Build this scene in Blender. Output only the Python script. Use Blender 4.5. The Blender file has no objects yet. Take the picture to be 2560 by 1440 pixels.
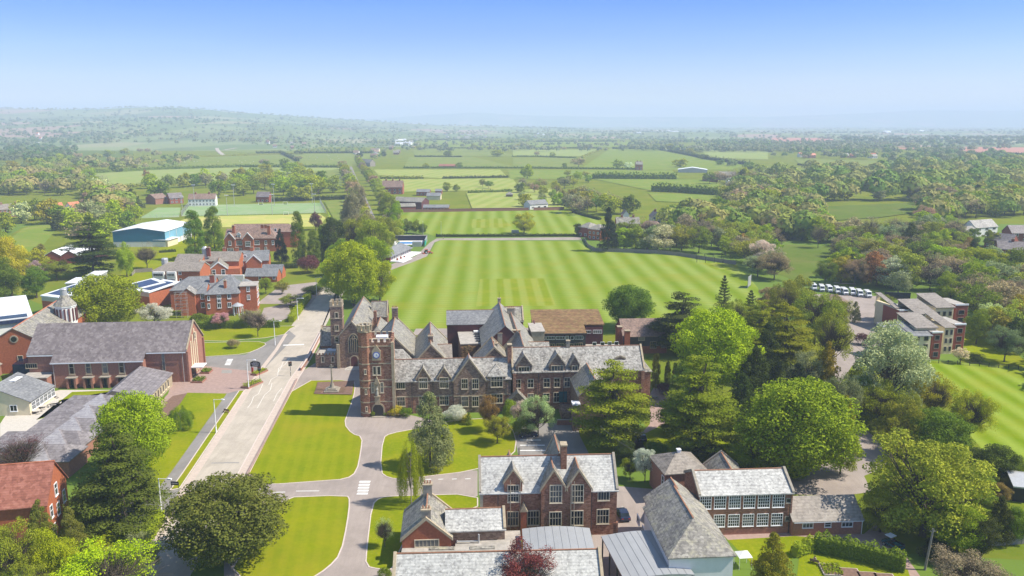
import bpy, math, random
import numpy as np
from mathutils import Vector, Matrix
R_=math.radians
random.seed(7)
S=bpy.context.scene; COL=S.collection
# ---------------------------------------------------------------- camera, world, sun, exposure
CAMH=70.; FPX=1991.; YH=305.
PITCH=math.atan((720-YH)/FPX); CP,SP=math.cos(PITCH),math.sin(PITCH)
cd=bpy.data.cameras.new('camera'); cam=bpy.data.objects.new('camera',cd); COL.objects.link(cam)
cam.location=(0,0,CAMH); cam.rotation_euler=(math.pi/2-PITCH,0,0)
cd.sensor_width=36; cd.lens=36*FPX/2560; cd.clip_start=1; cd.clip_end=60000
S.camera=cam
SUN_EL,SUN_AZ=R_(50),R_(95)      # azimuth clockwise from +Y (view direction)
w=bpy.data.worlds.new('World'); S.world=w; w.use_nodes=True
nt=w.node_tree; bg=nt.nodes['Background']
sk=nt.nodes.new('ShaderNodeTexSky'); sk.sky_type='NISHITA'; sk.sun_disc=False
sk.sun_elevation=SUN_EL; sk.sun_rotation=SUN_AZ; sk.altitude=0; sk.air_density=1.0; sk.dust_density=0.25; sk.ozone_density=3.0
tc_=nt.nodes.new('ShaderNodeTexCoord'); sx_=nt.nodes.new('ShaderNodeSeparateXYZ'); nt.links.new(tc_.outputs['Generated'],sx_.inputs[0])
rp_=nt.nodes.new('ShaderNodeValToRGB'); nt.links.new(sx_.outputs[2],rp_.inputs[0]); e_=rp_.color_ramp.elements
for _ in range(3): e_.new(.5)
for i_,(p_,c_) in enumerate([(0.,(.97,.91,.88)),(.035,(.60,.615,.83)),(.085,(.37,.49,.84)),(.14,(.155,.365,.84)),(.45,(1.,.98,.93))]): e_[i_].position=p_; e_[i_].color=(*c_,1)
mx_=nt.nodes.new('ShaderNodeMix'); mx_.data_type='RGBA'; mx_.blend_type='MULTIPLY'; mx_.inputs[0].default_value=1; nt.links.new(sk.outputs[0],mx_.inputs[6]); nt.links.new(rp_.outputs[0],mx_.inputs[7])
nz_=nt.nodes.new('ShaderNodeTexNoise'); nz_.inputs['Scale'].default_value=1.6; nz_.inputs['Detail'].default_value=3; mp_=nt.nodes.new('ShaderNodeMapping'); mp_.inputs['Scale'].default_value=(1,1,14); nt.links.new(tc_.outputs['Generated'],mp_.inputs[0]); nt.links.new(mp_.outputs[0],nz_.inputs[0])
rq_=nt.nodes.new('ShaderNodeValToRGB'); nt.links.new(nz_.outputs[0],rq_.inputs[0]); rq_.color_ramp.elements[0].position=.35; rq_.color_ramp.elements[1].position=.7; rq_.color_ramp.elements[0].color=(.93,.955,.985,1); rq_.color_ramp.elements[1].color=(1.06,1.04,1.01,1)
my_=nt.nodes.new('ShaderNodeMix'); my_.data_type='RGBA'; my_.blend_type='MULTIPLY'; my_.inputs[0].default_value=1; nt.links.new(mx_.outputs[2],my_.inputs[6]); nt.links.new(rq_.outputs[0],my_.inputs[7]); nt.links.new(my_.outputs[2],bg.inputs[0]); bg.inputs[1].default_value=0.14
sl=bpy.data.lights.new('sun','SUN'); sl.energy=5.; sl.angle=R_(0.5); sl.color=(1,.935,.82)
so=bpy.data.objects.new('sun',sl); COL.objects.link(so)
sd=Vector((math.sin(SUN_AZ)*math.cos(SUN_EL),math.cos(SUN_AZ)*math.cos(SUN_EL),math.sin(SUN_EL)))
so.rotation_euler=sd.to_track_quat('Z','Y').to_euler(); so.location=(200,-50,200)
S.view_settings.view_transform='Standard'; S.view_settings.look='None'; S.view_settings.gamma=1
S.view_settings.exposure=0.58
S.cycles.use_denoising=True; S.cycles.max_bounces=6; S.cycles.diffuse_bounces=3; S.cycles.volume_bounces=1; S.cycles.transparent_max_bounces=4
S.cycles.transmission_bounces=2; S.cycles.glossy_bounces=2
# ---------------------------------------------------------------- surveying: where a sight line meets the ground or a wall
def ray(px,py):
    u=(px-1280)/FPX; v=(720-py)/FPX
    return Vector((u,CP+v*SP,-SP+v*CP))
def P(px,py,z=0.):
    r=ray(px,py); t=(z-CAMH)/r.z
    return Vector((r.x*t,r.y*t,z))
def ZY(px,py,Y):
    r=ray(px,py); t=Y/r.y
    return (r.x*t,CAMH+r.z*t)
def PX(x,y,z=0):
    dz=z-CAMH; d=y*CP-dz*SP; v=y*SP+dz*CP
    return 1280+FPX*x/d,720-FPX*v/d
# ---------------------------------------------------------------- naming
def tag(o,label=None,cat=None,group=None,kind=None):
    if label: o['label']=label
    if cat: o['category']=cat
    if group: o['group']=group
    if kind: o['kind']=kind
    return o
def empty(name,loc=(0,0,0),rz=0,label=None,cat=None,group=None,parent=None):
    o=bpy.data.objects.new(name,None); COL.objects.link(o); o.location=loc; o.rotation_euler=(0,0,rz); o.empty_display_size=.5
    if parent: o.parent=parent
    return tag(o,label,cat,group)
def copy_tree(o,parent=None):
    c=o.copy(); COL.objects.link(c); c.parent=parent
    for ch in list(o.children): copy_tree(ch,c)
    return c
ORD='first second third fourth fifth sixth seventh eighth ninth tenth eleventh twelfth'.split()
def ordw(i):
    if i<12: return ORD[i]
    n=i+1; s='th' if 10<n%100<14 else {1:'st',2:'nd',3:'rd'}.get(n%10,'th')
    return f'{n}{s}'
# ---------------------------------------------------------------- materials
MATS={}
def nodes(name):
    m=bpy.data.materials.new(name); m.use_nodes=True; t=m.node_tree; b=t.nodes['Principled BSDF']; MATS[name]=m
    return m,t,b
def N(t,typ,**k):
    n=t.nodes.new(typ)
    for a,v in k.items(): setattr(n,a,v)
    return n
def co(t,sc=(1,1,1),rot=(0,0,0),kind='Object',loc=(0,0,0)):
    c=N(t,'ShaderNodeTexCoord'); mp=N(t,'ShaderNodeMapping'); mp.inputs['Scale'].default_value=sc; mp.inputs['Rotation'].default_value=rot; mp.inputs['Location'].default_value=loc
    t.links.new(c.outputs[kind],mp.inputs[0]); return mp.outputs[0]
def noise(t,vec,scale,det=3,rough=.6):
    n=N(t,'ShaderNodeTexNoise'); n.inputs['Scale'].default_value=scale; n.inputs['Detail'].default_value=det; n.inputs['Roughness'].default_value=rough
    t.links.new(vec,n.inputs['Vector']); return n.outputs['Fac']
def ramp(t,fac,stops):
    r=N(t,'ShaderNodeValToRGB'); e=r.color_ramp.elements
    while len(e)<len(stops): e.new(.5)
    for i,(p,c) in enumerate(stops):
        e[i].position=p; e[i].color=(*c,1)
    t.links.new(fac,r.inputs[0]); return r.outputs[0]
def mixc(t,fac,a,b,mode='MIX'):
    n=N(t,'ShaderNodeMix',data_type='RGBA',blend_type=mode)
    for i,x in ((0,fac),(6,a),(7,b)):
        if isinstance(x,(int,float)): n.inputs[i].default_value=x
        elif isinstance(x,(tuple,list)): n.inputs[i].default_value=(*x,1)
        else: t.links.new(x,n.inputs[i])
    return n.outputs[2]
def mth(t,op,a,b=None):
    n=N(t,'ShaderNodeMath',operation=op)
    for i,x in enumerate((a,b)):
        if x is None: continue
        if isinstance(x,(int,float)): n.inputs[i].default_value=x
        else: t.links.new(x,n.inputs[i])
    return n.outputs[0]
def plain(name,col,var=.25,scale=1.5,rough=.85,metal=0,col2=None,spec=.3,kind='Object'):
    m,t,b=nodes(name); c=co(t,kind=kind)
    c2=col2 or tuple(x*(1-var) for x in col); c3=tuple(min(1,x*(1+var)) for x in col)
    f=noise(t,c,scale,4); f2=noise(t,c,scale*.13,2)
    k=ramp(t,f,[(.3,c2),(.55,col),(.75,c3)])
    k=mixc(t,mth(t,'MULTIPLY',f2,.35),k,tuple(x*.7 for x in col))
    t.links.new(k,b.inputs['Base Color']); b.inputs['Roughness'].default_value=rough; b.inputs['Metallic'].default_value=metal
    b.inputs['Specular IOR Level'].default_value=spec
    return m
def paving(name,col,ang):
    m,t,b=nodes(name); c=co(t,(1,.12,1),(0,0,-R_(ang))); c0=co(t)
    f=noise(t,c,.9,4,.7); f2=noise(t,c0,.12,5,.7); f3=noise(t,c0,1.6,4,.7)
    k=mixc(t,ramp(t,f,[(.35,(0,0,0)),(.7,(1,1,1))]),tuple(x*.9 for x in col),tuple(min(1,x*1.06) for x in col))
    k=mixc(t,ramp(t,f2,[(.45,(0,0,0)),(.62,(.55,.55,.55))]),k,tuple(x*.7 for x in col))
    k=mixc(t,ramp(t,f3,[(.62,(0,0,0)),(.8,(.5,.5,.5))]),k,tuple(x*.6 for x in col))
    t.links.new(k,b.inputs['Base Color']); b.inputs['Roughness'].default_value=.95; b.inputs['Specular IOR Level'].default_value=.1
    return m
def stonewall(name,cols,scale=2.2):
    m,t,b=nodes(name); c=co(t,(1,1,1.7))
    v=N(t,'ShaderNodeTexVoronoi'); v.inputs['Scale'].default_value=scale; t.links.new(c,v.inputs['Vector'])
    s=N(t,'ShaderNodeSeparateColor'); t.links.new(v.outputs['Color'],s.inputs[0])
    k=ramp(t,s.outputs[0],[(0,cols[0]),(.5,cols[1]),(1,cols[2])])
    f=noise(t,c,.35,4); k=mixc(t,ramp(t,f,[(.4,(0,0,0)),(.7,(.55,.55,.55))]),k,cols[3])
    t.links.new(k,b.inputs['Base Color']); b.inputs['Roughness'].default_value=.92; b.inputs['Specular IOR Level'].default_value=.2
    bp=N(t,'ShaderNodeBump'); bp.inputs['Strength'].default_value=.5; bp.inputs['Distance'].default_value=.06
    t.links.new(s.outputs[1],bp.inputs['Height']); t.links.new(bp.outputs[0],b.inputs['Normal'])
    return m
def slate(name,dark,mid,light,amt=.5,sc=2.6,rough=.6,moss=None):
    """split slates: every slate its own tone, lichen in drifts"""
    m,t,b=nodes(name); c=co(t)
    v=N(t,'ShaderNodeTexVoronoi'); v.inputs['Scale'].default_value=sc; t.links.new(c,v.inputs['Vector'])
    s=N(t,'ShaderNodeSeparateColor'); t.links.new(v.outputs['Color'],s.inputs[0])
    f=noise(t,c,1.1,5,.7); f2=noise(t,c,.16,3)
    a=mth(t,'ADD',mth(t,'MULTIPLY',s.outputs[0],.45),mth(t,'MULTIPLY',f,.9)); a=mth(t,'ADD',a,mth(t,'MULTIPLY',f2,.5)); a=mth(t,'SUBTRACT',a,.95-amt)
    k=ramp(t,a,[(.15,dark),(.5,mid),(.85,light)])
    if moss:
        f3=noise(t,c,.7,5,.75); k=mixc(t,ramp(t,f3,[(.5,(0,0,0)),(.68,(.8,.8,.8))]),k,moss)
    sx=N(t,'ShaderNodeSeparateXYZ'); t.links.new(c,sx.inputs[0])
    row=mth(t,'FRACT',mth(t,'MULTIPLY',sx.outputs[2],3.2)); row=mth(t,'GREATER_THAN',row,.82)
    k=mixc(t,mth(t,'MULTIPLY',row,.3),k,tuple(x*.45 for x in dark))
    t.links.new(k,b.inputs['Base Color']); b.inputs['Roughness'].default_value=rough; b.inputs['Specular IOR Level'].default_value=.35
    bp=N(t,'ShaderNodeBump'); bp.inputs['Strength'].default_value=.35; bp.inputs['Distance'].default_value=.05
    t.links.new(a,bp.inputs['Height']); t.links.new(bp.outputs[0],b.inputs['Normal'])
    return m
def grass(name,a,b_,c3=None,period=0,ang=0,cross=0,amt=.6,sc=.12,edge=.12):
    m,t,b=nodes(name); c=co(t)
    f=noise(t,c,sc,5,.65); f2=noise(t,c,1.3,4,.7)
    k=mixc(t,ramp(t,f,[(.32,(0,0,0)),(.68,(1,1,1))]),a,b_)
    if period:
        v=co(t,rot=(0,0,ang)); sx=N(t,'ShaderNodeSeparateXYZ'); t.links.new(v,sx.inputs[0])
        x=mth(t,'ADD',sx.outputs[0],mth(t,'MULTIPLY',f2,.5))
        s=mth(t,'SINE',mth(t,'MULTIPLY',x,2*math.pi/period)); s=mth(t,'MULTIPLY',s,1/edge/8); 
        cl=N(t,'ShaderNodeClamp'); t.links.new(mth(t,'ADD',s,.5),cl.inputs[0])
        k=mixc(t,mth(t,'MULTIPLY',cl.outputs[0],amt),k,c3)
        if cross:
            s2=mth(t,'SINE',mth(t,'MULTIPLY',mth(t,'ADD',sx.outputs[1],mth(t,'MULTIPLY',f2,.6)),2*math.pi/cross))
            k=mixc(t,mth(t,'MULTIPLY',mth(t,'MAXIMUM',s2,0.),.22),k,tuple(x*.72 for x in a))
    elif c3:
        k=mixc(t,ramp(t,f2,[(.5,(0,0,0)),(.75,(.6,.6,.6))]),k,c3)
    k=mixc(t,mth(t,'MULTIPLY',ramp(t,f2,[(.3,(1,1,1)),(.6,(0,0,0))]),.22),k,tuple(x*.55 for x in a))
    f4=noise(t,co(t,loc=(37,11,0)),.05,4,.7); k=mixc(t,ramp(t,f4,[(.46,(0,0,0)),(.7,(.55,.55,.55))]),k,(a[0]*1.7+.02,a[1]*1.15,a[2]*2+.01))
    t.links.new(k,b.inputs['Base Color']); b.inputs['Roughness'].default_value=1; b.inputs['Specular IOR Level'].default_value=0
    return m
LEAF={}
def leafmat(name='foliage',trans=.25,var=.7):
    m,t,b=nodes(name); oi=N(t,'ShaderNodeObjectInfo'); at=N(t,'ShaderNodeAttribute'); at.attribute_name='v'
    s=N(t,'ShaderNodeSeparateXYZ'); t.links.new(at.outputs['Vector'],s.inputs[0])
    k=mixc(t,mth(t,'MULTIPLY',s.outputs[0],var),oi.outputs['Color'],mixc(t,1.,oi.outputs['Color'],(.5,.62,.55),'MULTIPLY'))
    k=mixc(t,mth(t,'MULTIPLY',s.outputs[1],.38),k,mixc(t,1.,oi.outputs['Color'],(1.5,1.28,.8),'MULTIPLY'))
    t.links.new(k,b.inputs['Base Color']); b.inputs['Roughness'].default_value=.8; b.inputs['Specular IOR Level'].default_value=.08
    tr=N(t,'ShaderNodeBsdfTranslucent'); t.links.new(k,tr.inputs[0]); mx=N(t,'ShaderNodeMixShader'); mx.inputs[0].default_value=trans
    t.links.new(b.outputs[0],mx.inputs[1]); t.links.new(tr.outputs[0],mx.inputs[2])
    t.links.new(mx.outputs[0],t.nodes['Material Output'].inputs[0]); return m
M=MATS
leafmat()
plain('bark',(.11,.085,.06),.3,3)
plain('pale_bark',(.3,.26,.2),.3,3)
stonewall('red_stone',[(.18,.078,.048),(.3,.138,.092),(.41,.235,.16),(.29,.175,.12)])
stonewall('dark_stone',[(.14,.09,.065),(.235,.15,.11),(.34,.24,.18),(.26,.18,.13)])
stonewall('brown_stone',[(.17,.075,.046),(.27,.122,.076),(.36,.19,.125),(.29,.165,.11)],3)
plain('brick',(.36,.115,.06),.3,2.5,col2=(.27,.08,.045))
plain('orange_brick',(.44,.135,.06),.25,2.2)
plain('deep_brick',(.3,.08,.05),.25,2.2)
plain('dull_brick',(.35,.165,.115),.25,2.5)
plain('clad_brown',(.13,.045,.045),.2,1)
plain('window_stone',(.58,.5,.37),.15,2)
plain('dressed_stone',(.42,.34,.23),.25,2)
plain('grey_stone',(.33,.29,.23),.25,2)
plain('render_white',(.78,.76,.72),.08,.8)
plain('render_cream',(.72,.62,.42),.08,.8)
plain('white_paint',(.8,.8,.8),.05,2,rough=.5)
plain('black_paint',(.02,.02,.022),.2,2,rough=.4)
plain('dark_metal',(.05,.05,.055),.2,2,rough=.5)
plain('galvanised',(.5,.5,.5),.12,2,rough=.4,metal=.3)
plain('terracotta',(.34,.17,.1),.3,2.5)
slate('pale_slate',(.115,.105,.092),(.27,.25,.22),(.5,.465,.41),.5,moss=(.46,.45,.4))
slate('white_slate',(.22,.21,.195),(.41,.4,.37),(.56,.545,.5),.58,3.2)
slate('grey_slate',(.12,.11,.095),(.235,.215,.185),(.4,.37,.31),.5,moss=(.4,.37,.24))
slate('purple_slate',(.125,.102,.1),(.19,.16,.155),(.28,.245,.235),.5,1.6)
slate('violet_slate',(.14,.122,.122),(.205,.182,.182),(.29,.262,.26),.5,1.6)
slate('hip_slate',(.24,.225,.235),(.31,.295,.305),(.38,.365,.37),.5,2)  # paler copy of the slate: sun on the front hip faces painted in
slate('blue_slate',(.13,.13,.135),(.2,.2,.2),(.28,.28,.27),.5,2)
slate('brown_tile',(.13,.09,.07),(.25,.16,.12),(.36,.25,.19),.5,2.4)
slate('taupe_tile',(.17,.145,.12),(.27,.23,.19),(.34,.3,.25),.5,2.2)
slate('red_tile',(.2,.07,.045),(.31,.115,.075),(.4,.17,.12),.5,2)
slate('orange_tile',(.45,.13,.06),(.6,.2,.1),(.7,.28,.16),.5,2)
slate('mossy_roof',(.12,.065,.03),(.2,.11,.05),(.28,.18,.08),.5,1.2,.95,moss=(.2,.17,.05))
plain('white_roof',(.78,.79,.8),.06,.5,rough=.5)
plain('grey_membrane',(.33,.335,.34),.08,.4,rough=.5)
plain('flat_roof',(.42,.38,.33),.3,.9)
plain('teal_cladding',(.02,.17,.28),.12,.6,rough=.5)
plain('sky_cladding',(.2,.42,.55),.1,.6,rough=.5)
plain('solar',(.03,.045,.1),.3,1,rough=.25)
plain('timber',(.2,.13,.08),.3,3)
plain('grey_timber',(.28,.25,.21),.25,3)
plain('soil',(.2,.12,.085),.3,2)
plain('water',(.1,.35,.75),.1,.5,rough=.15)
plain('rubber',(.02,.02,.02),.1,2)
plain('skin',(.5,.3,.22),.05,2)
plain('cloth_dark',(.03,.03,.05),.2,4)
plain('cloth_light',(.55,.52,.48),.1,4)
plain('tractor_orange',(.55,.1,.03),.1,3,rough=.4)
plain('green_net',(.02,.3,.2),.1,1)
plain('statue_stone',(.36,.34,.28),.2,4)
plain('clock_blue',(.05,.1,.45),.05,2,rough=.4)
m_,t_,b_=nodes('glass_dark'); oi_=N(t_,'ShaderNodeObjectInfo'); t_.links.new(ramp(t_,oi_.outputs['Random'],[(0,(.012,.013,.014)),(.55,(.03,.034,.038)),(.8,(.07,.08,.085)),(.95,(.22,.21,.19))]),b_.inputs['Base Color']); b_.inputs['Roughness'].default_value=.12; b_.inputs['Specular IOR Level'].default_value=.5  # random pane tones; the lighter ones paint in reflections and blinds
m_,t_,b_=nodes('car_glass'); b_.inputs['Base Color'].default_value=(.02,.03,.04,1); b_.inputs['Roughness'].default_value=.08
for n_,c_ in (('car_navy',(.015,.02,.05)),('car_black',(.012,.012,.014)),('car_white',(.8,.8,.8)),('car_teal',(.01,.1,.13)),('lens',(.6,.6,.55)),('tail_red',(.4,.02,.02)),('red_paint',(.5,.02,.02))):
    m_,t_,b_=nodes(n_); b_.inputs['Base Color'].default_value=(*c_,1); b_.inputs['Roughness'].default_value=.25; b_.inputs['Coat Weight'].default_value=.5
# ground
LG=(.2,.27,.012); LG2=(.25,.31,.018)
grass('lawn',(.15,.2,.004),(.225,.25,.006),(.3,.27,.02),sc=.09)
grass('lawn_striped',(.15,.2,.004),(.235,.25,.006),(.26,.265,.012),period=2.6,ang=R_(-8),amt=.32)
grass('cricket_turf',(.13,.205,.005),(.165,.23,.008),(.27,.33,.075),period=10.5,ang=R_(-1.6),cross=3.4,amt=.92,edge=.3,sc=.03)
grass('square_turf',(.165,.225,.008),(.2,.25,.012),(.29,.33,.08),period=6.2,ang=R_(-1.6),cross=3.,amt=.6,sc=.05)
grass('meadow',(.12,.165,.014),(.18,.21,.02),(.15,.15,.03),sc=.03)
grass('pitch_right',(.14,.215,.004),(.17,.24,.008),(.26,.33,.05),period=6.5,ang=R_(4),amt=.85,edge=.25)
grass('field_green',(.15,.2,.035),(.18,.225,.045),(.2,.23,.06),sc=.015)
grass('field_bright',(.15,.215,.03),(.18,.24,.035),(.2,.24,.05),sc=.015)
grass('field_pale',(.2,.27,.06),(.24,.3,.08),(.3,.33,.12),period=11,ang=R_(30),amt=.35,sc=.02)
grass('field_yellow',(.22,.28,.05),(.26,.31,.065),(.34,.36,.12),period=14,ang=R_(12),amt=.55,sc=.02)
grass('field_dark',(.09,.14,.02),(.13,.175,.03),(.13,.15,.03),sc=.04)
grass('field_soil',(.4,.2,.13),(.46,.25,.17),(.42,.23,.16),sc=.02)
grass('astro',(.21,.31,.13),(.24,.34,.15),(.24,.34,.16),sc=.01)
grass('yellow_turf',(.36,.38,.09),(.4,.41,.11),(.38,.4,.11),sc=.02)
paving('concrete_road',(.46,.4,.325),12)
plain('concrete_pave',(.53,.43,.355),.14,1.2,rough=.9)
paving('asphalt',(.255,.235,.215),12)
paving('drive',(.34,.285,.25),4)
plain('brick_paving',(.36,.25,.21),.18,1.2,rough=.9)
plain('kerb_stone',(.6,.5,.44),.15,2)
plain('pale_path',(.55,.5,.43),.12,1.5)
plain('road_paint',(.78,.77,.73),.08,3)
plain('worn_paint',(.68,.63,.56),.05,3)
plain('patch_grey',(.3,.28,.25),.2,2)
# ---------------------------------------------------------------- mesh builder
class MB:
    def __init__(s): s.v=[]; s.f=[]; s.m=[]
    def poly(s,pts,mi=0):
        n=len(s.v); s.v+= [tuple(p) for p in pts]; s.f.append(list(range(n,n+len(pts)))); s.m.append(mi)
    def faces(s,pts,fs,mi=0):
        n=len(s.v); s.v+=[tuple(p) for p in pts]
        for f in fs: s.f.append([n+i for i in f]); s.m.append(mi)
    def box(s,x0,x1,y0,y1,z0,z1,mi=0):
        s.faces([(x0,y0,z0),(x1,y0,z0),(x1,y1,z0),(x0,y1,z0),(x0,y0,z1),(x1,y0,z1),(x1,y1,z1),(x0,y1,z1)],
                [(0,3,2,1),(4,5,6,7),(0,1,5,4),(1,2,6,5),(2,3,7,6),(3,0,4,7)],mi)
    def extr(s,prof,a,b,ax='x',mi=0):
        """prof: (h,z) outline, extruded along ax from a to b"""
        n=len(prof); g=(lambda t,h,z:(t,h,z)) if ax=='x' else (lambda t,h,z:(h,t,z))
        pts=[g(a,h,z) for h,z in prof]+[g(b,h,z) for h,z in prof]
        s.faces(pts,[list(range(n)),list(range(2*n-1,n-1,-1))]+[(i,(i+1)%n,n+(i+1)%n,n+i) for i in range(n)],mi)
    def prism(s,xy,z0,z1,mi=0):
        n=len(xy); pts=[(x,y,z0) for x,y in xy]+[(x,y,z1) for x,y in xy]
        s.faces(pts,[list(range(n))[::-1],list(range(n,2*n))]+[(i,(i+1)%n,n+(i+1)%n,n+i) for i in range(n)],mi)
    def slab(s,pts,t,mi=0):
        n=len(pts); q=[tuple(p) for p in pts]+[(p[0],p[1],p[2]-t) for p in pts]
        s.faces(q,[list(range(n)),list(range(2*n-1,n-1,-1))]+[(i,n+i,n+(i+1)%n,(i+1)%n) for i in range(n)],mi)
    def tube(s,p,q,r0,r1=None,n=6,mi=0,cap=True):
        r1=r0 if r1 is None else r1; p=Vector(p); q=Vector(q); d=(q-p).normalized()
        a=d.cross(Vector((0,0,1))) if abs(d.z)<.95 else d.cross(Vector((1,0,0))); a.normalize(); b=d.cross(a)
        pts=[p+(a*math.cos(2*math.pi*i/n)+b*math.sin(2*math.pi*i/n))*r0 for i in range(n)]+[q+(a*math.cos(2*math.pi*i/n)+b*math.sin(2*math.pi*i/n))*r1 for i in range(n)]
        fs=[(i,(i+1)%n,n+(i+1)%n,n+i) for i in range(n)]
        if cap: fs+=[list(range(n))[::-1],list(range(n,2*n))]
        s.faces(pts,fs,mi)
    def lathe(s,c,prof,n=12,mi=0):
        x,y=c; pts=[]
        for r,z in prof: pts+=[(x+r*math.cos(2*math.pi*i/n),y+r*math.sin(2*math.pi*i/n),z) for i in range(n)]
        fs=[]
        for k in range(len(prof)-1):
            fs+=[(k*n+i,k*n+(i+1)%n,(k+1)*n+(i+1)%n,(k+1)*n+i) for i in range(n)]
        s.faces(pts,fs+[list(range(n))[::-1],[ (len(prof)-1)*n+i for i in range(n)]],mi)
    def build(s,name,mats,parent=None,label=None):
        me=bpy.data.meshes.new(name); me.from_pydata(s.v,[],s.f)
        if isinstance(mats,str): mats=[mats]
        for m in mats: me.materials.append(M[m])
        if len(mats)>1: me.polygons.foreach_set('material_index',s.m)
        o=bpy.data.objects.new(name,me); COL.objects.link(o)
        if parent: o.parent=parent
        if label: o['label']=label
        return o
HAZE=2.0e-4
# ---------------------------------------------------------------- the ground
def sstep(a,b,x): x=max(0,min(1,(x-a)/(b-a))); return x*x*(3-2*x)
CREST=[(-1200,262),(0,271),(150,275),(260,276),(350,272),(430,271),(520,275),(600,281),(700,287),(800,294),(900,300),(1000,307),(1100,315),(1500,324),(3700,325)]
RIDGE=[(-1200,300),(800,300),(960,294),(1050,287),(1190,279),(1300,286),(1500,290),(1900,290),(2150,281),(2280,274),(2560,276),(3700,280)]
def prof(tab,px):
    for (a,ya),(b,yb) in zip(tab,tab[1:]):
        if px<=b: return ya+(yb-ya)*max(0,(px-a)/(b-a))
    return tab[-1][1]
def zt(x,y):
    if y<1900: return 0.
    px=1280+FPX*x/y
    zc=CAMH+(305-prof(CREST,px))*6800/FPX; zr=CAMH+(305-prof(RIDGE,px))*14500/FPX
    lo=sstep(0,200,900-px)
    a=sstep(2600-600*lo,6800,y)*zc*(1 if y<6800 else 1-.35*sstep(6800,8400,y))
    b=sstep(12300,14500,y)*max(0,zr-20)
    u=(math.sin(x*.0021+y*.0013)+math.sin(x*.0009-y*.0031+2))*7*sstep(2300,3600,y)*(1-sstep(6300,6800,y)*.9)
    return max(a,b)+u*.9
ys=[-200,0,500,1000,1500,1900]+list(range(2000,6000,150))+list(range(6000,15601,400))
gx=np.linspace(-1,1,161); V=[];F=[]
for y in ys:
    for u in gx: 
        x=u*max(900,abs(y)*.95); V.append((x,y,zt(x,y)))
n_=len(gx)
for j in range(len(ys)-1):
    for i in range(n_-1): a=j*n_+i; F.append((a,a+1,a+n_+1,a+n_))
me=bpy.data.meshes.new('ground'); me.from_pydata(V,[],F)
m_,t_,b_=nodes('countryside')
c_=co(t_)
vo=N(t_,'ShaderNodeTexVoronoi'); vo.inputs['Scale'].default_value=.0042; t_.links.new(co(t_,(1,.62,1),(0,0,.4)),vo.inputs['Vector'])
sp_=N(t_,'ShaderNodeSeparateColor'); t_.links.new(vo.outputs['Color'],sp_.inputs[0])
kk=ramp(t_,sp_.outputs[0],[(.0,(.14,.19,.06)),(.3,(.19,.23,.08)),(.55,(.25,.28,.12)),(.72,(.12,.16,.06)),(.86,(.33,.31,.16)),(.95,(.4,.26,.2))])
f_=noise(t_,c_,.02,5,.6); kk=mixc(t_,mth(t_,'MULTIPLY',f_,.35),kk,(.07,.12,.025))
near=grass('nearmeadow',(.1,.17,.018),(.15,.215,.025))
sx_=N(t_,'ShaderNodeSeparateXYZ'); t_.links.new(c_,sx_.inputs[0])
mr=N(t_,'ShaderNodeMapRange'); mr.inputs[1].default_value=1500; mr.inputs[2].default_value=1900; t_.links.new(sx_.outputs[1],mr.inputs[0])
nr=mixc(t_,f_,(.085,.15,.018),(.15,.21,.03))
t_.links.new(mixc(t_,mr.outputs[0],nr,kk),b_.inputs['Base Color']); b_.inputs['Roughness'].default_value=.95; b_.inputs['Specular IOR Level'].default_value=.1
me.materials.append(M['countryside']); me.polygons.foreach_set('use_smooth',[True]*len(F))
g=bpy.data.objects.new('ground',me); COL.objects.link(g); tag(g,kind='structure')
def chaikin(p,n):
    for _ in range(n):
        q=[]
        for a,b in zip(p,p[1:]+p[:1]): q+=[(a[0]*.75+b[0]*.25,a[1]*.75+b[1]*.25),(a[0]*.25+b[0]*.75,a[1]*.25+b[1]*.75)]
        p=q
    return p
LV=[0]
def sheet(name,poly,mat,z=None,smooth=0,kerb=None,kh=.1):
    if z is None: LV[0]+=1; z=.004*LV[0]
    w_=[tuple(P(px,py).xy) for px,py in poly]; w_=chaikin(w_,smooth)
    b=MB(); b.poly([(x,y,z) for x,y in w_]); o=b.build(name,mat); tag(o,kind='structure')
    if kerb:
        k=MB(); n=len(w_)
        for i in range(n):
            a=Vector(w_[i]); c=Vector(w_[(i+1)%n]); d=(c-a)
            if d.length<.02: continue
            d.normalize(); nn=Vector((-d.y,d.x))*.11
            k.prism([(a+nn).to_tuple(),(a-nn).to_tuple(),(c-nn).to_tuple(),(c+nn).to_tuple()],0,z+kh+.0013*(i%3))
        tag(k.build('kerb',kerb),kind='structure')
    return o
def strip(name,line,wid,mat,z,closed=False,kind='structure'):
    """a painted or paved band along ground points taken at (px,py)"""
    w_=[P(px,py).xy for px,py in line]; b=MB()
    for a,c in zip(w_,w_[1:]):
        d=(c-a).normalized(); nn=Vector((-d.y,d.x))*wid/2
        b.poly([(*(a+nn),z),(*(a-nn),z),(*(c-nn+d*wid*.1),z),(*(c+nn+d*wid*.1),z)])
    o=b.build(name,mat); return tag(o,kind=kind)
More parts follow.
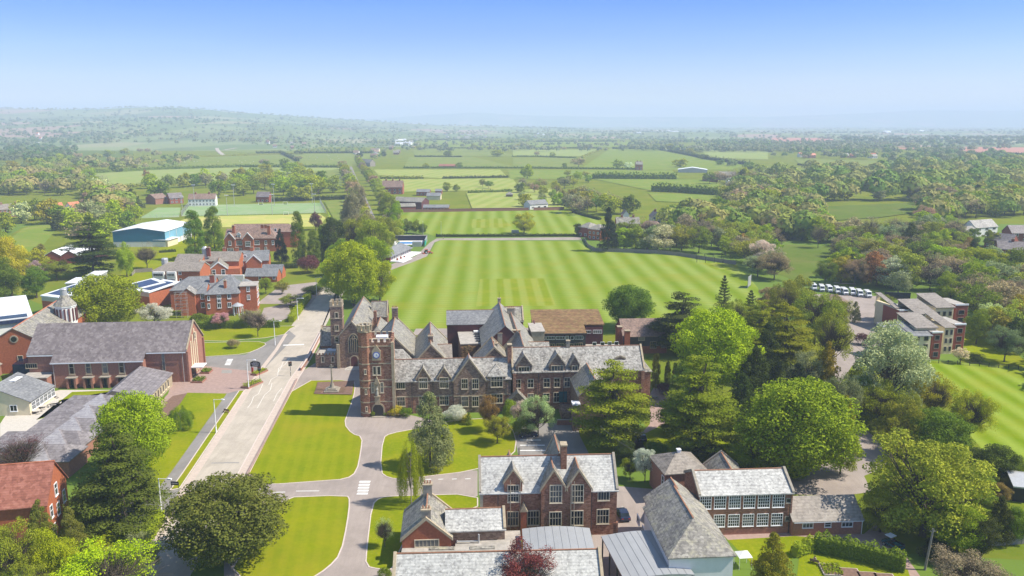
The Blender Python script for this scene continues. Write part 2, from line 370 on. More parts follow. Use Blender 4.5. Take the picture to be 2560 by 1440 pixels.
# far fields (z steps larger far away)
def field(poly,mat,z=.05,name='field'): return sheet(name,poly,mat,z)
field([(0,560),(0,330),(640,345),(1280,345),(1900,350),(2560,350),(2560,560),(2000,560),(1400,560),(600,560)],'meadow',.009)
for z_,(m_,pl) in enumerate([
 ('field_pale',[(225,434),(400,424),(600,418),(850,419),(850,442),(640,452),(400,466),(250,470)]),
 ('field_green',[(280,425),(420,402),(500,392),(640,388),(720,386),(860,392),(860,412),(690,413),(480,420)]),
 ('field_dark',[(190,366),(330,360),(335,400),(200,408)]),
 ('field_soil',[(322,361),(490,358),(502,366),(480,373),(330,374)]),
 ('field_dark',[(400,346),(520,346),(520,357),(400,358)]),
 ('field_green',[(600,362),(700,370),(720,384),(590,380)]),
 ('field_green',[(700,385),(935,384),(905,414),(860,418),(760,416),(700,400)]),
 ('field_yellow',[(934,424),(1250,424),(1266,441),(1107,446),(946,438)]),
 ('field_yellow',[(947,449),(1282,446),(1300,474),(1000,480)]),
 ('field_green',[(1022,393),(1180,392),(1300,420),(1010,421)]),
 ('field_green',[(1032,371),(1200,371),(1300,391),(1037,391)]),
 ('field_bright',[(1062,350),(1260,352),(1300,369),(1034,369)]),
 ('field_bright',[(1340,355),(1542,354),(1662,357),(1657,368),(1280,370)]),
 ('field_pale',[(1282,375),(1495,374),(1460,391),(1282,391)]),
 ('field_green',[(1282,395),(1440,395),(1450,420),(1282,420)]),
 ('field_bright',[(1525,372),(1650,375),(1770,400),(1867,412),(1830,425),(1605,425),(1455,420)]),
 ('field_pale',[(1745,366),(1780,365),(1920,379),(1920,399),(1770,395)]),
 ('field_bright',[(1270,426),(1680,426),(1700,446),(1276,449)]),
 ('field_bright',[(1480,447),(1755,450),(1812,465),(1705,480),(1620,476)]),
 ('field_bright',[(1620,483),(1800,489),(1760,510),(1640,504)]),
 ('field_soil',[(1965,340),(2067,340),(2107,362),(1943,357),(1925,347)]),
 ('field_soil',[(2395,367),(2575,369),(2575,386),(2398,382)]),
 ('field_soil',[(2200,368),(2290,370),(2290,374),(2200,373)]),
 ('field_green',[(1985,397),(2220,403),(2185,416),(2000,413)]),
 ('field_green',[(1880,415),(2070,420),(2050,446),(1915,441)]),
 ('field_dark',[(2030,518),(2290,508),(2295,532),(2200,545),(2095,552)]),
 ('field_green',[(2400,392),(2560,388),(2560,396),(2410,402)]),
 ('field_yellow',[(1165,482),(1400,470),(1410,520),(1180,522)]),
 ('field_green',[(810,505),(890,498),(930,560),(840,560)]),
 ('field_green',[(660,440),(850,424),(855,470),(700,478)])]):
    field(pl,m_,.05+.02*z_)
sheet('lawn',[(0,720),(0,600),(60,568),(110,555),(180,558),(300,556),(560,562),(740,556),(850,560),(860,720),(780,840),(300,840)],'meadow',.006)
sheet('meadow',[(15,605),(60,570),(110,556),(150,562),(100,622),(30,645)],'field_bright',.012)
sheet('meadow',[(1940,610),(2092,617),(2075,665),(2000,705),(1925,680)],'field_dark',.012)
sheet('lawn',[(300,690),(330,600),(500,585),(560,600),(560,650),(470,690),(400,760),(300,720)],'lawn',.012)
sheet('lawn',[(1500,840),(1640,1120),(1700,1330),(2200,1380),(2560,1400),(2560,1100),(2300,900),(1900,780),(1700,800)],'meadow',.006)
sheet('lawn',[(1420,1075),(1600,1070),(1850,1090),(1900,1180),(1700,1200),(1640,1150),(1590,1135),(1560,1140),(1440,1130)],'lawn',.016)
sheet('hockey_pitch',[(453,541),(474,513),(800,507),(813,532)],'astro',.06)
sheet('tennis_court',[(348,546),(394,519),(452,519),(448,543)],'astro',.06)
sheet('training_ground',[(478,542),(800,535),(814,545),(800,566),(735,568),(465,568),(440,556)],'yellow_turf',.055)
sheet('lawn',[(815,505),(868,500),(872,545),(825,560)],'pitch_right',.05)
sheet('playing_field',[(1000,531),(1412,526),(1440,535),(1500,550),(1505,575),(1470,590),(1085,590),(1000,560)],'cricket_turf',.03)
sheet('cricket_square',[(1175,548),(1255,546),(1285,568),(1180,570)],'square_turf',.036)
sheet('path',[(1092,596),(1450,593),(1455,600),(1100,601),(1086,606),(1068,640),(1030,668),(978,700),(965,665),(1040,640),(1075,606)],'drive',.03)
sheet('cricket_field',[(938,822),(1600,826),(1730,800),(1905,775),(1895,720),(1870,690),(1830,662),(1700,640),(1480,628),(1446,604),(1104,600),(1090,606),(1070,640),(1030,656),(978,675),(955,745)],'cricket_turf',.036)
sheet('cricket_square',[(1200,698),(1362,696),(1390,764),(1190,766)],'square_turf',.042)
sheet('cricket_nets_floor',[(1742,657),(1835,657),(1850,672),(1790,674)],'square_turf',.042)
sheet('path',[(1040,822),(1325,820),(1325,836),(1030,838)],'drive',.05)
sheet('path',[(1110,836),(1150,836),(1165,900),(1112,900)],'asphalt',.02)
sheet('playing_field',[(2290,900),(2560,918),(2700,930),(2700,1240),(2560,1180),(2470,1140),(2400,1060),(2330,960)],'pitch_right',.02)
sheet('lawn',[(2400,835),(2480,830),(2560,900),(2560,925),(2400,905)],'lawn',.016)
# car park and drives on the right
sheet('car_park',[(2010,715),(2030,735),(2190,740),(2220,790),(2180,810),(2130,870),(2140,900),(2100,960),(2060,900),(2080,830),(2050,770)],'drive',.02)
sheet('path',[(2060,870),(2120,820),(2230,800),(2240,830),(2150,900),(2110,930),(2080,920)],'drive',.026)
sheet('drive',[(2120,1075),(2160,1070),(2200,1105),(2230,1160),(2160,1190),(2180,1230),(2100,1240),(1960,1235),(1950,1175),(2060,1160),(2140,1130)],'drive',.022)
sheet('lawn',[(1820,1350),(1990,1340),(2040,1345),(2010,1380),(1930,1425),(1880,1410)],'lawn',.02)
sheet('path',[(1640,1180),(1560,1150),(1600,1090),(1660,1060),(1700,1000),(1640,960),(1625,985),(1625,1060),(1570,1120)],'brick_paving',.02)
sheet('forecourt',[(1540,1215),(1660,1225),(1640,1345),(1540,1345)],'drive',.026)
sheet('courtyard',[(1478,1318),(1650,1335),(1700,1460),(1490,1460)],'drive',.031)
sheet('path',[(1800,1330),(2160,1335),(2200,1300),(2300,1440),(2290,1470),(2200,1370),(1820,1350)],'brick_paving',.018)
sheet('vegetable_garden',[(2000,1380),(2030,1365),(2270,1425),(2280,1460),(1990,1460)],'lawn',.022)
# campus left of the road
sheet('road',[(813,716),(880,650),(912,600),(916,560),(914,530),(887,455),(864,398),(871,398),(897,455),(938,545),(945,600),(920,660),(872,716)],'asphalt',.0245)
sheet('road',[(325,1450),(450,1223),(545,1080),(613,974),(630,950),(653,917),(686,875),(711,835),(728,815),(756,773),(813,716),(880,650),(872,650),(920,660),(872,716),(842,760),(806,830),(772,897),(738,950),(670,1080),(614,1189),(560,1290),(470,1450)],'concrete_road',.022)
sheet('pavement',[(566,1290),(620,1189),(676,1080),(744,950),(777,897),(811,830),(797,830),(762,897),(724,950),(651,1080),(592,1189),(540,1290)],'concrete_pave',.028,kerb='kerb_stone',kh=.02)
sheet('pavement',[(325,1450),(450,1223),(545,1080),(613,974),(653,917),(686,875),(711,835),(719,835),(695,875),(664,917),(628,974),(563,1080),(471,1223),(352,1450)],'concrete_pave',.028)
sheet('drive',[(612,1204),(618,1182),(744,948),(760,925),(800,900),(905,900),(1015,1035),(1085,1052),(1085,1178),(1194,1176),(1194,1240),(1000,1330),(1000,1450),(560,1450),(560,1330)],'drive',.02)
sheet('forecourt',[(420,985),(430,955),(470,915),(500,905),(640,912),(655,920),(613,976),(598,977),(567,984),(468,984),(400,1062),(370,1040)],'brick_paving',.018)
sheet('side_road',[(490,893),(540,891),(615,886),(660,858),(722,826),(740,840),(653,930),(500,914)],'asphalt',.024)
sheet('lawn',[(468,982),(567,984),(498,1080),(428,1182),(385,1235),(330,1270),(380,1120),(400,1062),(440,1010)],'lawn',.03)
sheet('path',[(567,984),(598,976),(524,1080),(455,1182),(420,1228),(300,1330),(290,1300),(385,1234),(428,1180),(499,1080)],'asphalt',.034)
sheet('verge',[(598,977),(611,976),(543,1080),(449,1221),(425,1226),(457,1182),(526,1080)],'lawn',.038,kerb='kerb_stone',kh=.06)
sheet('side_road',[(250,1290),(400,1225),(450,1224),(360,1380),(340,1320),(300,1310)],'asphalt',.03)
sheet('lawn',[(484,818),(740,815),(726,822),(711,836),(660,845),(560,853),(488,851)],'lawn',.03,kerb='kerb_stone',kh=.04)
sheet('lawn',[(490,857),(560,856),(640,853),(669,859),(652,870),(615,885),(540,890),(494,893)],'lawn',.03,1,kerb='kerb_stone',kh=.05)
sheet('lawn',[(742,952),(884,950),(888,965),(885,990),(871,1030),(860,1060),(880,1085),(906,1092),(902,1130),(892,1180),(866,1198),(800,1203),(660,1213),(622,1203),(618,1189),(676,1080)],'lawn_striped',.034,1,kerb='kerb_stone',kh=.05)
sheet('lawn',[(690,1245),(868,1238),(875,1252),(868,1310),(852,1385),(820,1420),(770,1452),(560,1455),(640,1330)],'lawn_striped',.034,1,kerb='kerb_stone',kh=.05)
sheet('lawn',[(957,1095),(975,1084),(1040,1072),(1130,1050),(1258,1045),(1292,1090),(1285,1142),(1195,1176),(1010,1198),(972,1196),(950,1180)],'lawn',.034,1,kerb='kerb_stone',kh=.05)
sheet('lawn',[(930,1262),(950,1244),(990,1240),(1194,1235),(1194,1277),(1050,1290),(1000,1370),(985,1424),(950,1424),(914,1416),(917,1370)],'lawn',.034,1,kerb='kerb_stone',kh=.05)
sheet('car_park',[(1285,1085),(1300,1060),(1440,1055),(1450,1090),(1480,1150),(1300,1160)],'asphalt',.03)
sheet('courtyard',[(0,1060),(40,1000),(150,975),(300,975),(420,970),(300,1080),(0,1120)],'pale_path',.02)
sheet('lawn',[(180,980),(300,975),(300,995),(150,1000),(130,1040),(90,1050)],'lawn',.026)
sheet('lawn',[(100,1300),(250,1255),(400,1350),(385,1400),(330,1450),(60,1450)],'lawn',.026)
sheet('flower_bed',[(786,986),(794,957),(886,953),(880,988)],'soil',.2)
sheet('flower_bed',[(415,1005),(432,990),(468,983),(450,1010),(400,1062),(392,1060)],'soil',.05)
sheet('car_park',[(640,760),(700,715),(790,705),(810,718),(770,770),(700,760)],'drive',.03)
sheet('path',[(640,820),(660,770),(720,760),(730,790),(690,808)],'drive',.034)
# painted lines
b=MB()
def quad(b,pts,z): b.poly([tuple(P(px,py,z)) for px,py in pts])
for i in range(5):
    y=1202+i*7.4; quad(b,[(900-1.6*i*.9+0,y),(927-1.6*i,y),(925-1.6*i,y+4.4),(897-1.6*i,y+4.4)],.03)
for i in range(5):
    y=897.5+i*3.3; quad(b,[(569-i*1.6,y),(583-i*1.6,y),(582-i*1.6,y+1.9),(567.5-i*1.6,y+1.9)],.03)
tag(b.build('zebra_crossing','road_paint'),kind='structure')
b=MB()
for x0,x1,y in ((683,713,1230),(740,798,1227),(1063,1078,1198),(1096,1108,1197.5),(1130,1142,1197),(1163,1176,1196.5)): quad(b,[(x0,y),(x1,y-.6),(x1,y+.6),(x0,y+1.2)],.026)
for k in range(3): quad(b,[(1300,1099+k*13),(1352+k*10,1099+k*13),(1352+k*10,1101+k*13),(1300,1101+k*13)],.036)
quad(b,[(708,862),(760,860),(760,862),(708,864)],.0285)
tag(b.build('road_marking','road_paint'),kind='structure')
b_lines=[[(724,896),(712,912),(697,920),(694,940),(678,948),(672,962)],[(657,960),(646,985),(634,992),(628,1008),(619,1020)],[(680,958),(676,975),(661,988),(650,1008),(643,1020)],[(708,905),(700,925),(694,932)],[(705,970),(692,985),(684,1003)]]
for i_,l_ in enumerate(b_lines): strip('road_marking',l_,.16,'worn_paint',.0262+.0003*i_)
b=MB()
for x0,x1,y,h in ((560,598,1155,3),(530,560,1156,2.6),(702,722,922,1.2),(574,578,1180,2),(583,587,1182,2),(455,462,1060,1.3),(555,580,925,8)): quad(b,[(x0,y),(x1,y),(x1-1,y+h),(x0-2,y+h)],.0275)
quad(b,[(2084,706),(2140,709),(2140,711),(2084,708)],.03)
tag(b.build('road_patch','patch_grey'),kind='structure')
# ---------------------------------------------------------------- building kit
class B:
    def __init__(s,name,label,cat,L,R,z=0.,group=None,rot=None,y=0.):
        a=P(*L,z); c=P(*R,z); d=c-a
        s.rot=math.atan2(d.y,d.x) if rot is None else R_(rot); s.len=d.length
        s.u=Vector((math.cos(s.rot),math.sin(s.rot))); s.n=Vector((-s.u.y,s.u.x))
        s.o=a.xy-s.n*y
        s.root=empty(name,(s.o.x,s.o.y,0),s.rot,label,cat,group); s.parts={}; s.extra=[]
    def loc(s,px,py,y=None,x=None,z=None):
        r=ray(px,py); C=Vector((0,0))-s.o; cx,cy=C.dot(s.u),C.dot(s.n); rx,ry=r.xy.dot(s.u),r.xy.dot(s.n)
        if y is not None: t=(y-cy)/ry
        elif x is not None: t=(x-cx)/rx
        else: t=(z-CAMH)/r.z
        return Vector((cx+rx*t,cy+ry*t,CAMH+r.z*t))
    SPLIT={'coping','string_course','ridge_tiles','turret_band','bell_tower_band','battlement','turret_crown','buttress','parapet','post','roof_vent','pier','porch_pier','porch_hood','gutter','steps','planter','terrace_step','gable_strip','roof_seam','roof_hatch','stair_block','plinth','mower_deck'}
    def mb(s,part,mat):
        if part in s.SPLIT:
            k=MB(); s.extra.append((part,mat,k)); return k
        k=(part,mat)
        if k not in s.parts: s.parts[k]=MB()
        return s.parts[k]
    def box(s,x0,x1,y0,y1,z0,z1,mat,part='wall'): s.mb(part,mat).box(x0,x1,y0,y1,z0,z1)
    def roof(s,x0,x1,y0,y1,ze,zr,ax='x',hip=(0,0),ov=.35,rm='grey_slate',t=.18,part='roof',rp=.5,tiles='terracotta',attic=None,part_w='wall'):
        """ridge along ax; hip=(start,end) insets; rp = ridge position across"""
        if ax=='x': a0,a1,c0,c1=x0,x1,y0,y1; g=lambda a,c,z:(a,c,z)
        else: a0,a1,c0,c1=y0,y1,x0,x1; g=lambda a,c,z:(c,a,z)
        cm=c0+(c1-c0)*rp; m0=(zr-ze)/(cm-c0); m1=(zr-ze)/(c1-cm)
        h0,h1=hip; oa0=ov if h0 else ov*.6; oa1=ov if h1 else ov*.6
        zt_=zr+t; e0=ze+t-ov*m0; e1=ze+t-ov*m1
        A0=a0-oa0;A1=a1+oa1;C0=c0-ov;C1=c1+ov; r0=a0+h0 if h0 else A0; r1=a1-h1 if h1 else A1
        k=s.mb(part,rm)
        k.slab([g(A0,C0,e0),g(A1,C0,e0),g(r1,cm,zt_),g(r0,cm,zt_)],t)
        k.slab([g(A1,C1,e1),g(A0,C1,e1),g(r0,cm,zt_),g(r1,cm,zt_)],t)
        if h0: k.slab([g(A0,C1,e1),g(A0,C0,e0),g(r0,cm,zt_)],t)
        if h1: k.slab([g(A1,C0,e0),g(A1,C1,e1),g(r1,cm,zt_)],t)
        if tiles:
            q=s.mb('ridge_tiles',tiles)
            if ax=='x': q.box(r0,r1,cm-.11,cm+.11,zt_-.06,zt_+.09)
            else: q.box(cm-.11,cm+.11,r0,r1,zt_-.06,zt_+.09)
        if attic:
            zz=zr-.06
            q0=a0+h0 if h0 else a0; q1=a1-h1 if h1 else a1
            pts=[g(a0,c0,ze-.02),g(a1,c0,ze-.02),g(a1,c1,ze-.02),g(a0,c1,ze-.02),g(q0,cm,zz),g(q1,cm,zz)]
            s.mb(part_w,attic).faces(pts,[(0,1,5,4),(2,3,4,5),(0,4,3),(1,2,5)])
    def gable(s,x0,x1,y0,y1,ze,zr,ax='x',wm='red_stone',rm='grey_slate',hip=(0,0),ov=.35,z0=-.4,cope=None,cm='dressed_stone',rp=.5,tiles='terracotta',part='wall',rpart='roof',t=.18):
        s.box(x0,x1,y0,y1,z0,ze,wm,part)
        s.roof(x0,x1,y0,y1,ze,zr,ax,hip,ov,rm,rp=rp,tiles=tiles,attic=wm,part=rpart,part_w=part,t=t)
        if cope:
            for fl,at in zip(cope,((x0,x1) if ax=='x' else (y0,y1))):
                if not fl: continue
                lo,hi=(y0,y1) if ax=='x' else (x0,x1); mid=lo+(hi-lo)*rp
                for e in (lo,hi):
                    m=(zr-ze)/(mid-e) 
                    pr=[(e-(.25 if e<mid else -.25),ze-abs(m)*.25),(mid,zr),(mid,zr+.55),(e-(.25 if e<mid else -.25),ze-abs(m)*.25+.5)]
                    s.mb('coping',cm).extr(pr,at-.22,at+.22,'x' if ax=='x' else 'y')
    def chimney(s,x,y,z0,z1,wx=1.,wy=.8,mat='red_stone',pots=3,cap='dressed_stone'):
        k=MB(); k.box(x-wx/2,x+wx/2,y-wy/2,y+wy/2,z0,z1,0); k.box(x-wx/2-.1,x+wx/2+.1,y-wy/2-.1,y+wy/2+.1,z1,z1+.22,1)
        for i in range(pots):
            px=x+(i-(pots-1)/2)*(wx/max(pots,1))*.95
            k.tube((px,y,z1+.2),(px,y,z1+.75),.15,.11,6,2)
        return k.build('chimney',[mat,cap,'terracotta'],s.root)
    def win(s,rects,y=None,x=None,sgn=-1,mat='window_stone',fw=.14,n=(2,2),mw=None,local=False,sill=True,parent=None,name='window',gl='glass_dark',arch=False):
        """rects in photo pixels (x0,y0,x1,y1[,nx,ny]) seen on the wall plane y= or x="""
        mw=mw or fw*.6
        for r in rects:
            nx,ny=(r[4],r[5]) if len(r)>4 else n
            if local: h0,z0,h1,z1=r[:4]
            else:
                a=s.loc(r[0],r[1],y=y,x=x); c=s.loc(r[2],r[3],y=y,x=x)
                h0,h1=(a.x,c.x) if y is not None else (a.y,c.y)
                z1,z0=a.z,c.z
                if x is not None:   # keep the same sill height along a receding wall
                    pass
            if h0>h1: h0,h1=h1,h0
            if z0>z1: z0,z1=z1,z0
            k=MB(); gk=MB(); p=y if y is not None else x
            def bx(m_,a,b_,zz0,zz1,d0,d1):
                lo,hi=sorted((p+sgn*d0,p+sgn*d1))
                if y is not None: m_.box(a,b_,lo,hi,zz0,zz1)
                else: m_.box(lo,hi,a,b_,zz0,zz1)
            bx(gk,h0,h1,z0,z1,-.02,.035)
            bx(k,h0-fw,h0,z0-fw,z1+fw,-.05,.12); bx(k,h1,h1+fw,z0-fw,z1+fw,-.05,.12)
            bx(k,h0,h1,z1,z1+fw,-.05,.119); bx(k,h0,h1,z0-fw,z0,-.05,.119)
            if sill: bx(k,h0-fw*1.3,h1+fw*1.3,z0-fw*1.6,z0-fw,-.05,.2)
            for i in range(1,nx): c=h0+(h1-h0)*i/nx; bx(k,c-mw/2,c+mw/2,z0,z1,-.04,.09)
            for j in range(1,ny):
                c=z0+(z1-z0)*(j/ny if ny>2 else (.56 if ny==2 else .5)); bx(k,h0,h1,c-mw/2,c+mw/2,-.04,.086)
            o=k.build(name,mat,parent or s.root); gk.build('pane',gl,o)
    def dormer(s,xc,w_,z0,ze,zr,y0,y1,wm='dark_stone',rm='pale_slate',ov=.25,rect=None,n=(3,1),mat='dressed_stone',cope=True,t=.15,front=0.,hip=0):
        """gabled dormer; one part, its window a sub-part"""
        k=MB(); x0,x1=xc-w_/2,xc+w_/2
        k.box(x0,x1,y0,y1,z0,ze,0)
        k.faces([(x0,y0,ze-.02),(x1,y0,ze-.02),(x1,y1,ze-.02),(x0,y1,ze-.02),(xc,y0+hip,zr-.06),(xc,y1,zr-.06)],[(1,0,4),(0,3,5,4),(2,1,4,5),(3,2,5)],0)
        m=(zr-ze)/(w_/2); e=ze+t-ov*m; f=y0-front-.12
        k.slab([(x0-ov,f,e),(xc,f+hip,zr+t),(xc,y1,zr+t),(x0-ov,y1,e)],t,1)
        k.slab([(x1+ov,f,e),(x1+ov,y1,e),(xc,y1,zr+t),(xc,f+hip,zr+t)],t,1)
        if hip: k.slab([(x0-ov,f,e),(x1+ov,f,e),(xc,f+hip,zr+t)],t,1)
        elif cope:
            for sg in (-1,1):
                h=xc+sg*(w_/2+.18); k.extr([(h,ze-.18*m),(xc,zr),(xc,zr+.42),(h,ze-.18*m+.42)],y0-.14,y0+.12,'y',2)
        o=k.build('dormer',[wm,rm,mat],s.root)
        if rect: s.win([(*rect,*n)],y=y0,parent=o,mat='window_stone' if mat=='dressed_stone' else mat)
        return o
    def pipe(s,x,y,z0,z1,mat='dark_metal',r=.07,name='drainpipe'): k=MB(); k.tube((x,y,z0),(x,y,z1),r,r,6); k.build(name,mat,s.root)
    def done(s):
        for (p,m),k in s.parts.items(): k.build(p,m,s.root)
        for p,m,k in s.extra: k.build(p,m,s.root)
        return s.root
# ---------------------------------------------------------------- school buildings
SG='school buildings round the brick clock tower'
# clock tower over the gate arch
b=B('clock_tower','tall brick gate tower with blue clock, corner stair turret and arched entrance','tower',(926,1041),(985,1041),0,rot=3.6)
Wt=b.len; b.box(0,Wt,0,7,-.4,17.6,'red_stone')
for z in (3.6,7.3,9.1,13.2,17.5): b.box(-.06,Wt+.08,-.1,7.06,z,z+.28,'dressed_stone','string_course')
b.box(0,.0+Wt,-.02,.42,17.78,18.5,'red_stone','parapet'); b.box(0,Wt,6.6,7.02,17.78,18.5,'red_stone','parapet')
b.box(-.02,.4,.43,6.59,17.78,18.5,'red_stone','parapet'); b.box(Wt-.4,Wt+.02,.43,6.59,17.78,18.5,'red_stone','parapet')
n_m=4
for i in range(n_m):
    a=i*Wt/n_m+.05
    for y0 in (-.02,6.6): b.box(a,a+Wt/n_m*.58,y0,y0+.42,18.5,19.3,'red_stone','parapet'); b.box(a-.06,a+Wt/n_m*.58+.06,y0-.05,y0+.47,19.3,19.45,'dressed_stone','coping')
    a=i*7/n_m+.5
    for x0 in (-.02,Wt-.4): b.box(x0,x0+.42,a,a+.9,18.5,19.3,'red_stone','parapet')
b.box(.4,Wt-.4,.42,6.6,17.5,17.9,'flat_roof','roof')
b.box(1.6,4.4,3.6,5.6,17.9,19.,'white_paint','roof_hatch')
# buttress strip at right corner
b.box(Wt-.25,Wt+.45,-.28,.5,-.3,18.6,'dressed_stone','pilaster')
def octo(cx,cy,r,z0,z1,mat,part):
    b.mb(part,mat).prism([(cx+r*math.cos(R_(22.5+45*i)),cy+r*math.sin(R_(22.5+45*i))) for i in range(8)],z0,z1)
tc=(-.75,1.0)
octo(*tc,1.65,-.4,21.3,'brown_stone','stair_turret')
for z in (.9,3.6,7.3,9.1,13.2,17.5,21.1): octo(*tc,1.76,z,z+.25,'dressed_stone','turret_band')
for i in range(8):
    a=R_(45*i); k=b.mb('turret_crown','dressed_stone'); x_=tc[0]+1.45*math.cos(a); y_=tc[1]+1.45*math.sin(a); k.box(x_-.32,x_+.32,y_-.32,y_+.32,21.35,22.7); k.box(x_-.38,x_+.38,y_-.38,y_+.38,22.7,22.85)
for z in (1.6,6.,11.): b.win([(tc[0]-.13,z,tc[0]+.13,z+1.,1,1)],y=tc[1]-1.54,local=True,fw=.15)
b.win([(933,917,940,936,1,1),(943.5,917,951,936,1,1)],y=0,fw=.18)
b.win([(929,957,935,980,1,2),(951.5,957,958,980,1,2)],y=0,fw=.18)
# clock face in its gabled stone surround
c_=b.loc(941,887,y=0); k=MB(); k.extr([(c_.x-1.05,c_.z-1.35),(c_.x+1.05,c_.z-1.35),(c_.x+1.05,c_.z+1.0),(c_.x,c_.z+2.5),(c_.x-1.05,c_.z+1.)],-.3,.1,'y'); k.build('clock_surround','dressed_stone',b.root)
def disc(cx,cz,r,y0,y1,n=28):
    return [(cx+r*math.cos(2*math.pi*i/n),cz+r*math.sin(2*math.pi*i/n)) for i in range(n)]
k=MB(); k.extr(disc(c_.x,c_.z,.82,0,0),-.36,-.29,'y',0); k.extr(disc(c_.x,c_.z,.62,0,0),-.375,-.355,'y',1)
for i in range(12):
    a=R_(30*i); u=Vector((math.sin(a),math.cos(a))); p_=Vector((c_.x,c_.z))+u*.72; q=Vector((u.y,-u.x))*.05; v_=u*.08
    k.extr([tuple(p_-q-v_),tuple(p_+q-v_),tuple(p_+q+v_),tuple(p_-q+v_)],-.385,-.355,'y',2)
for a,l in ((R_(22),.42),(R_(120),.6)):
    u=Vector((math.sin(a),math.cos(a))); q=Vector((u.y,-u.x))*.05; p_=Vector((c_.x,c_.z)); k.extr([tuple(p_-q),tuple(p_+q),tuple(p_+q*.3+u*l),tuple(p_-q*.3+u*l)],-.4,-.37,'y',2)
k.build('clock_face',['clock_blue','white_paint','clock_blue'],b.root)
# arch
def arch(bb,cx,z0,w_,h,y,th=.35,mat='dressed_stone',deep='glass_dark',pointed=False,name='entrance_arch'):
    k=MB(); pr=[];n=12
    def out(r):
        if pointed: return [(cx-r,z0)]+[(cx-r+ r*2*(1-math.cos(t))*1.0 if False else cx-r*math.cos(t*math.pi/2/n*1.0),h+z0-w_/2+ (r*1.35)*math.sin(t*math.pi/2/n)) for t in range(n+1)]+[(cx+r*math.cos(t*math.pi/2/n),h+z0-w_/2+(r*1.35)*math.sin(t*math.pi/2/n)) for t in range(n-1,-1,-1)]+[(cx+r,z0)]
        return [(cx-r,z0)]+[(cx-r*math.cos(t*math.pi/n),z0+h-w_/2+r*math.sin(t*math.pi/n)) for t in range(n+1)]+[(cx+r,z0)]
    k.extr(out(w_/2+th),y-.16,y+.05,'y'); o=k.build(name,mat,bb.root)
    k=MB(); k.extr(out(w_/2),y-.175,y-.12,'y'); k.build('opening',deep,o)
    return o
a_=b.loc(945.5,1020,y=0); arch(b,a_.x,0,2.5,3.1,0,.32)
# statue in its niche
s_=b.loc(943,975,y=0); k=MB(); k.box(s_.x-.6,s_.x+.6,-.5,.1,s_.z-3.6,s_.z-1.6); k.box(s_.x-.75,s_.x+.75,-.75,.1,s_.z-1.6,s_.z-1.35); k.box(s_.x-.55,s_.x+.55,-.12,.05,s_.z-1.3,s_.z+1.7); k.extr([(s_.x-.7,s_.z+1.7),(s_.x+.7,s_.z+1.7),(s_.x,s_.z+3.6)],-.6,.05,'y'); k.build('statue_niche','dressed_stone',b.root)
k=MB(); k.lathe((s_.x,-.42),[(.3,s_.z-1.35),(.34,s_.z-.9),(.24,s_.z-.1),(.33,s_.z+.35),(.14,s_.z+.62),(.17,s_.z+.85),(.05,s_.z+1.05)],10); k.build('statue','statue_stone',b.root)
b.box(a_.x-1.6,a_.x+1.6,-1.1,-.18,-.2,.14,'grey_stone','doorstep')
b.done()
# west range
b=B('school_range','long two storey brown stone range with dormers and big gable, right of the clock tower','school building',(977,953),(1277,945.3),8.45,SG)
RW=b.len; W_=8.; zr=b.loc(1140,897,y=W_/2).z; ze=8.45
b.gable(0,RW,0,W_,ze,zr,'x','dark_stone','pale_slate')
b.box(-.05,RW,-.07,0.02,4.25,4.5,'dressed_stone','string_course'); b.box(.1,RW-.1,-.035,.02,-.3,4.2,'red_stone','lower_wall')
zl=b.loc(990,873,y=9).z; b.gable(0,4.6,.03,17,ze,zl,'x','dark_stone','pale_slate',ov=.2,hip=(0,2.),tiles=None,rpart='link_roof',rp=.5)
for cx,r in ((1058,(1048,946,1068,970)),(1110,(1100,945,1120,969))):
    c=b.loc(cx,950,y=-.25); p_=b.loc(cx,921,y=-.25).z; b.dormer(c.x,3.3,ze-2.9,ze+.5,p_,-.25,3.6,rect=r,n=(4,2))
# big gable
c=b.loc(1173,900,y=-.5); hw=(b.loc(1214,950,y=-.5).x-b.loc(1134,950,y=-.5).x)/2
b.gable(c.x-hw,c.x+hw,-.5,W_/2,ze-.3,b.loc(1173,899,y=-.5).z,'y','dark_stone','pale_slate',cope=(1,0),tiles='terracotta',part='gable_bay',rpart='gable_roof',ov=.1)
b.box(c.x-hw-.04,c.x+hw+.04,-.56,-.48,4.2,4.45,'dressed_stone','string_course')
c=b.loc(1241.5,945,y=-.3); b.dormer(c.x,4.4,ze-2.6,b.loc(1241,940,y=-.3).z,b.loc(1241,912,y=2.).z,-.3,4.2,rect=(1228,943,1256,966),n=(4,2),hip=2.2)
b.win([(991,956,1012,971,4,1),(993,993,1012,1014,4,2),(1100,991,1121,1011,4,2),(1048,991,1068,1011,4,2),(1228,986,1256,1006,4,2)],y=-.035)
b.win([(1154.5,948,1169,971,3,2),(1181,948,1196,971,3,2),(1155,992,1170,1015,3,2),(1181,992,1196,1015,3,2)],y=-.5)
for px in (1030,1083,1133,1272): b.pipe(b.loc(px,990,y=-.15).x,-.15,0,ze-.2)
b.done()
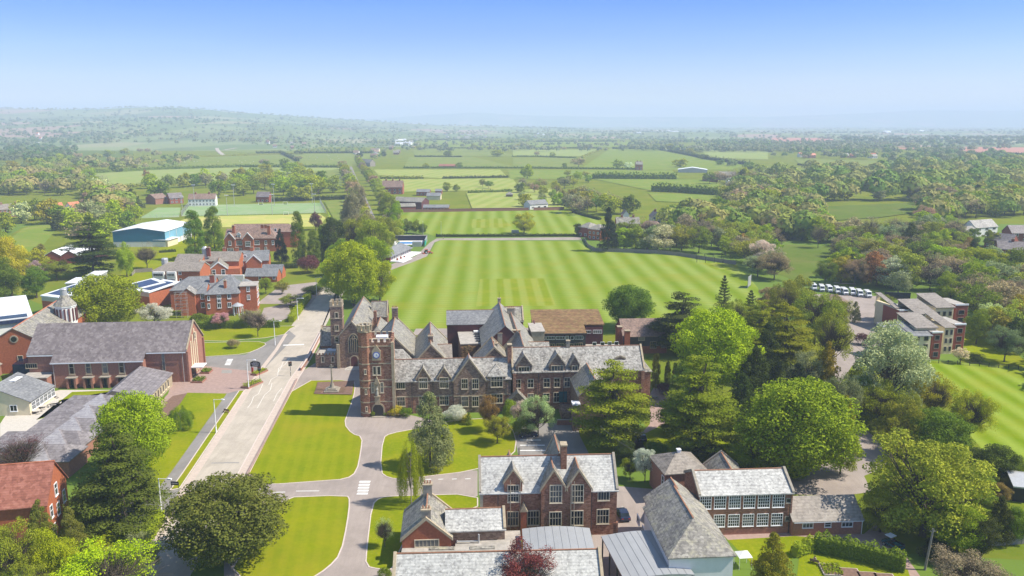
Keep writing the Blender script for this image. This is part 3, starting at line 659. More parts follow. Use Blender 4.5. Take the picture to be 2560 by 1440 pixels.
# east range
b=B('school_range','taller two storey stone range with three small dormers behind the big cedar','school building',(1282,930),(1611,923),9.9,SG)
EW=b.len; W_=10.; ze=9.9; zr=b.loc(1440,867.5,y=W_/2).z
b.gable(0,EW,0,W_,ze,zr,'x','red_stone','pale_slate',cope=(1,1))
for a in (0,EW-.8): b.box(a,a+.8,-.5,.1,-.3,ze-.4,'red_stone','buttress')
for cx,wd,top,r in ((1307,3.9,889,(1297,918,1323,931.5,4,1)),(1388.5,3.9,887,(1379,915,1407,929,4,1)),(1434,2.2,893,(1431,915,1443,928,2,1))):
    c=b.loc((r[0]+r[2])/2,925,y=-.02); b.dormer(c.x,wd,ze-.3,b.loc(cx,r[1]-3,y=-.02).z,b.loc(cx,top,y=-.02).z,-.02,4.6,rect=r[:4],n=r[4:],front=.1)
c=b.loc(1550,910,y=2.); b.dormer(c.x,2.4,ze+1.4,ze+2.2,b.loc(1550,892,y=2).z,2.,4.8)
b.win([(1288,949,1301,969,2,2),(1320,949,1333,968,2,2),(1360,947,1374,967,2,2),(1386,946,1399,967,2,2),(1411,945,1424,966,2,2),(1320,985,1333,1005,2,2),(1359,984,1373,1003,2,2),(1385,982,1398,1004,2,2),(1288,985,1301,1005,2,2)],y=0)
for px in (1346,1409): b.pipe(b.loc(px,960,y=-.12).x,-.12,0,ze-.2)
c=b.loc(1281,900,y=0); b.chimney(c.x-.5,W_/2-2,8,zr+1.5,1.,1.3,'red_stone',0,'dressed_stone')
# forward wing hidden by the cedar
x0=b.loc(1428,950,y=0).x; b.gable(x0,x0+7.5,-13,0,8.,11.6,'y','dark_stone','grey_slate',part='wing_wall',rpart='wing_roof',cope=(1,0))
b.box(x0-1.6,x0,-14.6,-12.4,-.3,6.2,'dark_stone','wing_wall'); b.box(x0-1.75,x0+.1,-14.7,-12.3,6.2,6.6,'white_paint','lead_cap')
b.box(x0-3.2,x0-.05,-7.,-1.5,0.,1.8,'dark_stone','terrace'); b.box(x0-3.,x0-1.,-.15,.0,1.8,4.6,'car_teal','door')
x1=b.loc(1294,990,y=-2.5).x; b.gable(x1-2.2,x1+2.2,-3.,0,3.2,5.6,'y','dark_stone','grey_slate',part='porch_wall',rpart='porch_roof',tiles=None)
b.gable(EW+.05,EW+1.9,1,9,9.,10.6,'x','red_stone','grey_slate',hip=(0,1.5),part='end_bay',rpart='end_bay_roof')
b.win([(3.6,1.2,5.2,3.6,2,2)],x=EW+1.9,sgn=1,local=True)
c=b.loc(1420,865,y=5); b.chimney(c.x,5,12,zr+1.6,.9,.7,'grey_stone',0)
b.done()
# chapel
b=B('chapel','stone chapel with steep slate nave, big traceried window and small battlemented bell tower','chapel',(852,920),(914,918.6),0,rot=4.3)
W_=b.len; L_=33; ap=b.loc(883,806,y=0).z; ze=9.6
b.gable(0,W_,0,L_,ze,ap,'y','dark_stone','grey_slate',cope=(1,1),ov=.4)
for y0 in range(0,28,5):
    for x0 in (-.7,W_): b.box(x0,x0+.7,y0,y0+.8,-.3,6.5,'dark_stone','buttress')
c=b.loc(884,860,y=0); k=MB()
def pointed(cx,z0,z1,w_,n=10):
    pr=[(cx-w_/2,z0)]
    for i in range(n+1): t=i/n; pr.append((cx-w_/2+w_/2*t**1.6 if False else cx-w_/2*math.cos(t*math.pi/2),z1+(w_*.85)*math.sin(t*math.pi/2)))
    for i in range(n-1,-1,-1): t=i/n; pr.append((cx+w_/2*math.cos(t*math.pi/2),z1+(w_*.85)*math.sin(t*math.pi/2)))
    return pr+[(cx+w_/2,z0)]
z0=b.loc(884,881,y=0).z; z1=b.loc(884,855,y=0).z; k.extr(pointed(c.x,z0-.2,z1,3.1),-.16,.05,'y'); o=k.build('window','dressed_stone',b.root)
k=MB(); k.extr(pointed(c.x,z0,z1,2.7),-.18,-.1,'y'); k.build('pane','glass_dark',o)
k=MB()
for i in range(1,5): x_=c.x-1.35+2.7*i/5; k.box(x_-.06,x_+.06,-.23,-.17,z0,z1+.6+ (1.2 if i in(2,3) else .2))
for s_ in (-1,1):
    for i in range(8):
        a=R_(i*22.5); e=R_((i+1)*22.5); cx=c.x+s_*.55; cz=z1+.55; k.tube((cx+.5*math.cos(a),-.2,cz+.5*math.sin(a)),(cx+.5*math.cos(e),-.2,cz+.5*math.sin(e)),.05,.05,4)
for i in range(8):
    a=R_(i*45); e=R_((i+1)*45); k.tube((c.x+.42*math.cos(a),-.2,z1+1.5+.42*math.sin(a)),(c.x+.42*math.cos(e),-.2,z1+1.5+.42*math.sin(e)),.05,.05,4)
k.build('tracery','dressed_stone',o)
d_=b.loc(886,905,y=0); arch(b,d_.x,.3,1.9,3.2,0,.3,'dressed_stone','clad_brown',name='doorway')
for i in range(4): b.box(d_.x-2.6+.3*i,d_.x+2.6,-2.6+.45*i,-.2,-.1+.0*i,.1+.12*i,'pale_path','steps')
b.box(-.9,-.1,-.5,1.,-.3,7.2,'dressed_stone','corner_pier')
k=MB(); k.box(c.x-.08,c.x+.08,-.1,.06,ap+.5,ap+1.5); k.box(c.x-.35,c.x+.35,-.1,.06,ap+1,ap+1.18); k.build('gable_cross','dressed_stone',b.root)
# bell tower
t0=b.loc(828,850,y=6).x; t1=b.loc(858,850,y=6).x
b.box(t0,t1,6,6+t1-t0,-.4,17.,'dark_stone','bell_tower'); w2=t1-t0
for z in (8,13.2,16.8): b.box(t0-.1,t1+.1,5.9,6.1+w2,z,z+.25,'dressed_stone','bell_tower_band')
for i in range(3):
    for (x_,y_) in ((t0+.05+i*w2*.36,5.95),(t0+.05+i*w2*.36,5.6+w2)): b.box(x_,x_+w2*.22,y_,y_+.45,17.05,18.5,'dressed_stone','battlement')
    for (x_,y_) in ((t0-.05,6+.05+i*w2*.36),(t1-.4,6.05+i*w2*.36)): b.box(x_,x_+.45,y_+.01,y_+w2*.22,17.04,18.45,'dressed_stone','battlement')
b.win([(838,782,845,794,1,1),(838,814,846,826,2,1),(838,843,846,854,1,2)],y=6,fw=.2)
b.gable(t0-3.5,t0,8,15,5.,9.5,'x','brown_stone','grey_slate',cope=(1,0),part='porch_wall',rpart='porch_roof')
b.gable(t1,0,7,13,6,9,'x','dark_stone','grey_slate',part='porch_wall',rpart='porch_roof')
b.gable(W_+.1,W_+5,10,26,6.2,9,'y','brown_stone','grey_slate',part='aisle_wall',rpart='aisle_roof',hip=(2,2))
b.gable(W_-.5,W_+4.5,26.5,32,9,13,'x','brown_stone','grey_slate',part='transept_wall',rpart='transept_roof',cope=(0,1))
b.box(W_+1,W_+1.9,18,19,8,12.5,'brown_stone','flue')
b.done()
# vestry in front of the bell tower
b=B('vestry','low battlemented stone vestry with flat lead roof left of the chapel door','vestry',(790,919),(847,918),0,rot=4.3)
W_=b.len-.3; b.box(0,W_,0,8,-.3,3.7,'dark_stone'); b.box(.35,W_-.35,.35,7.65,3.7,3.76,'flat_roof','roof')
for i in range(7):
    for y0 in (-.03,7.7): b.box(i*W_/6.6,i*W_/6.6+W_*.08,y0,y0+.33,3.7,4.35,'dark_stone','battlement')
    for x0 in (-.03,W_-.3): b.box(x0,x0+.33,.4+i*1.05,.95+i*1.05,3.7,4.35,'grey_stone','battlement')
b.box(W_*.45,W_*.85,4,5.6,3.76,4.2,'white_paint','skylight')
b.win([(804,892,810,904,1,1),(829,892,835,904,1,1)],y=0,fw=.18)
b.done()
# steep gables behind the range
def ns(name,label,cat,front,back,zr,ze,hw,wm,rm,cope=(1,1),hip=(0,0),hwr=None,group=SG,chim=(),t=.18,tiles='terracotta',cm='dressed_stone'):
    """building whose ridge runs away from the camera; front/back = photo pixels of the ridge ends at height zr"""
    a=P(*front,zr); c=P(*back,zr); rot=math.degrees(math.atan2((c-a).y,(c-a).x))-90
    bb=B(name,label,cat,front,back,zr,group,rot=rot); L=(c-a).length
    bb.gable(-hw,hwr or hw,0,L,ze,zr,'y',wm,rm,cope=cope,hip=hip,rp=hw/(hw+(hwr or hw)),t=t,tiles=tiles,cm=cm)
    bb.L=L
    for y_,h_,w_ in chim: bb.chimney(0,y_,zr-2,zr+h_,w_,w_*.8,wm,3)
    return bb
b=ns('school_hall','steep slate roofed hall with a tall chimney, just behind and right of the clock tower','school building',(978,838),(988,792),14.5,8.4,5.7,'dark_stone','grey_slate',chim=()); b.chimney(0,b.L-.6,12.5,17.2,1.7,1.2,'dark_stone',4); b.done()
b=ns('school_hall','narrower steep gabled block with a stubby chimney, behind the two paired dormers','school building',(1077,864),(1075.5,808),13.,8.,4.6,'dark_stone','grey_slate',chim=((5,1.2,1.3),)); b.gable(-1,5.5,3,12,8.,11.,'x','dark_stone','taupe_tile',part='side_wall',rpart='side_roof'); b.done()
b=ns('school_hall','small dark gabled block tucked behind the big front gable of the range','school building',(1236,871),(1229,845),12.5,7.5,4.9,'dark_stone','grey_slate',cope=(1,1)); b.done()
b=ns('school_hall','small gabled block beside an ochre capped chimney, behind the left end of the tall range','school building',(1308,864),(1299,832),13.6,8.6,3.9,'dark_stone','grey_slate',cope=(0,0)); b.chimney(-1.2,b.L+1.,9,14.,2.9,1.,'brick',0,'dressed_stone'); b.chimney(-5.4,b.L+.5,7,13.5,1.3,1.3,'grey_stone',2); b.chimney(-7.,b.L-6,7,12.4,1.3,1.3,'grey_stone',2); b.gable(1.5,8,b.L-3,b.L+5,8.,10.5,'x','grey_stone','pale_slate',part='side_wall',rpart='side_roof'); b.done()
b=ns('school_hall','dark slate gabled wing with one rooflight, behind the ochre capped chimney','school building',(1293,829),(1277,782),14,7.8,5.6,'grey_stone','grey_slate',cope=(0,0)); b.chimney(0,b.L,12,15.4,2.2,1.2,'grey_stone',4); k=MB(); k.slab([(-2.6,b.L-9,11.45),(-2.0,b.L-9,12.1),(-2.0,b.L-4,12.1),(-2.6,b.L-4,11.45)],.1); k.build('rooflight','white_paint',b.root); b.box(5.7,9.5,b.L-6,b.L+4,0,9.5,'grey_stone'); b.box(5.5,9.7,b.L-6.2,b.L+4.2,9.5,9.7,'flat_roof','roof'); b.done()
b=ns('great_hall','tallest school hall with high cross ridge and stone finial at the cricket field edge','school building',(1263,815),(1248,757),15.6,10.,6.2,'clad_brown','grey_slate',cope=(0,0)); L_=b.L
b.chimney(0,L_,14.8,16.9,.9,.9,'dressed_stone',0); k=MB(); k.tube((0,L_,17),(0,L_,19.2),.06,.03); k.build('lightning_rod','dark_metal',b.root)
b.gable(-16,-1,L_-9,L_+3,11.3,14.,'x','clad_brown','blue_slate',part='side_wall',rpart='side_roof'); b.gable(0,7,L_-5,L_+3,11,14.4,'x','clad_brown','grey_slate',part='side_wall',rpart='side_roof',cope=(0,1)); b.done()
b=B('kitchen_block','flat roofed block with five roof vents and ivy on its front wall, behind the range','school building',(1152,860),(1211,858),9.,SG)
b.box(0,b.len,0,14,-.3,8.8,'dark_stone'); b.box(-.15,b.len+.15,-.15,14,8.8,9.05,'flat_roof','roof')
for i in range(5): b.box(b.len-2.1,b.len-.6,1.5+i*2.5,2.9+i*2.5,9.05,9.45,'dark_metal' if i<4 else 'white_paint','roof_vent')
random.seed(3); k=MB()
for i in range(900):
    x_=random.uniform(.1,b.len-.1); z_=random.uniform(3,8.6)-random.random()**3*2; s_=random.uniform(.12,.3); y_=-random.uniform(.05,.3)
    k.poly([(x_-s_,y_,z_),(x_,y_-.15,z_-s_),(x_+s_,y_,z_),(x_,y_+.05,z_+s_)])
k.build('ivy','mossy_roof',b.root); b.done()
# moss roofed block
b=B('classroom_block','two storey dark clad block with a big rust brown mossy roof','school building',(1338,833),(1464,832),8.6,SG); W1=b.len
xr=b.loc(1513,811,z=9.7).x
b.box(0,W1,0,7,-.3,8.3,'clad_brown'); b.box(0,xr-.4,7.02,21,-.3,8.6,'clad_brown')
k=b.mb('roof','mossy_roof'); sl_=.1
k.slab([(-.4,-.5,8.6),(W1+.3,-.5,8.6),(W1+.3,7,8.6+7.5*sl_),(-.4,7,8.6+7.5*sl_)],.3); k.slab([(-.4,7,9.35),(xr,7,9.35),(xr,21.4,9.35+14.4*sl_),(-.4,21.4,9.35+14.4*sl_)],.3)
b.box(0,xr-.4,20.5,21,8.6,10.4,'clad_brown'); b.box(0.02,.4,7,20.6,8.5,9.8,'clad_brown')
k=b.mb('fascia','dark_metal'); k.box(-.45,W1+.35,-.58,-.5,8.2,8.62)
k=b.mb('dark_band','dark_metal'); k.box(-.05,W1+.05,-.04,.0,4.2,7.8)
b.win([(1344,841,1363,848,5,1),(1367,841,1387,848,5,1),(1391,841,1410,848,5,1),(1414,840.5,1421,848,1,1),(1427,840.5,1434,848,1,1),(1438,840,1457,847.5,5,1)],y=-.04,mat='white_paint',fw=.1,sill=False)
b.win([(1344,860,1361,868,4,1),(1366,860,1386,868,4,1),(1391,859,1409,868,4,1),(1413,859,1433,868,5,1),(1437,858,1456,868,4,1)],y=-.04,mat='dressed_stone',fw=.1,sill=False)
b.win([(1464,826,1477,833,3,1),(1483,825.5,1504,833,4,1)],y=7.02,mat='white_paint',fw=.1,sill=False)
b.box(W1+.02,W1+10.5,-2,4,-.3,3.6,'brick','lower_wing'); b.box(W1-.1,W1+10.8,-2.3,4.3,3.6,3.85,'flat_roof','lower_roof')
b.win([(1482,856,1490,863,1,1),(1502,855.5,1510,863,1,1),(1520,855,1528,862.5,1,1),(1537,854.5,1545,862,1,1)],y=-2,mat='white_paint',fw=.1,sill=False)
b.done()
b=B('music_school','brown tiled brick building half in shade under the dark cedar','school building',(1558,841),(1668,839),5.6,SG)
zr=b.loc(1600,797,y=6).z; b.gable(0,b.len,0,12,5.6,zr,'x','brick','brown_tile',tiles=None); b.box(-.02,b.len,-.04,0,2.4,5.4,'dark_metal','clad_band'); b.chimney(1.,-1,-.2,7.6,1.6,1.2,'brick',0); b.chimney(-.6,3.,-.2,7.9,1.4,1.6,'brick',0)
b.win([(1597,842,1611,850,4,1),(1626,855,1640,869,3,2),(1654,855,1666,868,3,2)],y=-.04,mat='dressed_stone'); b.done()
# lower hall at the front
b=B('boarding_house','pale slate roofed brick hall with twin front gables and a chimney, bottom centre','school building',(1200,1231),(1543,1223),8.4,SG)
FW=b.len; W_=9.; ze=8.4; zr=b.loc(1300,1142,y=W_/2).z
b.gable(0,FW,0,W_,ze,zr,'x','brown_stone','white_slate',cope=(1,1),cm='grey_stone')
b.box(-.02,.5,-.25,.3,-.3,ze,'grey_stone','buttress'); b.box(FW-.5,FW+.3,-.1,.5,-.3,2.2,'brown_stone','plinth'); b.box(.1,FW+.05,-.1,.02,-.3,2.,'brown_stone','plinth')
c=b.loc(1283,1200,y=-.12); b.dormer(c.x,3.1,ze-4,b.loc(1283,1207,y=-.12).z,b.loc(1282,1177,y=-.12).z,-.12,4.2,'brown_stone','grey_slate',rect=(1270.5,1214,1296,1253),n=(4,3),mat='dressed_stone')
x0=b.loc(1353,1230,y=-1.1).x; x1=b.loc(1478,1230,y=-1.1).x; xm=(x0+x1)/2
for i,(a,c2,px) in enumerate(((x0,xm,1388),(xm+.002,x1,1442))):
    b.gable(a,c2,-1.1,4.4,ze+.7,b.loc(px,1178,y=-1.1).z,'y','brown_stone','grey_slate',cope=(1,0),cm='dressed_stone',part='twin_gable',rpart='twin_gable_roof',ov=.05,tiles='terracotta')
b.win([(1376,1214,1403,1255,4,3),(1431.6,1213,1457,1254,4,3),(1375,1281,1402,1313,4,2),(1429,1278,1456,1311,4,2)],y=-1.1)
b.win([(1496,1229.5,1522,1249,4,1),(1493.5,1274.6,1520.6,1307,4,2),(1269,1280,1295,1312,4,2),(1319.5,1278,1346.6,1311,4,2)],y=-.1)
c=b.loc(1409,1160,y=3); b.chimney(c.x,3.4,9,zr+2.6,1.,1.6,'brown_stone',0)
b.gable(c.x-3.,c.x+1.6,4.4,12,ze,zr+.75,'y','brown_stone','grey_slate',part='rear_wing_wall',rpart='rear_wing_roof',cope=(0,1))
c=b.loc(1273,1140,y=9); b.gable(c.x-1.5,c.x+1.5,W_-1.5,W_+.4,ze,b.loc(1273,1131,y=W_).z,'y','brown_stone','grey_slate',part='rear_dormer_wall',rpart='rear_dormer_roof')
for px,y_ in ((1245,-.15),(1276,-.3),(1301,-.3),(1427,-1.3),(1435,-1.3),(1352,-.2),(1479,-.2)): b.pipe(b.loc(px,1260,y=y_).x,y_,1,ze+(2.2 if y_<-.25 else 0),'grey_stone' if y_<-.25 else 'dark_metal',.06)
c=b.loc(1309,1290,y=-.8); b.box(c.x-.5,c.x+.5,-1.1,-.1,-.3,5.2,'brick','bellcote'); k=MB(); k.extr([(c.x-.7,5.2),(c.x+.7,5.2),(c.x,6.6)],-1.25,-.1,'y'); k.build('bellcote_roof','dressed_stone',b.root)
b.done()
b=ns('lodge','small steep mottled slate gable with two chimneys, left of the front hall','school building',(1065,1300),(1069.5,1232),7.8,4.4,3.9,'brick','grey_slate',cope=(1,1)); b.chimney(0,1.2,6.5,9.,1.5,1.,'grey_stone',3); b.chimney(0,b.L-.3,6.,9.5,1.5,1.,'grey_stone',3)
b.win([(-1.8,3.2,1.9,4.3,6,1)],y=0,local=True); b.box(-3.95,3.95,-.06,0,-.3,2.6,'orange_brick','lower_wall')
x0=3.2; b.gable(x0,x0+9.5,1.5,7.6,5.,7.0,'x','dark_stone','white_slate',part='link_wall',rpart='link_roof',cope=(0,1)); b.done()
b=B('kitchen_annexe','flat grey felted roof with skylight, pipes and a sunken yard, behind the bottom roof','school building',(1002,1380),(1303,1374),3.,SG)
b.box(8.8,b.len,0,3.2,-.3,2.8,'dull_brick'); b.box(.3,8.8,0,1.2,-.3,2.8,'dull_brick'); b.box(8.6,b.len+.1,-.1,3.3,2.8,3.05,'flat_roof','roof'); b.box(.1,8.6,-.1,1.3,2.8,3.04,'flat_roof','roof')
b.box(13.,b.len,3.32,6,-.3,2.8,'dull_brick'); b.box(12.8,b.len+.1,3.3,6.1,2.8,3.0,'flat_roof','roof')
k=MB(); k.extr([(14.2,3.06),(16.6,3.06),(14.6,4.)],3.6,4.8,'y'); k.build('skylight','grey_membrane',b.root)
for x0,x1 in ((4.5,8.5),(11,15)): k=MB(); k.box(x0,x1,.2,1.1,3.05,3.2); k.build('roof_panel','grey_slate',b.root)
k=MB(); k.tube((8.9,2.2,3.4),(12.4,2.2,3.4),.12,.12,8); k.tube((12.4,2.2,2.9),(12.4,2.2,4.6),.14,.14,8); k.tube((8.9,2.2,3.4),(8.9,3.1,3.1),.12,.12,8); k.build('vent_pipe','galvanised',b.root)
b.done()
b=B('dining_hall','long pale lichened slate roof crossing the bottom edge behind the red maple','school building',(988,1387),(1498,1375),8.5,SG,y=6.)
b.gable(0,b.len,0,12,3.6,8.5,'x','brown_stone','white_slate',cope=(1,1),cm='dressed_stone'); b.done()
def barrel(name,label,L,R,z,front,rise,wm,seg=8,dark=None,depth=None,open_=False,group=SG):
    bb=B(name,label,'school building',L,R,z,group); k=MB(); n=seg; W_=bb.len
    pr=[(W_*i/n,z-.25+rise*math.sin(math.pi*(.18+.64*i/n))-rise*math.sin(math.pi*.18)) for i in range(n+1)]
    pr=pr+[(h,q-.22) for h,q in pr[::-1]]
    k.extr(pr,-front,.0,'y'); k.build('roof','grey_membrane',bb.root)
    for i in range(1,9): 
        x_=W_*i/9; q=z-.24+rise*math.sin(math.pi*(.18+.64*i/9))-rise*math.sin(math.pi*.18); bb.box(x_-.03,x_+.03,-front,0,q-.02,q+.035,'grey_membrane','roof_seam')
    if open_:
        for x_ in (.1,W_-.3):
            for y_ in np.linspace(-front+.2,-.4,4): bb.box(x_,x_+.2,y_,y_+.2,0,z-.4,'dark_metal','post')
    else: bb.box(.1,W_-.1,-front+.1,-.1,-.3,z-.5,wm)
    return bb
b=barrel('sports_annexe','curved pale grey metal roof below the twin gables of the front hall',(1305,1318.5),(1474,1316.5),4.6,7.5,.9,'dull_brick'); b.done()
b=barrel('covered_court','wide curved grey metal canopy half in shade left of the white walled building',(1503,1337),(1662,1324),4.6,13.,1.,'dull_brick',open_=True); b.done()
b=ns('art_block','white walled block with a long hipped grey tile roof at the bottom right','school building',(1757,1337),(1686,1219),9.9,6.5,4.9,'render_white','grey_slate',cope=(0,0),hip=(4.8,0),tiles='terracotta'); L_=b.L
b.win([(3+i*4,1.5,4.6+i*4,2.6,2,1) for i in range(5)],x=-4.9,sgn=-1,local=True,mat='white_paint')
b.gable(-3.9,4.9,L_,L_+4,6.3,9.6,'y','render_white','grey_slate',part='rear_wall',rpart='rear_roof'); b.done()
b=B('classroom_block','brick classroom block with two rows of big white gridded windows','school building',(1748.6,1238.8),(1983,1231.8),7.5,SG); W_=9.; zr=b.loc(1850,1175.5,y=W_/2).z
b.gable(0,b.len,0,W_,7.5,zr,'x','brown_stone','white_slate',cope=(1,1),cm='grey_stone',ov=.3)
b.win([(1751+36.5*i,1242-1.*i,1776+36.5*i,1270.5-.9*i,5,4) for i in range(6)]+[(1786+36*i,1288-.9*i,1810+36*i,1315-.9*i,5,4) for i in range(5)],y=0,mat='white_paint',fw=.1,mw=.07)
b.win([(1967,1247,1975,1255,1,1),(1964,1292,1972,1300,1,1)],y=0,mat='grey_stone'); b.pipe(b.len-.4,-.12,0,7.3); b.box(.02,b.len,-.05,0,-.3,1.,'dull_brick','plinth'); b.done()
b=B('annexe','single storey brick annexe with taupe tiled roof, right of the gridded windows','school building',(1981,1302.5),(2157,1297),2.8,SG); zr=b.loc(2060,1240,y=4.).z
b.gable(.15,b.len,0,8.,2.8,zr,'x','dull_brick','taupe_tile',cope=(0,0),tiles=None)
b.win([(2008,1302,2031,1318,3,2),(2063,1301,2076,1316,1,3),(2106,1299,2130,1315,3,2)],y=0,mat='white_paint',fw=.1); b.pipe(b.len-.1,-.15,0,2.7,'white_paint'); b.box(.2,b.len,-.38,-.28,2.5,2.66,'white_paint','gutter'); b.done()
b=B('hipped_block','square brown hipped roof block behind the gridded brick classrooms','school building',(1664,1184.5),(1767,1176.5),6.,SG); b.gable(0,b.len,0,8.3,6.,8.2,'x','dull_brick','taupe_tile',hip=(3.6,3.6),tiles=None)
c=b.len/2; b.chimney(c,4.1,7.9,8.7,.6,.6,'white_paint',0,'white_paint'); b.box(b.len-1.6,b.len+.9,-2.2,-.02,-.3,5.,'dull_brick','stair_block'); b.box(b.len-1.6,b.len-1.2,-2.2,0,5.,6.2,'orange_brick','stair_block'); b.win([(.6,3,1.6,5,1,2)],x=0,sgn=-1,local=True,mat='white_paint'); b.done()
b=ns('garden_store','small pale gabled slate roof between the brown hipped block and the big lime tree','outbuilding',(1829,1176),(1803,1132),7.,4.4,3.2,'dull_brick','grey_slate',cope=(0,1),cm='grey_stone'); b.done()
# ---------------------------------------------------------------- left campus
b=B('brick_house','orange brick gabled house with a plum red tiled roof at the left edge','house',(115,1257),(157,1191),8.,rot=12,group=None)
b.gable(-17,0,0,10.,8.,b.loc(125,1155,y=5).z,'x','orange_brick','red_tile',tiles='orange_tile',ov=.5)
b.win([(1.2,4.6,2.2,6.6,1,2),(4.2,7.2,5.3,9.2,1,2),(7.4,4.4,8.5,6.4,1,2),(1.4,1,2.6,3,1,2),(4.2,3.6,5.4,5.6,1,2)],x=0,sgn=1,local=True,mat='white_paint')
b.box(-15,-11.,-2.5,-.02,-.3,6.2,'orange_brick','bay'); b.roof(-15,-11,-2.5,0,6.2,7.6,'x',(0,0),.2,'red_tile',tiles=None,part='bay_roof'); b.win([(-14.2,1.5,-12,3.4,3,2),(-14.2,4.2,-12,5.6,3,1)],y=-2.5,local=True,mat='white_paint'); b.done()
b=B('assembly_hall','huge plum slate roofed brick hall with tall narrow windows, facing the road','school building',(129,906.6),(356,901),7.1,SG); LW=b.len
xl=b.loc(72,883,z=9).x; xr=b.loc(463,877,z=9).x; zr=b.loc(280,806.5,y=10).z; m_=(zr-7.1)/10
def wl(x): return x
b.box(0,LW,0,3,-.3,6.9,'dull_brick'); b.gable(xl,xr,2.3,17.7,7.1+m_*2.3,zr,'x','dull_brick','purple_slate',tiles=None,ov=.4)
b.mb('roof','purple_slate').slab([(-.3,-.4,7.28-.4*m_),(LW+.3,-.4,7.28-.4*m_),(LW+.3,1.88,7.28+1.88*m_),(-.3,1.88,7.28+1.88*m_)],.18)
b.box(-.3,LW+.3,-.5,-.4,6.75,7.05,'white_paint','gutter'); b.box(xl,-.35,1.75,1.85,8.35,8.65,'white_paint','gutter'); b.box(LW+.35,xr,1.75,1.85,8.35,8.65,'white_paint','gutter')
for i in range(4):
    x0=172.5+41.8*i; b.win([(x0,906.8-.9*i,x0+13,934-.9*i,1,2)],y=0,fw=.28,mat='dressed_stone',gl='car_teal' if False else 'glass_dark')
    c=b.loc(x0+6.5,960,y=-1.2).x; b.box(c-1.25,c-.75,-1.4,-.02,-.3,2.9,'dull_brick','porch_pier'); b.box(c+.75,c+1.25,-1.4,-.02,-.3,2.9,'dull_brick','porch_pier'); b.box(c-1.35,c+1.35,-1.55,-.02,2.9,3.15,'grey_stone','porch_hood'); b.win([(c-.7,0.1,c+.7,2.6,2,1)],y=0,local=True,fw=.05,mat='grey_timber',sill=False)
b.win([(-7.8,5.1,-5.0,6.2,5,1)],y=2.3,local=True,mat='dressed_stone'); c=b.loc(408,900,y=2.3).x; b.win([(c-.25,3.5,c+.35,8.2,1,4)],y=2.3,local=True,mat='grey_stone',fw=.08)
for x_ in (.3,LW-4.8): b.pipe(x_,-.12,0,6.8,'galvanised')
b.pipe(xr-1.,2.15,0,8.4,'galvanised')
# gable end to the road
for y_ in (6.6,8.3,10,11.7): b.box(xr+.0,xr+.14,y_-.28,y_+.28,.5,13.2-abs(y_-10)*m_,'render_cream','gable_strip')
b.win([(9.6,10.2,10.4,12.,1,2)],x=xr+.14,sgn=1,local=True); b.box(xr,xr+3.2,5.2,9.2,3.,3.25,'white_paint','canopy'); b.box(xr,xr+.2,6,8.4,0,2.8,'glass_dark','door')
for y_ in (2.3,17.2): b.box(xr,xr+.5,y_-.2,y_+.3,-.3,8.6,'dull_brick','pier')
k=b.mb('verge','dressed_stone'); 
for s_ in (2.2,17.8): k.extr([(s_,7.2+m_*2.2),(10,zr+.15),(10,zr+.45),(s_,7.5+m_*2.2)],xr+.02,xr+.4,'x')
b.box(xl-.1,-.5,-2.5,2.2,-.3,3.6,'dull_brick','side_wing'); b.box(xl-.3,-.4,-2.7,2.2,3.6,3.85,'flat_roof','side_wing_roof'); b.done()
b=B('cloister_wing','low pale slate wing with a row of square stone framed windows, beside the hall','school building',(368,995),(429,933),3.5,SG); L_=b.len
b.gable(0,L_,0,11,3.5,5.6,'x','dressed_stone','violet_slate',rp=.72,tiles=None,ov=.4)
b.win([(1.2+i*2.05,1.,2.3+i*2.05,2.9,1,1) for i in range(8)],y=0,local=True,mat='render_cream',fw=.15); b.done()
# stepped hipped classrooms
b=B('stepped_classrooms','chain of low violet slate roofs with pale hipped triangles stepping down beside the lime tree','school building',(158,989),(290,988),5.6,SG,rot=1.5,y=0)
rows=[((158,989),(300,988),(251,989)),((120,1017),(292,1015),(220,1017)),((80,1047),(262,1046),(184,1047)),((-10,1079),(222,1077),(144,1079)),((-10,1112),(190,1110),(100,1112))]
for i,(l_,r_,t_p) in enumerate(rows):
    a=b.loc(*l_,z=5.6); c=b.loc(*r_,z=5.6); t0=b.loc(*t_p,z=5.6); x0,x1,y_=a.x,c.x,a.y
    b.box(x0,x1,y_-3.6,y_+3.6,-.3,3.5-.004*i,'dull_brick'); b.roof(x0,x1,y_-3.7,y_+3.7,3.5,5.5-.01*i,'x',(2.5,2.5),.3,'violet_slate',tiles=None)
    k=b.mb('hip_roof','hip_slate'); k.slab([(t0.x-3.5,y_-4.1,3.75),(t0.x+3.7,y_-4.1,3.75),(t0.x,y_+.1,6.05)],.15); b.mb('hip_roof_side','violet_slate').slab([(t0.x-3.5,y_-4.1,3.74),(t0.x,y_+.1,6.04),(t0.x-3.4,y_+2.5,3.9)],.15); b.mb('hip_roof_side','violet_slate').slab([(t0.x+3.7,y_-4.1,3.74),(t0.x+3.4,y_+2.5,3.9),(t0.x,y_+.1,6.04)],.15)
b.done()
b=B('tuck_shop','cream walled cafe with blue slate roof and rooflights, by the picnic tables','cafe',(72,1003),(132,964),3.6,None); L_=b.len
b.gable(0,L_,0,14,3.6,7.2,'x','render_cream','blue_slate',tiles=None,rp=.6,ov=.5); b.win([(1+i*1.9,1.,2.5+i*1.9,2.8,3,2) for i in range(6)],y=0,local=True,mat='white_paint'); b.gable(-2,7,14,22,3.4,6.4,'y','render_white','blue_slate',part='rear_wall',rpart='rear_roof',tiles=None)
b.win([(3,1.2,4.5,2.6,2,1),(9,1.2,10,3.4,1,1),(11,1.2,12,3.4,1,1)],x=0,sgn=-1,local=True,mat='white_paint'); k=MB()
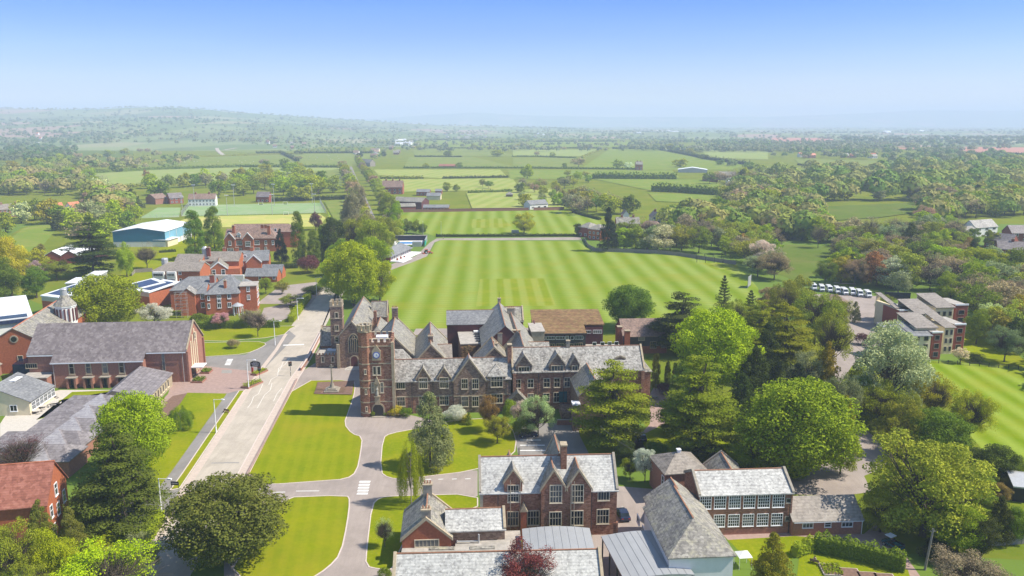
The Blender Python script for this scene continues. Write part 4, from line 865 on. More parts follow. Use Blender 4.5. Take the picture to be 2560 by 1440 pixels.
for i in range(6): k.box(L_*.5+.1+i*.62,L_*.5+.6+i*.62,6,8.2,6.7,6.95)
k.build('rooflight','white_paint',b.root); b.done()
b=ns('old_gymnasium','orange brick gabled hall with round window and domed white cupola on its roof','school building',(31.6,822),(150,748),13.,8.6,7.5,'orange_brick','grey_slate',cope=(0,0),tiles='orange_tile'); L_=b.L
k=MB(); k.extr([(1.1*math.cos(2*math.pi*i/24),10+1.1*math.sin(2*math.pi*i/24)) for i in range(24)],-.15,.05,'y'); o=k.build('round_window','dressed_stone',b.root); k=MB(); k.extr([(.75*math.cos(2*math.pi*i/24),10+.75*math.sin(2*math.pi*i/24)) for i in range(24)],-.2,-.1,'y'); k.build('pane','glass_dark',o)
b.win([(.4,3.2,1.6,5,1,1)],y=0,local=True)
b.gable(-9,-4,-9,-.5,3.2,5,'y','dull_brick','taupe_tile',part='lean_to_wall',rpart='lean_to_roof'); b.box(1,8,-6,-.2,-.3,4.2,'solar','glazed_link')
c=b.loc(166,790,y=L_*.66); cx,cy=c.x,c.y
k=MB(); k.lathe((cx,cy),[(3.1,8),(3.1,13.4),(3.35,13.5),(3.35,13.9)],8); k.build('cupola','render_white',b.root)
k=MB()
for i in range(16):
    a=2*math.pi*i/16+.2; x_,y_=cx+2.9*math.cos(a),cy+2.9*math.sin(a); t_=Vector((-math.sin(a),math.cos(a)))*.22
    k.prism([(x_+t_.x,y_+t_.y),(x_-t_.x,y_-t_.y),(x_-t_.x+.35*math.cos(a),y_-t_.y+.35*math.sin(a)),(x_+t_.x+.35*math.cos(a),y_+t_.y+.35*math.sin(a))],9,13)
k.build('cupola_louvre','clad_brown',b.root)
k=MB(); k.lathe((cx,cy),[(3.45,13.9),(2.9,14.6),(1.9,15.7),(1.25,16.7),(1.1,17.)],8); k.build('cupola_roof','grey_slate',b.root)
k=MB(); k.lathe((cx,cy),[(.95,17),(.95,18.7),(1.1,18.8),(1.,19.),(.1,19.4)],12); k.build('lantern','galvanised',b.root); b.done()
b=B('sports_centre','large white membrane roofed centre with a long glazed strip, left edge','sports centre',(-60,806),(78,790),8.,None); L_=b.len
b.box(0,L_,0,30,-.3,7.6,'render_white'); b.mb('roof','white_roof').slab([(-.5,-.5,7.9),(L_+.5,-.5,7.9),(L_+.5,31,9.4),(-.5,31,9.4)],.3); b.box(-.2,L_-2,-.75,-.5,6.4,7.4,'solar','glazed_strip')
b.mb('glazed_roof','car_glass').slab([(1,0,8.05),(L_-1,0,8.05),(L_-1,4,8.25),(1,4,8.25)],.1)
for y_ in (12,24): b.gable(L_-20,L_-10,y_,y_+3,9,10.5,'y','render_white','white_roof',part='roof_light_wall',rpart='roof_light',tiles=None,ov=.1)
b.done()
def sawtooth(pl,pr,z,D_,label,grp='white sawtooth roofs with solar panels'):
    bb=B('workshop',label,'workshop',pl,pr,z,grp); w_=bb.len
    bb.box(0,w_,0,D_,-.3,z-.5,'orange_brick'); bb.box(.05,w_-.05,-.05,0,z-2,z-.2,'galvanised','cladding')
    bb.mb('roof','white_roof').slab([(-.3,-.3,z),(w_+.3,-.3,z),(w_+.3,D_+.3,z+1.6),(-.3,D_+.3,z+1.6)],.4)
    bb.mb('solar_panel','solar').slab([(w_*.13,D_*.12,z+.3),(w_*.87,D_*.12,z+.3),(w_*.87,D_*.88,z+1.55),(w_*.13,D_*.88,z+1.55)],.12); bb.done()
sawtooth((103,738),(146,743),7.,15,'white workshop roof with a solar panel, leftmost of the sawtooth row')
sawtooth((156,736),(194,740),7.,15,'white workshop roof with a solar panel, second in the sawtooth row')
sawtooth((204,733),(240,737),7.,15,'white workshop roof with a solar panel, half hidden by the olive lime tree')
sawtooth((300,716),(328,727),6.5,13,'white workshop roof with a solar panel, just right of the olive lime tree')
sawtooth((332,724),(372,730),6.5,14,'white workshop roof with a solar panel beside the scaffolded house')
b=B('plant_room','small bright white flat roofed block behind the sawtooth roofs','outbuilding',(164,708),(232,706),5.5,None); b.box(0,b.len,0,12,-.3,5.3,'galvanised'); b.box(-.3,b.len+.3,-.3,12.3,5.3,5.6,'white_roof','roof'); b.box(b.len*.55,b.len,8,18,-.3,6.8,'galvanised'); b.box(b.len*.5,b.len+.3,7.7,18.3,6.8,7.1,'white_roof','roof'); b.done()
# red boarding houses north
b=B('boarding_house','large red brick house with hipped grey roof, tall chimney and round porch','house',(512,736),(597,732.5),7.8,None); W_=b.len
b.gable(-3.5,0,2,14,7.8,10.5,'x','orange_brick','blue_slate',hip=(3,0),tiles=None,part='wall'); b.gable(0,W_,0,16,7.8,b.loc(560,688,y=8).z,'x','orange_brick','blue_slate',hip=(7.6,3.5),tiles='grey_stone'); b.gable(-14,2,10,22,7.8,11.6,'x','orange_brick','blue_slate',hip=(5.8,0),tiles='grey_stone')
b.box(W_+.02,W_+6,3,11,-.3,9.6,'orange_brick'); b.box(W_-.3,W_+6.3,2.7,11.3,9.6,9.9,'flat_roof','side_roof'); b.gable(W_,W_+4,11.1,20,7.6,10,'x','orange_brick','blue_slate',hip=(0,3),tiles=None)
wr=[(502,736,510,747,2,1),(503,757,512,768,2,1),(519,741,524,750,1,1),(520,760,525,770,1,1),(543,739,552,746,2,1),(544,750,552,756,2,1),(544,759,553,769,2,1),(569,736,577,746,2,1),(570,757,578,767,2,1)]
b.win([r for r in wr if r[0]>512],y=0,mat='white_paint',fw=.16); b.win([r for r in wr if r[0]<512],y=2,mat='white_paint',fw=.16); b.win([(617,718,624,728,2,2),(618,738,625,748,2,2)],y=3,mat='white_paint',fw=.16); b.win([(4+i*2.2,z,5+i*2.2,z+1.4,1,1) for i in range(3) for z in (2,5,7.6)],x=W_+6,sgn=1,local=True,mat='white_paint')
c=b.loc(564,725,y=2.5); b.chimney(c.x,2.5,7,12.2,.9,.9,'orange_brick',1); c=b.loc(530,697,y=13); b.chimney(c.x,13,9,12.5,1.6,.9,'deep_brick',2)
c=b.loc(596,790,y=-2.2); k=MB(); k.lathe((c.x,c.y),[(2.1,3.4),(2.1,3.6),(1.2,4.2),(.1,4.7)],14); k.build('porch_roof','galvanised',b.root)
for a in range(6): k=MB(); k.tube((c.x+1.7*math.cos(a),c.y+1.7*math.sin(a),0),(c.x+1.7*math.cos(a),c.y+1.7*math.sin(a),3.4),.16,.14,8); k.build('porch_column','white_paint',b.root)
b.gable(-8.8,-3.6,.2,6,8,10.2,'y','orange_brick','pale_slate',part='stair_gable_wall',rpart='stair_gable_roof',tiles=None); b.done()
b=B('boarding_house','three storey house with two white bay towers and brown hipped roof','house',(382,678),(440,678),8.,None); W_=b.len
b.gable(-.5,W_+10,.1,12,8.,10.8,'x','orange_brick','taupe_tile',hip=(5,0),tiles=None)
for a,c2 in ((381,410),(416,439)):
    x0=b.loc(a,690,y=-1.4).x; x1=b.loc(c2,690,y=-1.4).x; b.box(x0,x1,-1.4,.1,-.3,7.9,'render_white','bay_tower')
    for z in (1.,3.6,6.1): b.win([(x0+.4,z,x1-.4,z+1.2,5,1)],y=-1.4,local=True,mat='white_paint',fw=.06,sill=False)
b.win([(446,680,453,686,2,1),(449,697,454,702,1,1)],y=.1,mat='white_paint'); k=MB(); c=b.loc(412,655,y=6); k.lathe((c.x,c.y),[(1.4,9.8),(1.4,12.2),(1.2,12.6)],10); k.build('roof_tank','galvanised',b.root); b.done()
b=ns('house','steep gabled red brick house with two tall white framed windows','house',(545,657),(551,630),8.2,5.2,3.8,'orange_brick','grey_slate',cope=(1,0),cm='white_paint',group=None); b.win([(-2.7,2.6,-1.4,5,1,2),(1.3,2.6,2.6,5,1,2)],y=0,local=True,mat='white_paint',fw=.2); b.box(3.9,9,3,14,-.3,4.6,'orange_brick'); b.done()
b=ns('house','smaller grey gabled house left of the tall white windows','house',(495,660),(507,640),8.,5.3,3.6,'orange_brick','grey_slate',cope=(1,0),cm='white_paint',group=None); b.gable(-8.5,-3.7,0,7,4.6,7,'x','orange_brick','grey_slate',part='side_wall',rpart='side_roof',tiles=None); b.done()
b=B('house','long dark grey roof with a small round turret, behind the gabled houses','house',(436,656),(502,656),7.,None); b.gable(0,b.len,0,10,7,10,'x','orange_brick','taupe_tile',tiles=None); b.gable(b.len,b.len+16,4,14,7,10.5,'x','orange_brick','taupe_tile',tiles=None); k=MB(); k.lathe((b.len,6),[(1.4,8),(1.4,12.3),(1.6,12.4),(.8,13.4)],12); k.build('turret','galvanised',b.root); b.chimney(b.len+2,5,9,13,1.6,1,'deep_brick',3); b.done()
b=B('low_block','single storey brick block with long grey roof, next to the parked white car','outbuilding',(612,690),(692,690),2.8,None); b.gable(0,b.len,0,7,2.8,5.6,'x','orange_brick','blue_slate',tiles=None); b.gable(5,b.len,8,14,3,6,'x','orange_brick','blue_slate',tiles=None); b.win([(647,692,653,698,2,1),(682,690,688,697,2,1)],y=0,mat='white_paint'); b.box(-13,-.2,-1,0,0,3.4,'white_paint','screen_wall'); b.done()
b=B('house','red brick house with two white dormers and a front gable, near the dark conifer','house',(568,653.5),(672,650),6.,None); W_=b.len; zr=b.loc(600,627.5,y=4.5).z
b.gable(0,W_,0,9,6,zr,'x','orange_brick','blue_slate',tiles=None); x0=b.loc(616,650,y=-2).x; x1=b.loc(653,650,y=-2).x; b.gable(x0,x1,-3,4,5.6,8.8,'y','orange_brick','blue_slate',cope=(1,0),cm='white_paint',part='gable_wall',rpart='gable_roof',tiles=None)
for px in (583,612): c=b.loc(px,640,y=1.).x; b.dormer(c,1.9,6,7.6,8.6,1.,3.8,'white_paint','blue_slate',rect=(px-3,637,px+3,644),n=(2,2),mat='white_paint')
b.win([(577,659,582,666,1,2),(602,657,609,666,2,2),(577,671,582,677,1,2)],y=0,mat='white_paint'); 
for px in (561,593,630): c=b.loc(px,630,y=4.5).x; b.chimney(c,4.5,7,zr+1.6,1.4,.8,'orange_brick',3)
b.done()
b=B('boarding_house','big Victorian red brick house with brown roofs and white edged gables behind the poplars','house',(562,596),(690,595),7.4,None); W_=b.len; zr=b.loc(640,572,y=5).z
b.gable(0,W_,0,10,7.4,zr,'x','orange_brick','brown_tile',hip=(0,4),tiles=None); b.gable(0,W_+8,14,26,9.,b.loc(640,560.5,y=20).z,'x','orange_brick','brown_tile',hip=(0,5),tiles='terracotta')
for px in (574,619.5):
    c=b.loc(px,600,y=-1.).x; b.gable(c-2.9,c+2.9,-1.2,5,7.,b.loc(px,583,y=-1.2).z,'y','orange_brick','brown_tile',cope=(1,0),cm='white_paint',part='gable_wall',rpart='gable_roof',tiles=None,ov=.1)
b.dormer(b.loc(597,590,y=.3).x,2.,7.4,9.4,10.4,.3,4,'white_paint','brown_tile',rect=(594,588,600,594),n=(2,2),mat='white_paint')
b.win([(591,603,605,612,4,2),(636,602,648,611,4,2),(662,602,667,611,2,2),(680,602,685,611,2,2),(636,620,649,626,4,2),(662,618,667,625,2,2),(594,621,604,627,4,2)],y=0,mat='white_paint',fw=.2); b.win([(572,603,578,613,2,2),(614,604,626,615,4,2),(569,621,583,628,4,2)],y=-1.2,mat='white_paint',fw=.2); b.win([(675,572,680,577,1,2),(686,572,691,578,1,2)],y=14,mat='white_paint',fw=.2)
for px,y_ in ((584,3),(656,6),(672,2),(665,6)): c=b.loc(px,575,y=y_).x; b.chimney(c,y_,9,zr+2,1.5,1.,'orange_brick',3)
b.done()
b=B('sports_hall','big blue clad sports hall with a white low pitched roof','sports hall',(281,579.5),(407,580.5),8.8,None,rot=1.); W_=b.len; zr=b.loc(342,570,y=0).z
b.box(0,W_,0,40,-.3,3.,'render_white'); b.box(-.05,W_+.05,-.05,40,3.,8.7,'teal_cladding','cladding'); b.box(W_+.05,W_+.09,0,40,3.05,8.65,'sky_cladding','side_cladding')
b.mb('gable_cladding','teal_cladding').extr([(0,8.7),(W_,8.7),(W_/2,zr-.1)],-.05,.3,'y'); b.roof(0,W_,0,40,8.8,zr,'y',(0,0),.5,'white_roof',tiles=None)
for i in range(8): b.box(W_+.1,W_+.2,2+i*5,2.3+i*5,0,3,'grey_stone','pier'); 
for i in (1,3,5,7): b.pipe(W_+.25,1.+i*5,0,8.6,'white_paint',.12)
b.done()
b=B('changing_rooms','low cream block with a cream flat hipped roof in front of the blue sports hall','outbuilding',(300,598),(386,606),4.2,None,rot=-4); b.box(0,b.len,0,12,-.3,4.,'render_cream'); b.roof(0,b.len,0,12,4.,5.,'x',(5,5),.7,'white_roof',tiles=None); b.win([(3+i*5,1.6,4.6+i*5,2.8,1,1) for i in range(4)],y=0,local=True,mat='white_paint'); b.done()
b=B('workshop','twin gabled brick workshop with white roofs left of the big dark cedar','workshop',(110,640),(190,640),4.,None,rot=6); w2=b.len/2
for i in range(2): b.gable(w2*i,w2*(i+1)-.01,0,22,4.,6.4,'y','deep_brick','white_roof',tiles=None)
b.box(b.len,b.len+7,4,20,-.3,3.2,'clad_brown'); b.done()
# scaffold
o=empty('scaffold',(*P(455,795).xy,0),R_(4),'tall tube scaffold tower against the left end of the red brick house','scaffold')
for x_ in (-2.,0,2.):
    for y_ in (0,1.3): k=MB(); k.tube((x_,y_,0),(x_,y_,9.5),.05); k.build('pole','galvanised',o)
for z in (2,4.2,6.4,8.6):
    k=MB()
    for y_ in (0,1.3): k.tube((-2.2,y_,z+.9),(2.2,y_,z+.9),.045)
    k.tube((-2,0,z-2),(0,0,z),.04); k.build('rail','galvanised',o); k=MB(); k.box(-2.1,2.1,.1,1.2,z,z+.06); k.build('deck','timber',o)
# ---------------------------------------------------------------- pavilion, pool and beyond
b=B('cricket_pavilion','low grey roofed pavilion with a white stepped terrace at the corner of the big field','pavilion',(975,640),(1027,618),3.,None); W_=b.len
b.gable(0,W_,0,9,3.,5.6,'x','deep_brick','blue_slate',hip=(3,3),tiles=None,ov=1.); b.win([(1.5+i*3.2,.6,3.8+i*3.2,2.3,2,1) for i in range(int(W_/3.3))],y=0,local=True,mat='white_paint'); b.box(-1,W_+1,-5.5,-.1,0,.5,'white_paint','terrace')
for i in range(3): b.box(-1,W_*.4,-6.2-.7*i,-5.5-.7*i,0,.36-.12*i,'white_paint','terrace_step')
for i in range(5): b.box(2+i*2.5,2.7+i*2.5,-3.4+(i%2),-2.6+(i%2),.5,1.2,'brick','planter')
b.done()
b=B('swimming_pool','walled open air swimming pool with blue cover beside the pavilion','pool',(985,612),(1048,614),0,None,rot=2); W_=b.len
b.box(-1,W_+1,-1,15,0,.25,'render_white','pool_deck'); b.box(1.5,W_-.5,2,9,.25,.33,'water','pool_cover'); b.box(-3,W_+3,15,15.5,0,3.2,'cloth_dark','screen_wall'); b.box(-3,W_+3,14.6,16,3.2,3.45,'flat_roof','wall_cap'); b.box(W_+2.5,W_+3,-2,15,0,3,'grey_membrane','side_wall'); b.box(W_+3.02,W_+3.1,-8,6,0,2.6,'green_net','netting'); b.box(W_-4,W_+1,-8,-4,0,2.8,'galvanised','kiosk'); b.done()
def simple(name,label,cat,L,R,ze,W_,zr,wm,rm,ax='x',hip=(0,0),wins=None,chim=0,group=None,side=None,rot=None):
    bb=B(name,label,cat,L,R,ze,group,rot=rot); bb.gable(0,bb.len,0,W_,ze,zr,ax,wm,rm,hip=hip,tiles=None,t=.25)
    if wins:
        nx,nz=wins; s_=bb.len/nx
        bb.win([(s_*(i+.3),1.+2.7*j,s_*(i+.7),2.3+2.7*j,2,1) for i in range(nx) for j in range(nz)],y=0,local=True,mat='white_paint',fw=.12,sill=False)
    for i in range(chim): bb.chimney(bb.len*(i+.5)/chim if ax=='x' else bb.len/2,W_/2,zr-1.5,zr+1.3,1.3,.9,wm if 'brick' in wm else 'deep_brick',2)
    return bb.done()
simple('house','red brick villa with pale hipped roof beside the tall black conifer','house',(1470,572),(1500,575),6.5,11,9.,'orange_brick','grey_slate',hip=(4,4),wins=(3,2))
simple('house','brick side block with hipped roof left of the red brick villa','house',(1446,567),(1470,570),6.,12,8.4,'deep_brick','grey_slate',hip=(3,3),wins=(2,1))
simple('house','long red brick house with chimneys right of the tall black conifer','house',(1542,559),(1600,559),7.,9,10.5,'orange_brick','grey_slate',wins=(4,2),chim=2)
simple('house','low brick house end behind the trees right of the long red house','house',(1600,566),(1650,568),4.5,10,7.5,'orange_brick','brown_tile',hip=(3,3))
simple('house','cream gabled cottage among bare trees behind the long red house','house',(1630,543),(1653,543),5,12,8.5,'render_cream','brown_tile','y',wins=(2,2),chim=1)
simple('house','small white gabled cottage half hidden by bare twigs','house',(1558,536),(1573,536),4.5,10,7,'render_white','brown_tile','y')
simple('house','white cottage with grey roof at the gap in the long brick wall','house',(1325,512),(1370,509),4.,9,7.,'render_white','blue_slate',wins=(3,1))
simple('house','red gabled Victorian house with tall chimneys beside the avenue','house',(955,468),(1006,468),7.,12,13.,'brick','brown_tile',wins=(4,2),chim=3)
simple('barn','black boarded barn with tilted grey roof, left of the school farm yard','barn',(982,503),(1012,510),6,14,9,'clad_brown','grey_slate','x',rot=-20)
simple('barn','brick shed with grey roof at the left front corner of the farm yard','barn',(994,517),(1022,513),4,10,6,'brick','grey_slate',rot=14)
simple('barn','long low brick shed with grey roof along the brick field wall','barn',(1058,519),(1122,519),3.2,8,5,'brick','blue_slate',wins=(8,1))
simple('barn','grey roofed shed in the middle of the farm yard','barn',(1066,490),(1101,490),3.6,12,6,'render_cream','blue_slate')
simple('barn','dark grey roofed shed at the back of the farm yard','barn',(1041,480),(1074,480),3.8,10,6,'deep_brick','blue_slate',wins=(4,1))
simple('barn','small dark shed right of the farm yard back shed','barn',(1088,478),(1104,478),3.2,9,5,'deep_brick','blue_slate')
simple('barn','small thatched looking hut beyond the orchard trees','hut',(1265,486),(1282,486),2.8,5,5,'timber','grey_slate',hip=(3,3))
simple('barn','long rusty field barn in the green field right of the avenue','barn',(1097,415),(1140,415),3,12,5.5,'deep_brick','red_tile')
simple('house','tall narrow red brick farmhouse alone on the far hedge line','house',(1590,411),(1607,411),9,8,13,'brick','grey_slate',wins=(2,2),chim=2)
simple('barn','curved grey farm shed right of the lone red farmhouse','barn',(1695,424),(1737,428),4,20,7,'galvanised','white_roof','y',rot=-12)
simple('barn','pale roofed farm barn left end of the valley farm','barn',(1765,446),(1795,446),4,18,8,'deep_brick','grey_slate')
simple('barn','grey long barn at the middle of the valley farm','barn',(1795,440),(1835,441),5,20,10,'grey_stone','grey_slate')
simple('barn','pale shed at the right end of the valley farm','barn',(1818,452),(1866,452),4,14,7,'render_white','white_roof',rot=-8)
simple('house','long white house with brown roof behind the hockey pitch','house',(470,498),(538,497),6,9,10,'render_white','brown_tile',wins=(8,2),chim=2)
simple('house','dark brick house with grey roof left of the long white house','house',(424,496),(458,494),5,10,9,'deep_brick','purple_slate',wins=(3,2))
simple('house','small brick gabled house beside the oaks left of the pitch','house',(364,495),(388,497),5,12,8.5,'dull_brick','brown_tile','y')
simple('house','dark roofed house behind the trees at the right of the pitch fence','house',(640,492),(672,492),5,9,9,'deep_brick','purple_slate',wins=(3,1))
simple('house','small bright red roofed white house, left of the pair','house',(131,522),(160,520),4,9,8,'render_white','orange_tile',wins=(2,1))
simple('house','small bright red roofed white house, right of the pair','house',(181,520),(207,517),4,9,8,'render_white','orange_tile',wins=(2,1))
simple('house','brick terrace with grey roof and chimney at the far left','house',(-12,525),(60,521),6,9,9.5,'dull_brick','taupe_tile',wins=(6,2),chim=2)
simple('house','pale slate roofed house between the terrace and the red roofs','house',(66,524),(125,522),4.5,9,8,'render_cream','blue_slate',wins=(3,1))
simple('pavilion','small white field hut beside the avenue trees','hut',(825,446),(848,446),2.6,6,4,'render_white','blue_slate')
simple('house','grey roofed stone house at the far end of the avenue','house',(893,405),(925,407),6,10,11,'grey_stone','grey_slate',wins=(3,1))
simple('house','grey bungalow under the oaks at the right edge','house',(2410,582),(2445,580),3.5,10,6.5,'render_white','grey_slate')
simple('house','white gabled house with big windows at the right edge','house',(2440,570),(2495,566),5.5,10,9.5,'render_white','pale_slate',wins=(3,2))
simple('house','plum brick house with grey roof, lower right of the white gabled house','house',(2462,598),(2530,605),4.5,10,8,'deep_brick','purple_slate',wins=(4,1))
simple('house','plum brick house with rooflights, in front of the right edge row','house',(2495,622),(2575,626),5,10,8.5,'deep_brick','purple_slate',wins=(4,1),chim=1)
simple('house','dark brick house cut by the right edge of the photo','house',(2530,583),(2600,583),5.5,10,9.5,'deep_brick','purple_slate',wins=(3,2))
simple('shed','black boarded garden shed with pale sheet roof at the right edge','shed',(2535,1216),(2590,1222),3,8,4.,'black_paint','galvanised')
simple('store','brown hipped roof store beside the row of white minibuses','outbuilding',(2044,757),(2112,764),3.4,8,6.2,'dull_brick','brown_tile',hip=(3,3))
simple('shelter','dark timber scorers hut at the field edge, half hidden by conifers','hut',(1934,742),(1966,748),2.8,5,4,'grey_timber','galvanised')
# flats
FG='cream and brick blocks of flats on the right'
def flat(pl,pr,ze,D_,wm,label,slope=.9,rm='taupe_tile',wins=(2,3),side='render_cream',bw=None):
    bb=B('flats',label,'flats',pl,pr,ze,FG,rot=6); w_=bb.len
    bb.box(0,w_,0,D_,-.3,ze,wm); bb.box(w_+.01,w_+.06,0,D_,-.2,ze-.02,side,'side_wall')
    if slope: bb.mb('roof',rm).slab([(-.3,-.6,ze+.1),(w_+.4,-.6,ze+.1),(w_+.4,D_+.3,ze+.1+D_*.25*slope),(-.3,D_+.3,ze+.1+D_*.25*slope)],.2); bb.box(0,w_,D_-.3,D_,ze,ze+D_*.22*slope,wm)
    else: bb.box(-.15,w_+.15,-.15,.25,ze,ze+.5,'white_paint','parapet'); bb.box(0,w_,.3,D_,ze,ze+.2,'flat_roof','roof')
    s_=w_/wins[0]
    bb.win([(s_*(i+.28),.9+2.6*j,s_*(i+.72),2.3+2.6*j,1,1) for i in range(wins[0]) for j in range(wins[1])],y=0,local=True,mat='grey_timber',fw=.1,sill=False); bb.done()
flat((2282,840),(2326,838),7.6,9,'render_cream','cream rendered block of flats with blue slate roof, nearest the striped pitch',rm='blue_slate')
flat((2235,843),(2276,842),7.6,9,'render_cream','pale block of flats half hidden behind the silver willow',rm='blue_slate')
flat((2332,833),(2356,832),8.2,9,'deep_brick','dark red brick block of flats with flat top, right of the cream front block',slope=0,wins=(1,3))
flat((2362,819),(2385,818),8.4,10,'render_cream','narrow cream block of flats between two red brick ones')
flat((2388,813),(2414,812),8.6,10,'deep_brick','red brick block of flats at the right front corner',slope=0,wins=(1,3))
flat((2238,770),(2248,770),8.2,12,'render_cream','thin cream end block of the rear flats, far left',wins=(1,3))
flat((2250,778),(2293,777),7.8,10,'deep_brick','wide dark red brick block of flats at the rear left',slope=0,wins=(3,2))
flat((2292,785),(2338,783),8.,11,'render_cream','rear block of flats with a big grey tiled slope',rm='taupe_tile')
flat((2290,820),(2340,818),9.2,10,'render_cream','middle block of flats with grey tiled slope behind the blue slate one',rm='taupe_tile',wins=(2,3))
flat((2340,769),(2385,768),9.,11,'render_cream','rear right block of flats under a broad grey tiled slope',rm='taupe_tile',wins=(3,3))
flat((2390,764),(2420,763),9.2,11,'deep_brick','rear red brick block of flats at the far right',slope=0,wins=(1,3))
# ---------------------------------------------------------------- trees
RG=np.random.default_rng(11)
def unit(n,rg=None):
    v=(rg or RG).normal(size=(n,3)); return v/np.linalg.norm(v,axis=1,keepdims=True)
def leafmesh(name,c,nrm,size,va,aspect=1.4,mat='foliage',fold=.25):
    n=len(c); nrm=nrm/np.maximum(np.linalg.norm(nrm,axis=1,keepdims=True),1e-6)
    t=np.cross(nrm,unit(n)); t/=np.maximum(np.linalg.norm(t,axis=1,keepdims=True),1e-6); b=np.cross(nrm,t)
    s=size[:,None]*.5; a=t*s*aspect; d=b*s
    up=nrm*s*fold
    V=np.stack([c-a+up*0,c-d*.9-up,c+a,c+d*.9-up],axis=1).reshape(-1,3)
    me=bpy.data.meshes.new(name); me.vertices.add(4*n); me.vertices.foreach_set('co',V.astype(np.float32).ravel())
    me.loops.add(4*n); me.loops.foreach_set('vertex_index',np.arange(4*n,dtype=np.int32))
    me.polygons.add(n); me.polygons.foreach_set('loop_start',np.arange(0,4*n,4,dtype=np.int32)); me.polygons.foreach_set('loop_total',np.full(n,4,dtype=np.int32))
    me.update(calc_edges=True)
    at=me.attributes.new('v','FLOAT_VECTOR','FACE'); at.data.foreach_set('vector',va.astype(np.float32).ravel())
    me.materials.append(M[mat]); return me
def onlobes(lobes,n,rg,lo=.78,hi=1.06,up=.25,jit=.55,size=.03):
    """lobes: array rows cx,cy,cz,rx,ry,rz"""
    L=np.array(lobes); w=(L[:,3]*L[:,4]+L[:,3]*L[:,5])**1.; i=rg.choice(len(L),n,p=w/w.sum())
    d=unit(n,rg); d[:,2]+=up; d/=np.linalg.norm(d,axis=1,keepdims=True)
    r=rg.uniform(lo,hi,(n,1)); c=L[i,:3]+L[i,3:]*d*r
    nr=d/np.maximum(L[i,3:]/L[i,3:4],.15)+rg.normal(size=(n,3))*jit; 
    lv=rg.random(len(L))[i]; va=np.stack([np.clip(lv*.6+rg.random(n)*.4,0,1),rg.random(n)**2*(.4+.6*rg.random(len(L))[i]),rg.random(n)],1)
    return c,nr,size*rg.uniform(.7,1.35,n),va
def trunkmesh(name,rg,top=.55,r=.022,limbs=(),mat='bark',twigs=0,twr=.45,zc=.6,rz=.35,n=6):
    k=MB(); p=Vector((0,0,-.02)); pts=[(p,r*1.25)]
    for i in range(1,5):
        t=i/4; p=Vector((rg.normal()*.008*i,rg.normal()*.008*i,top*t)); pts.append((p,r*(1-.6*t)))
    for (a,ra),(b_,rb) in zip(pts,pts[1:]): k.tube(a,b_,ra,rb,n,cap=False)
    for l in limbs:
        z0=rg.uniform(.25,.9)*top; q=Vector((0,0,z0)); e=Vector(l); m=q.lerp(e,.5)+Vector((0,0,-.02)); k.tube(q,m,r*.45,r*.28,4,cap=False); k.tube(m,e,r*.28,r*.08,4,cap=False)
    for i in range(twigs):
        d=Vector(unit(1,rg)[0]); d.z=abs(d.z)*.9-.2; rr=rg.uniform(.55,1.); e=Vector((d.x*twr*rr,d.y*twr*rr,zc+d.z*rz*rr)); s=e*rg.uniform(.35,.6); s.z=max(.2,e.z*.62); s.x*=.8;s.y*=.8
        q=s.lerp(e,.5)+Vector(rg.normal(size=3)*.02); k.tube(s,q,.0045,.003,3,cap=False); k.tube(q,e,.003,.0012,3,cap=False)
        f=q+Vector(rg.normal(size=3)*.07); k.tube(q,f,.002,.001,3,cap=False)
    me=bpy.data.meshes.new(name); me.from_pydata(k.v,[],k.f); me.materials.append(M[mat]); return me
ARC={}
NL={'A':1.,'B':.3,'C':.08}; SZ={'A':.0165,'B':.029,'C':.058}
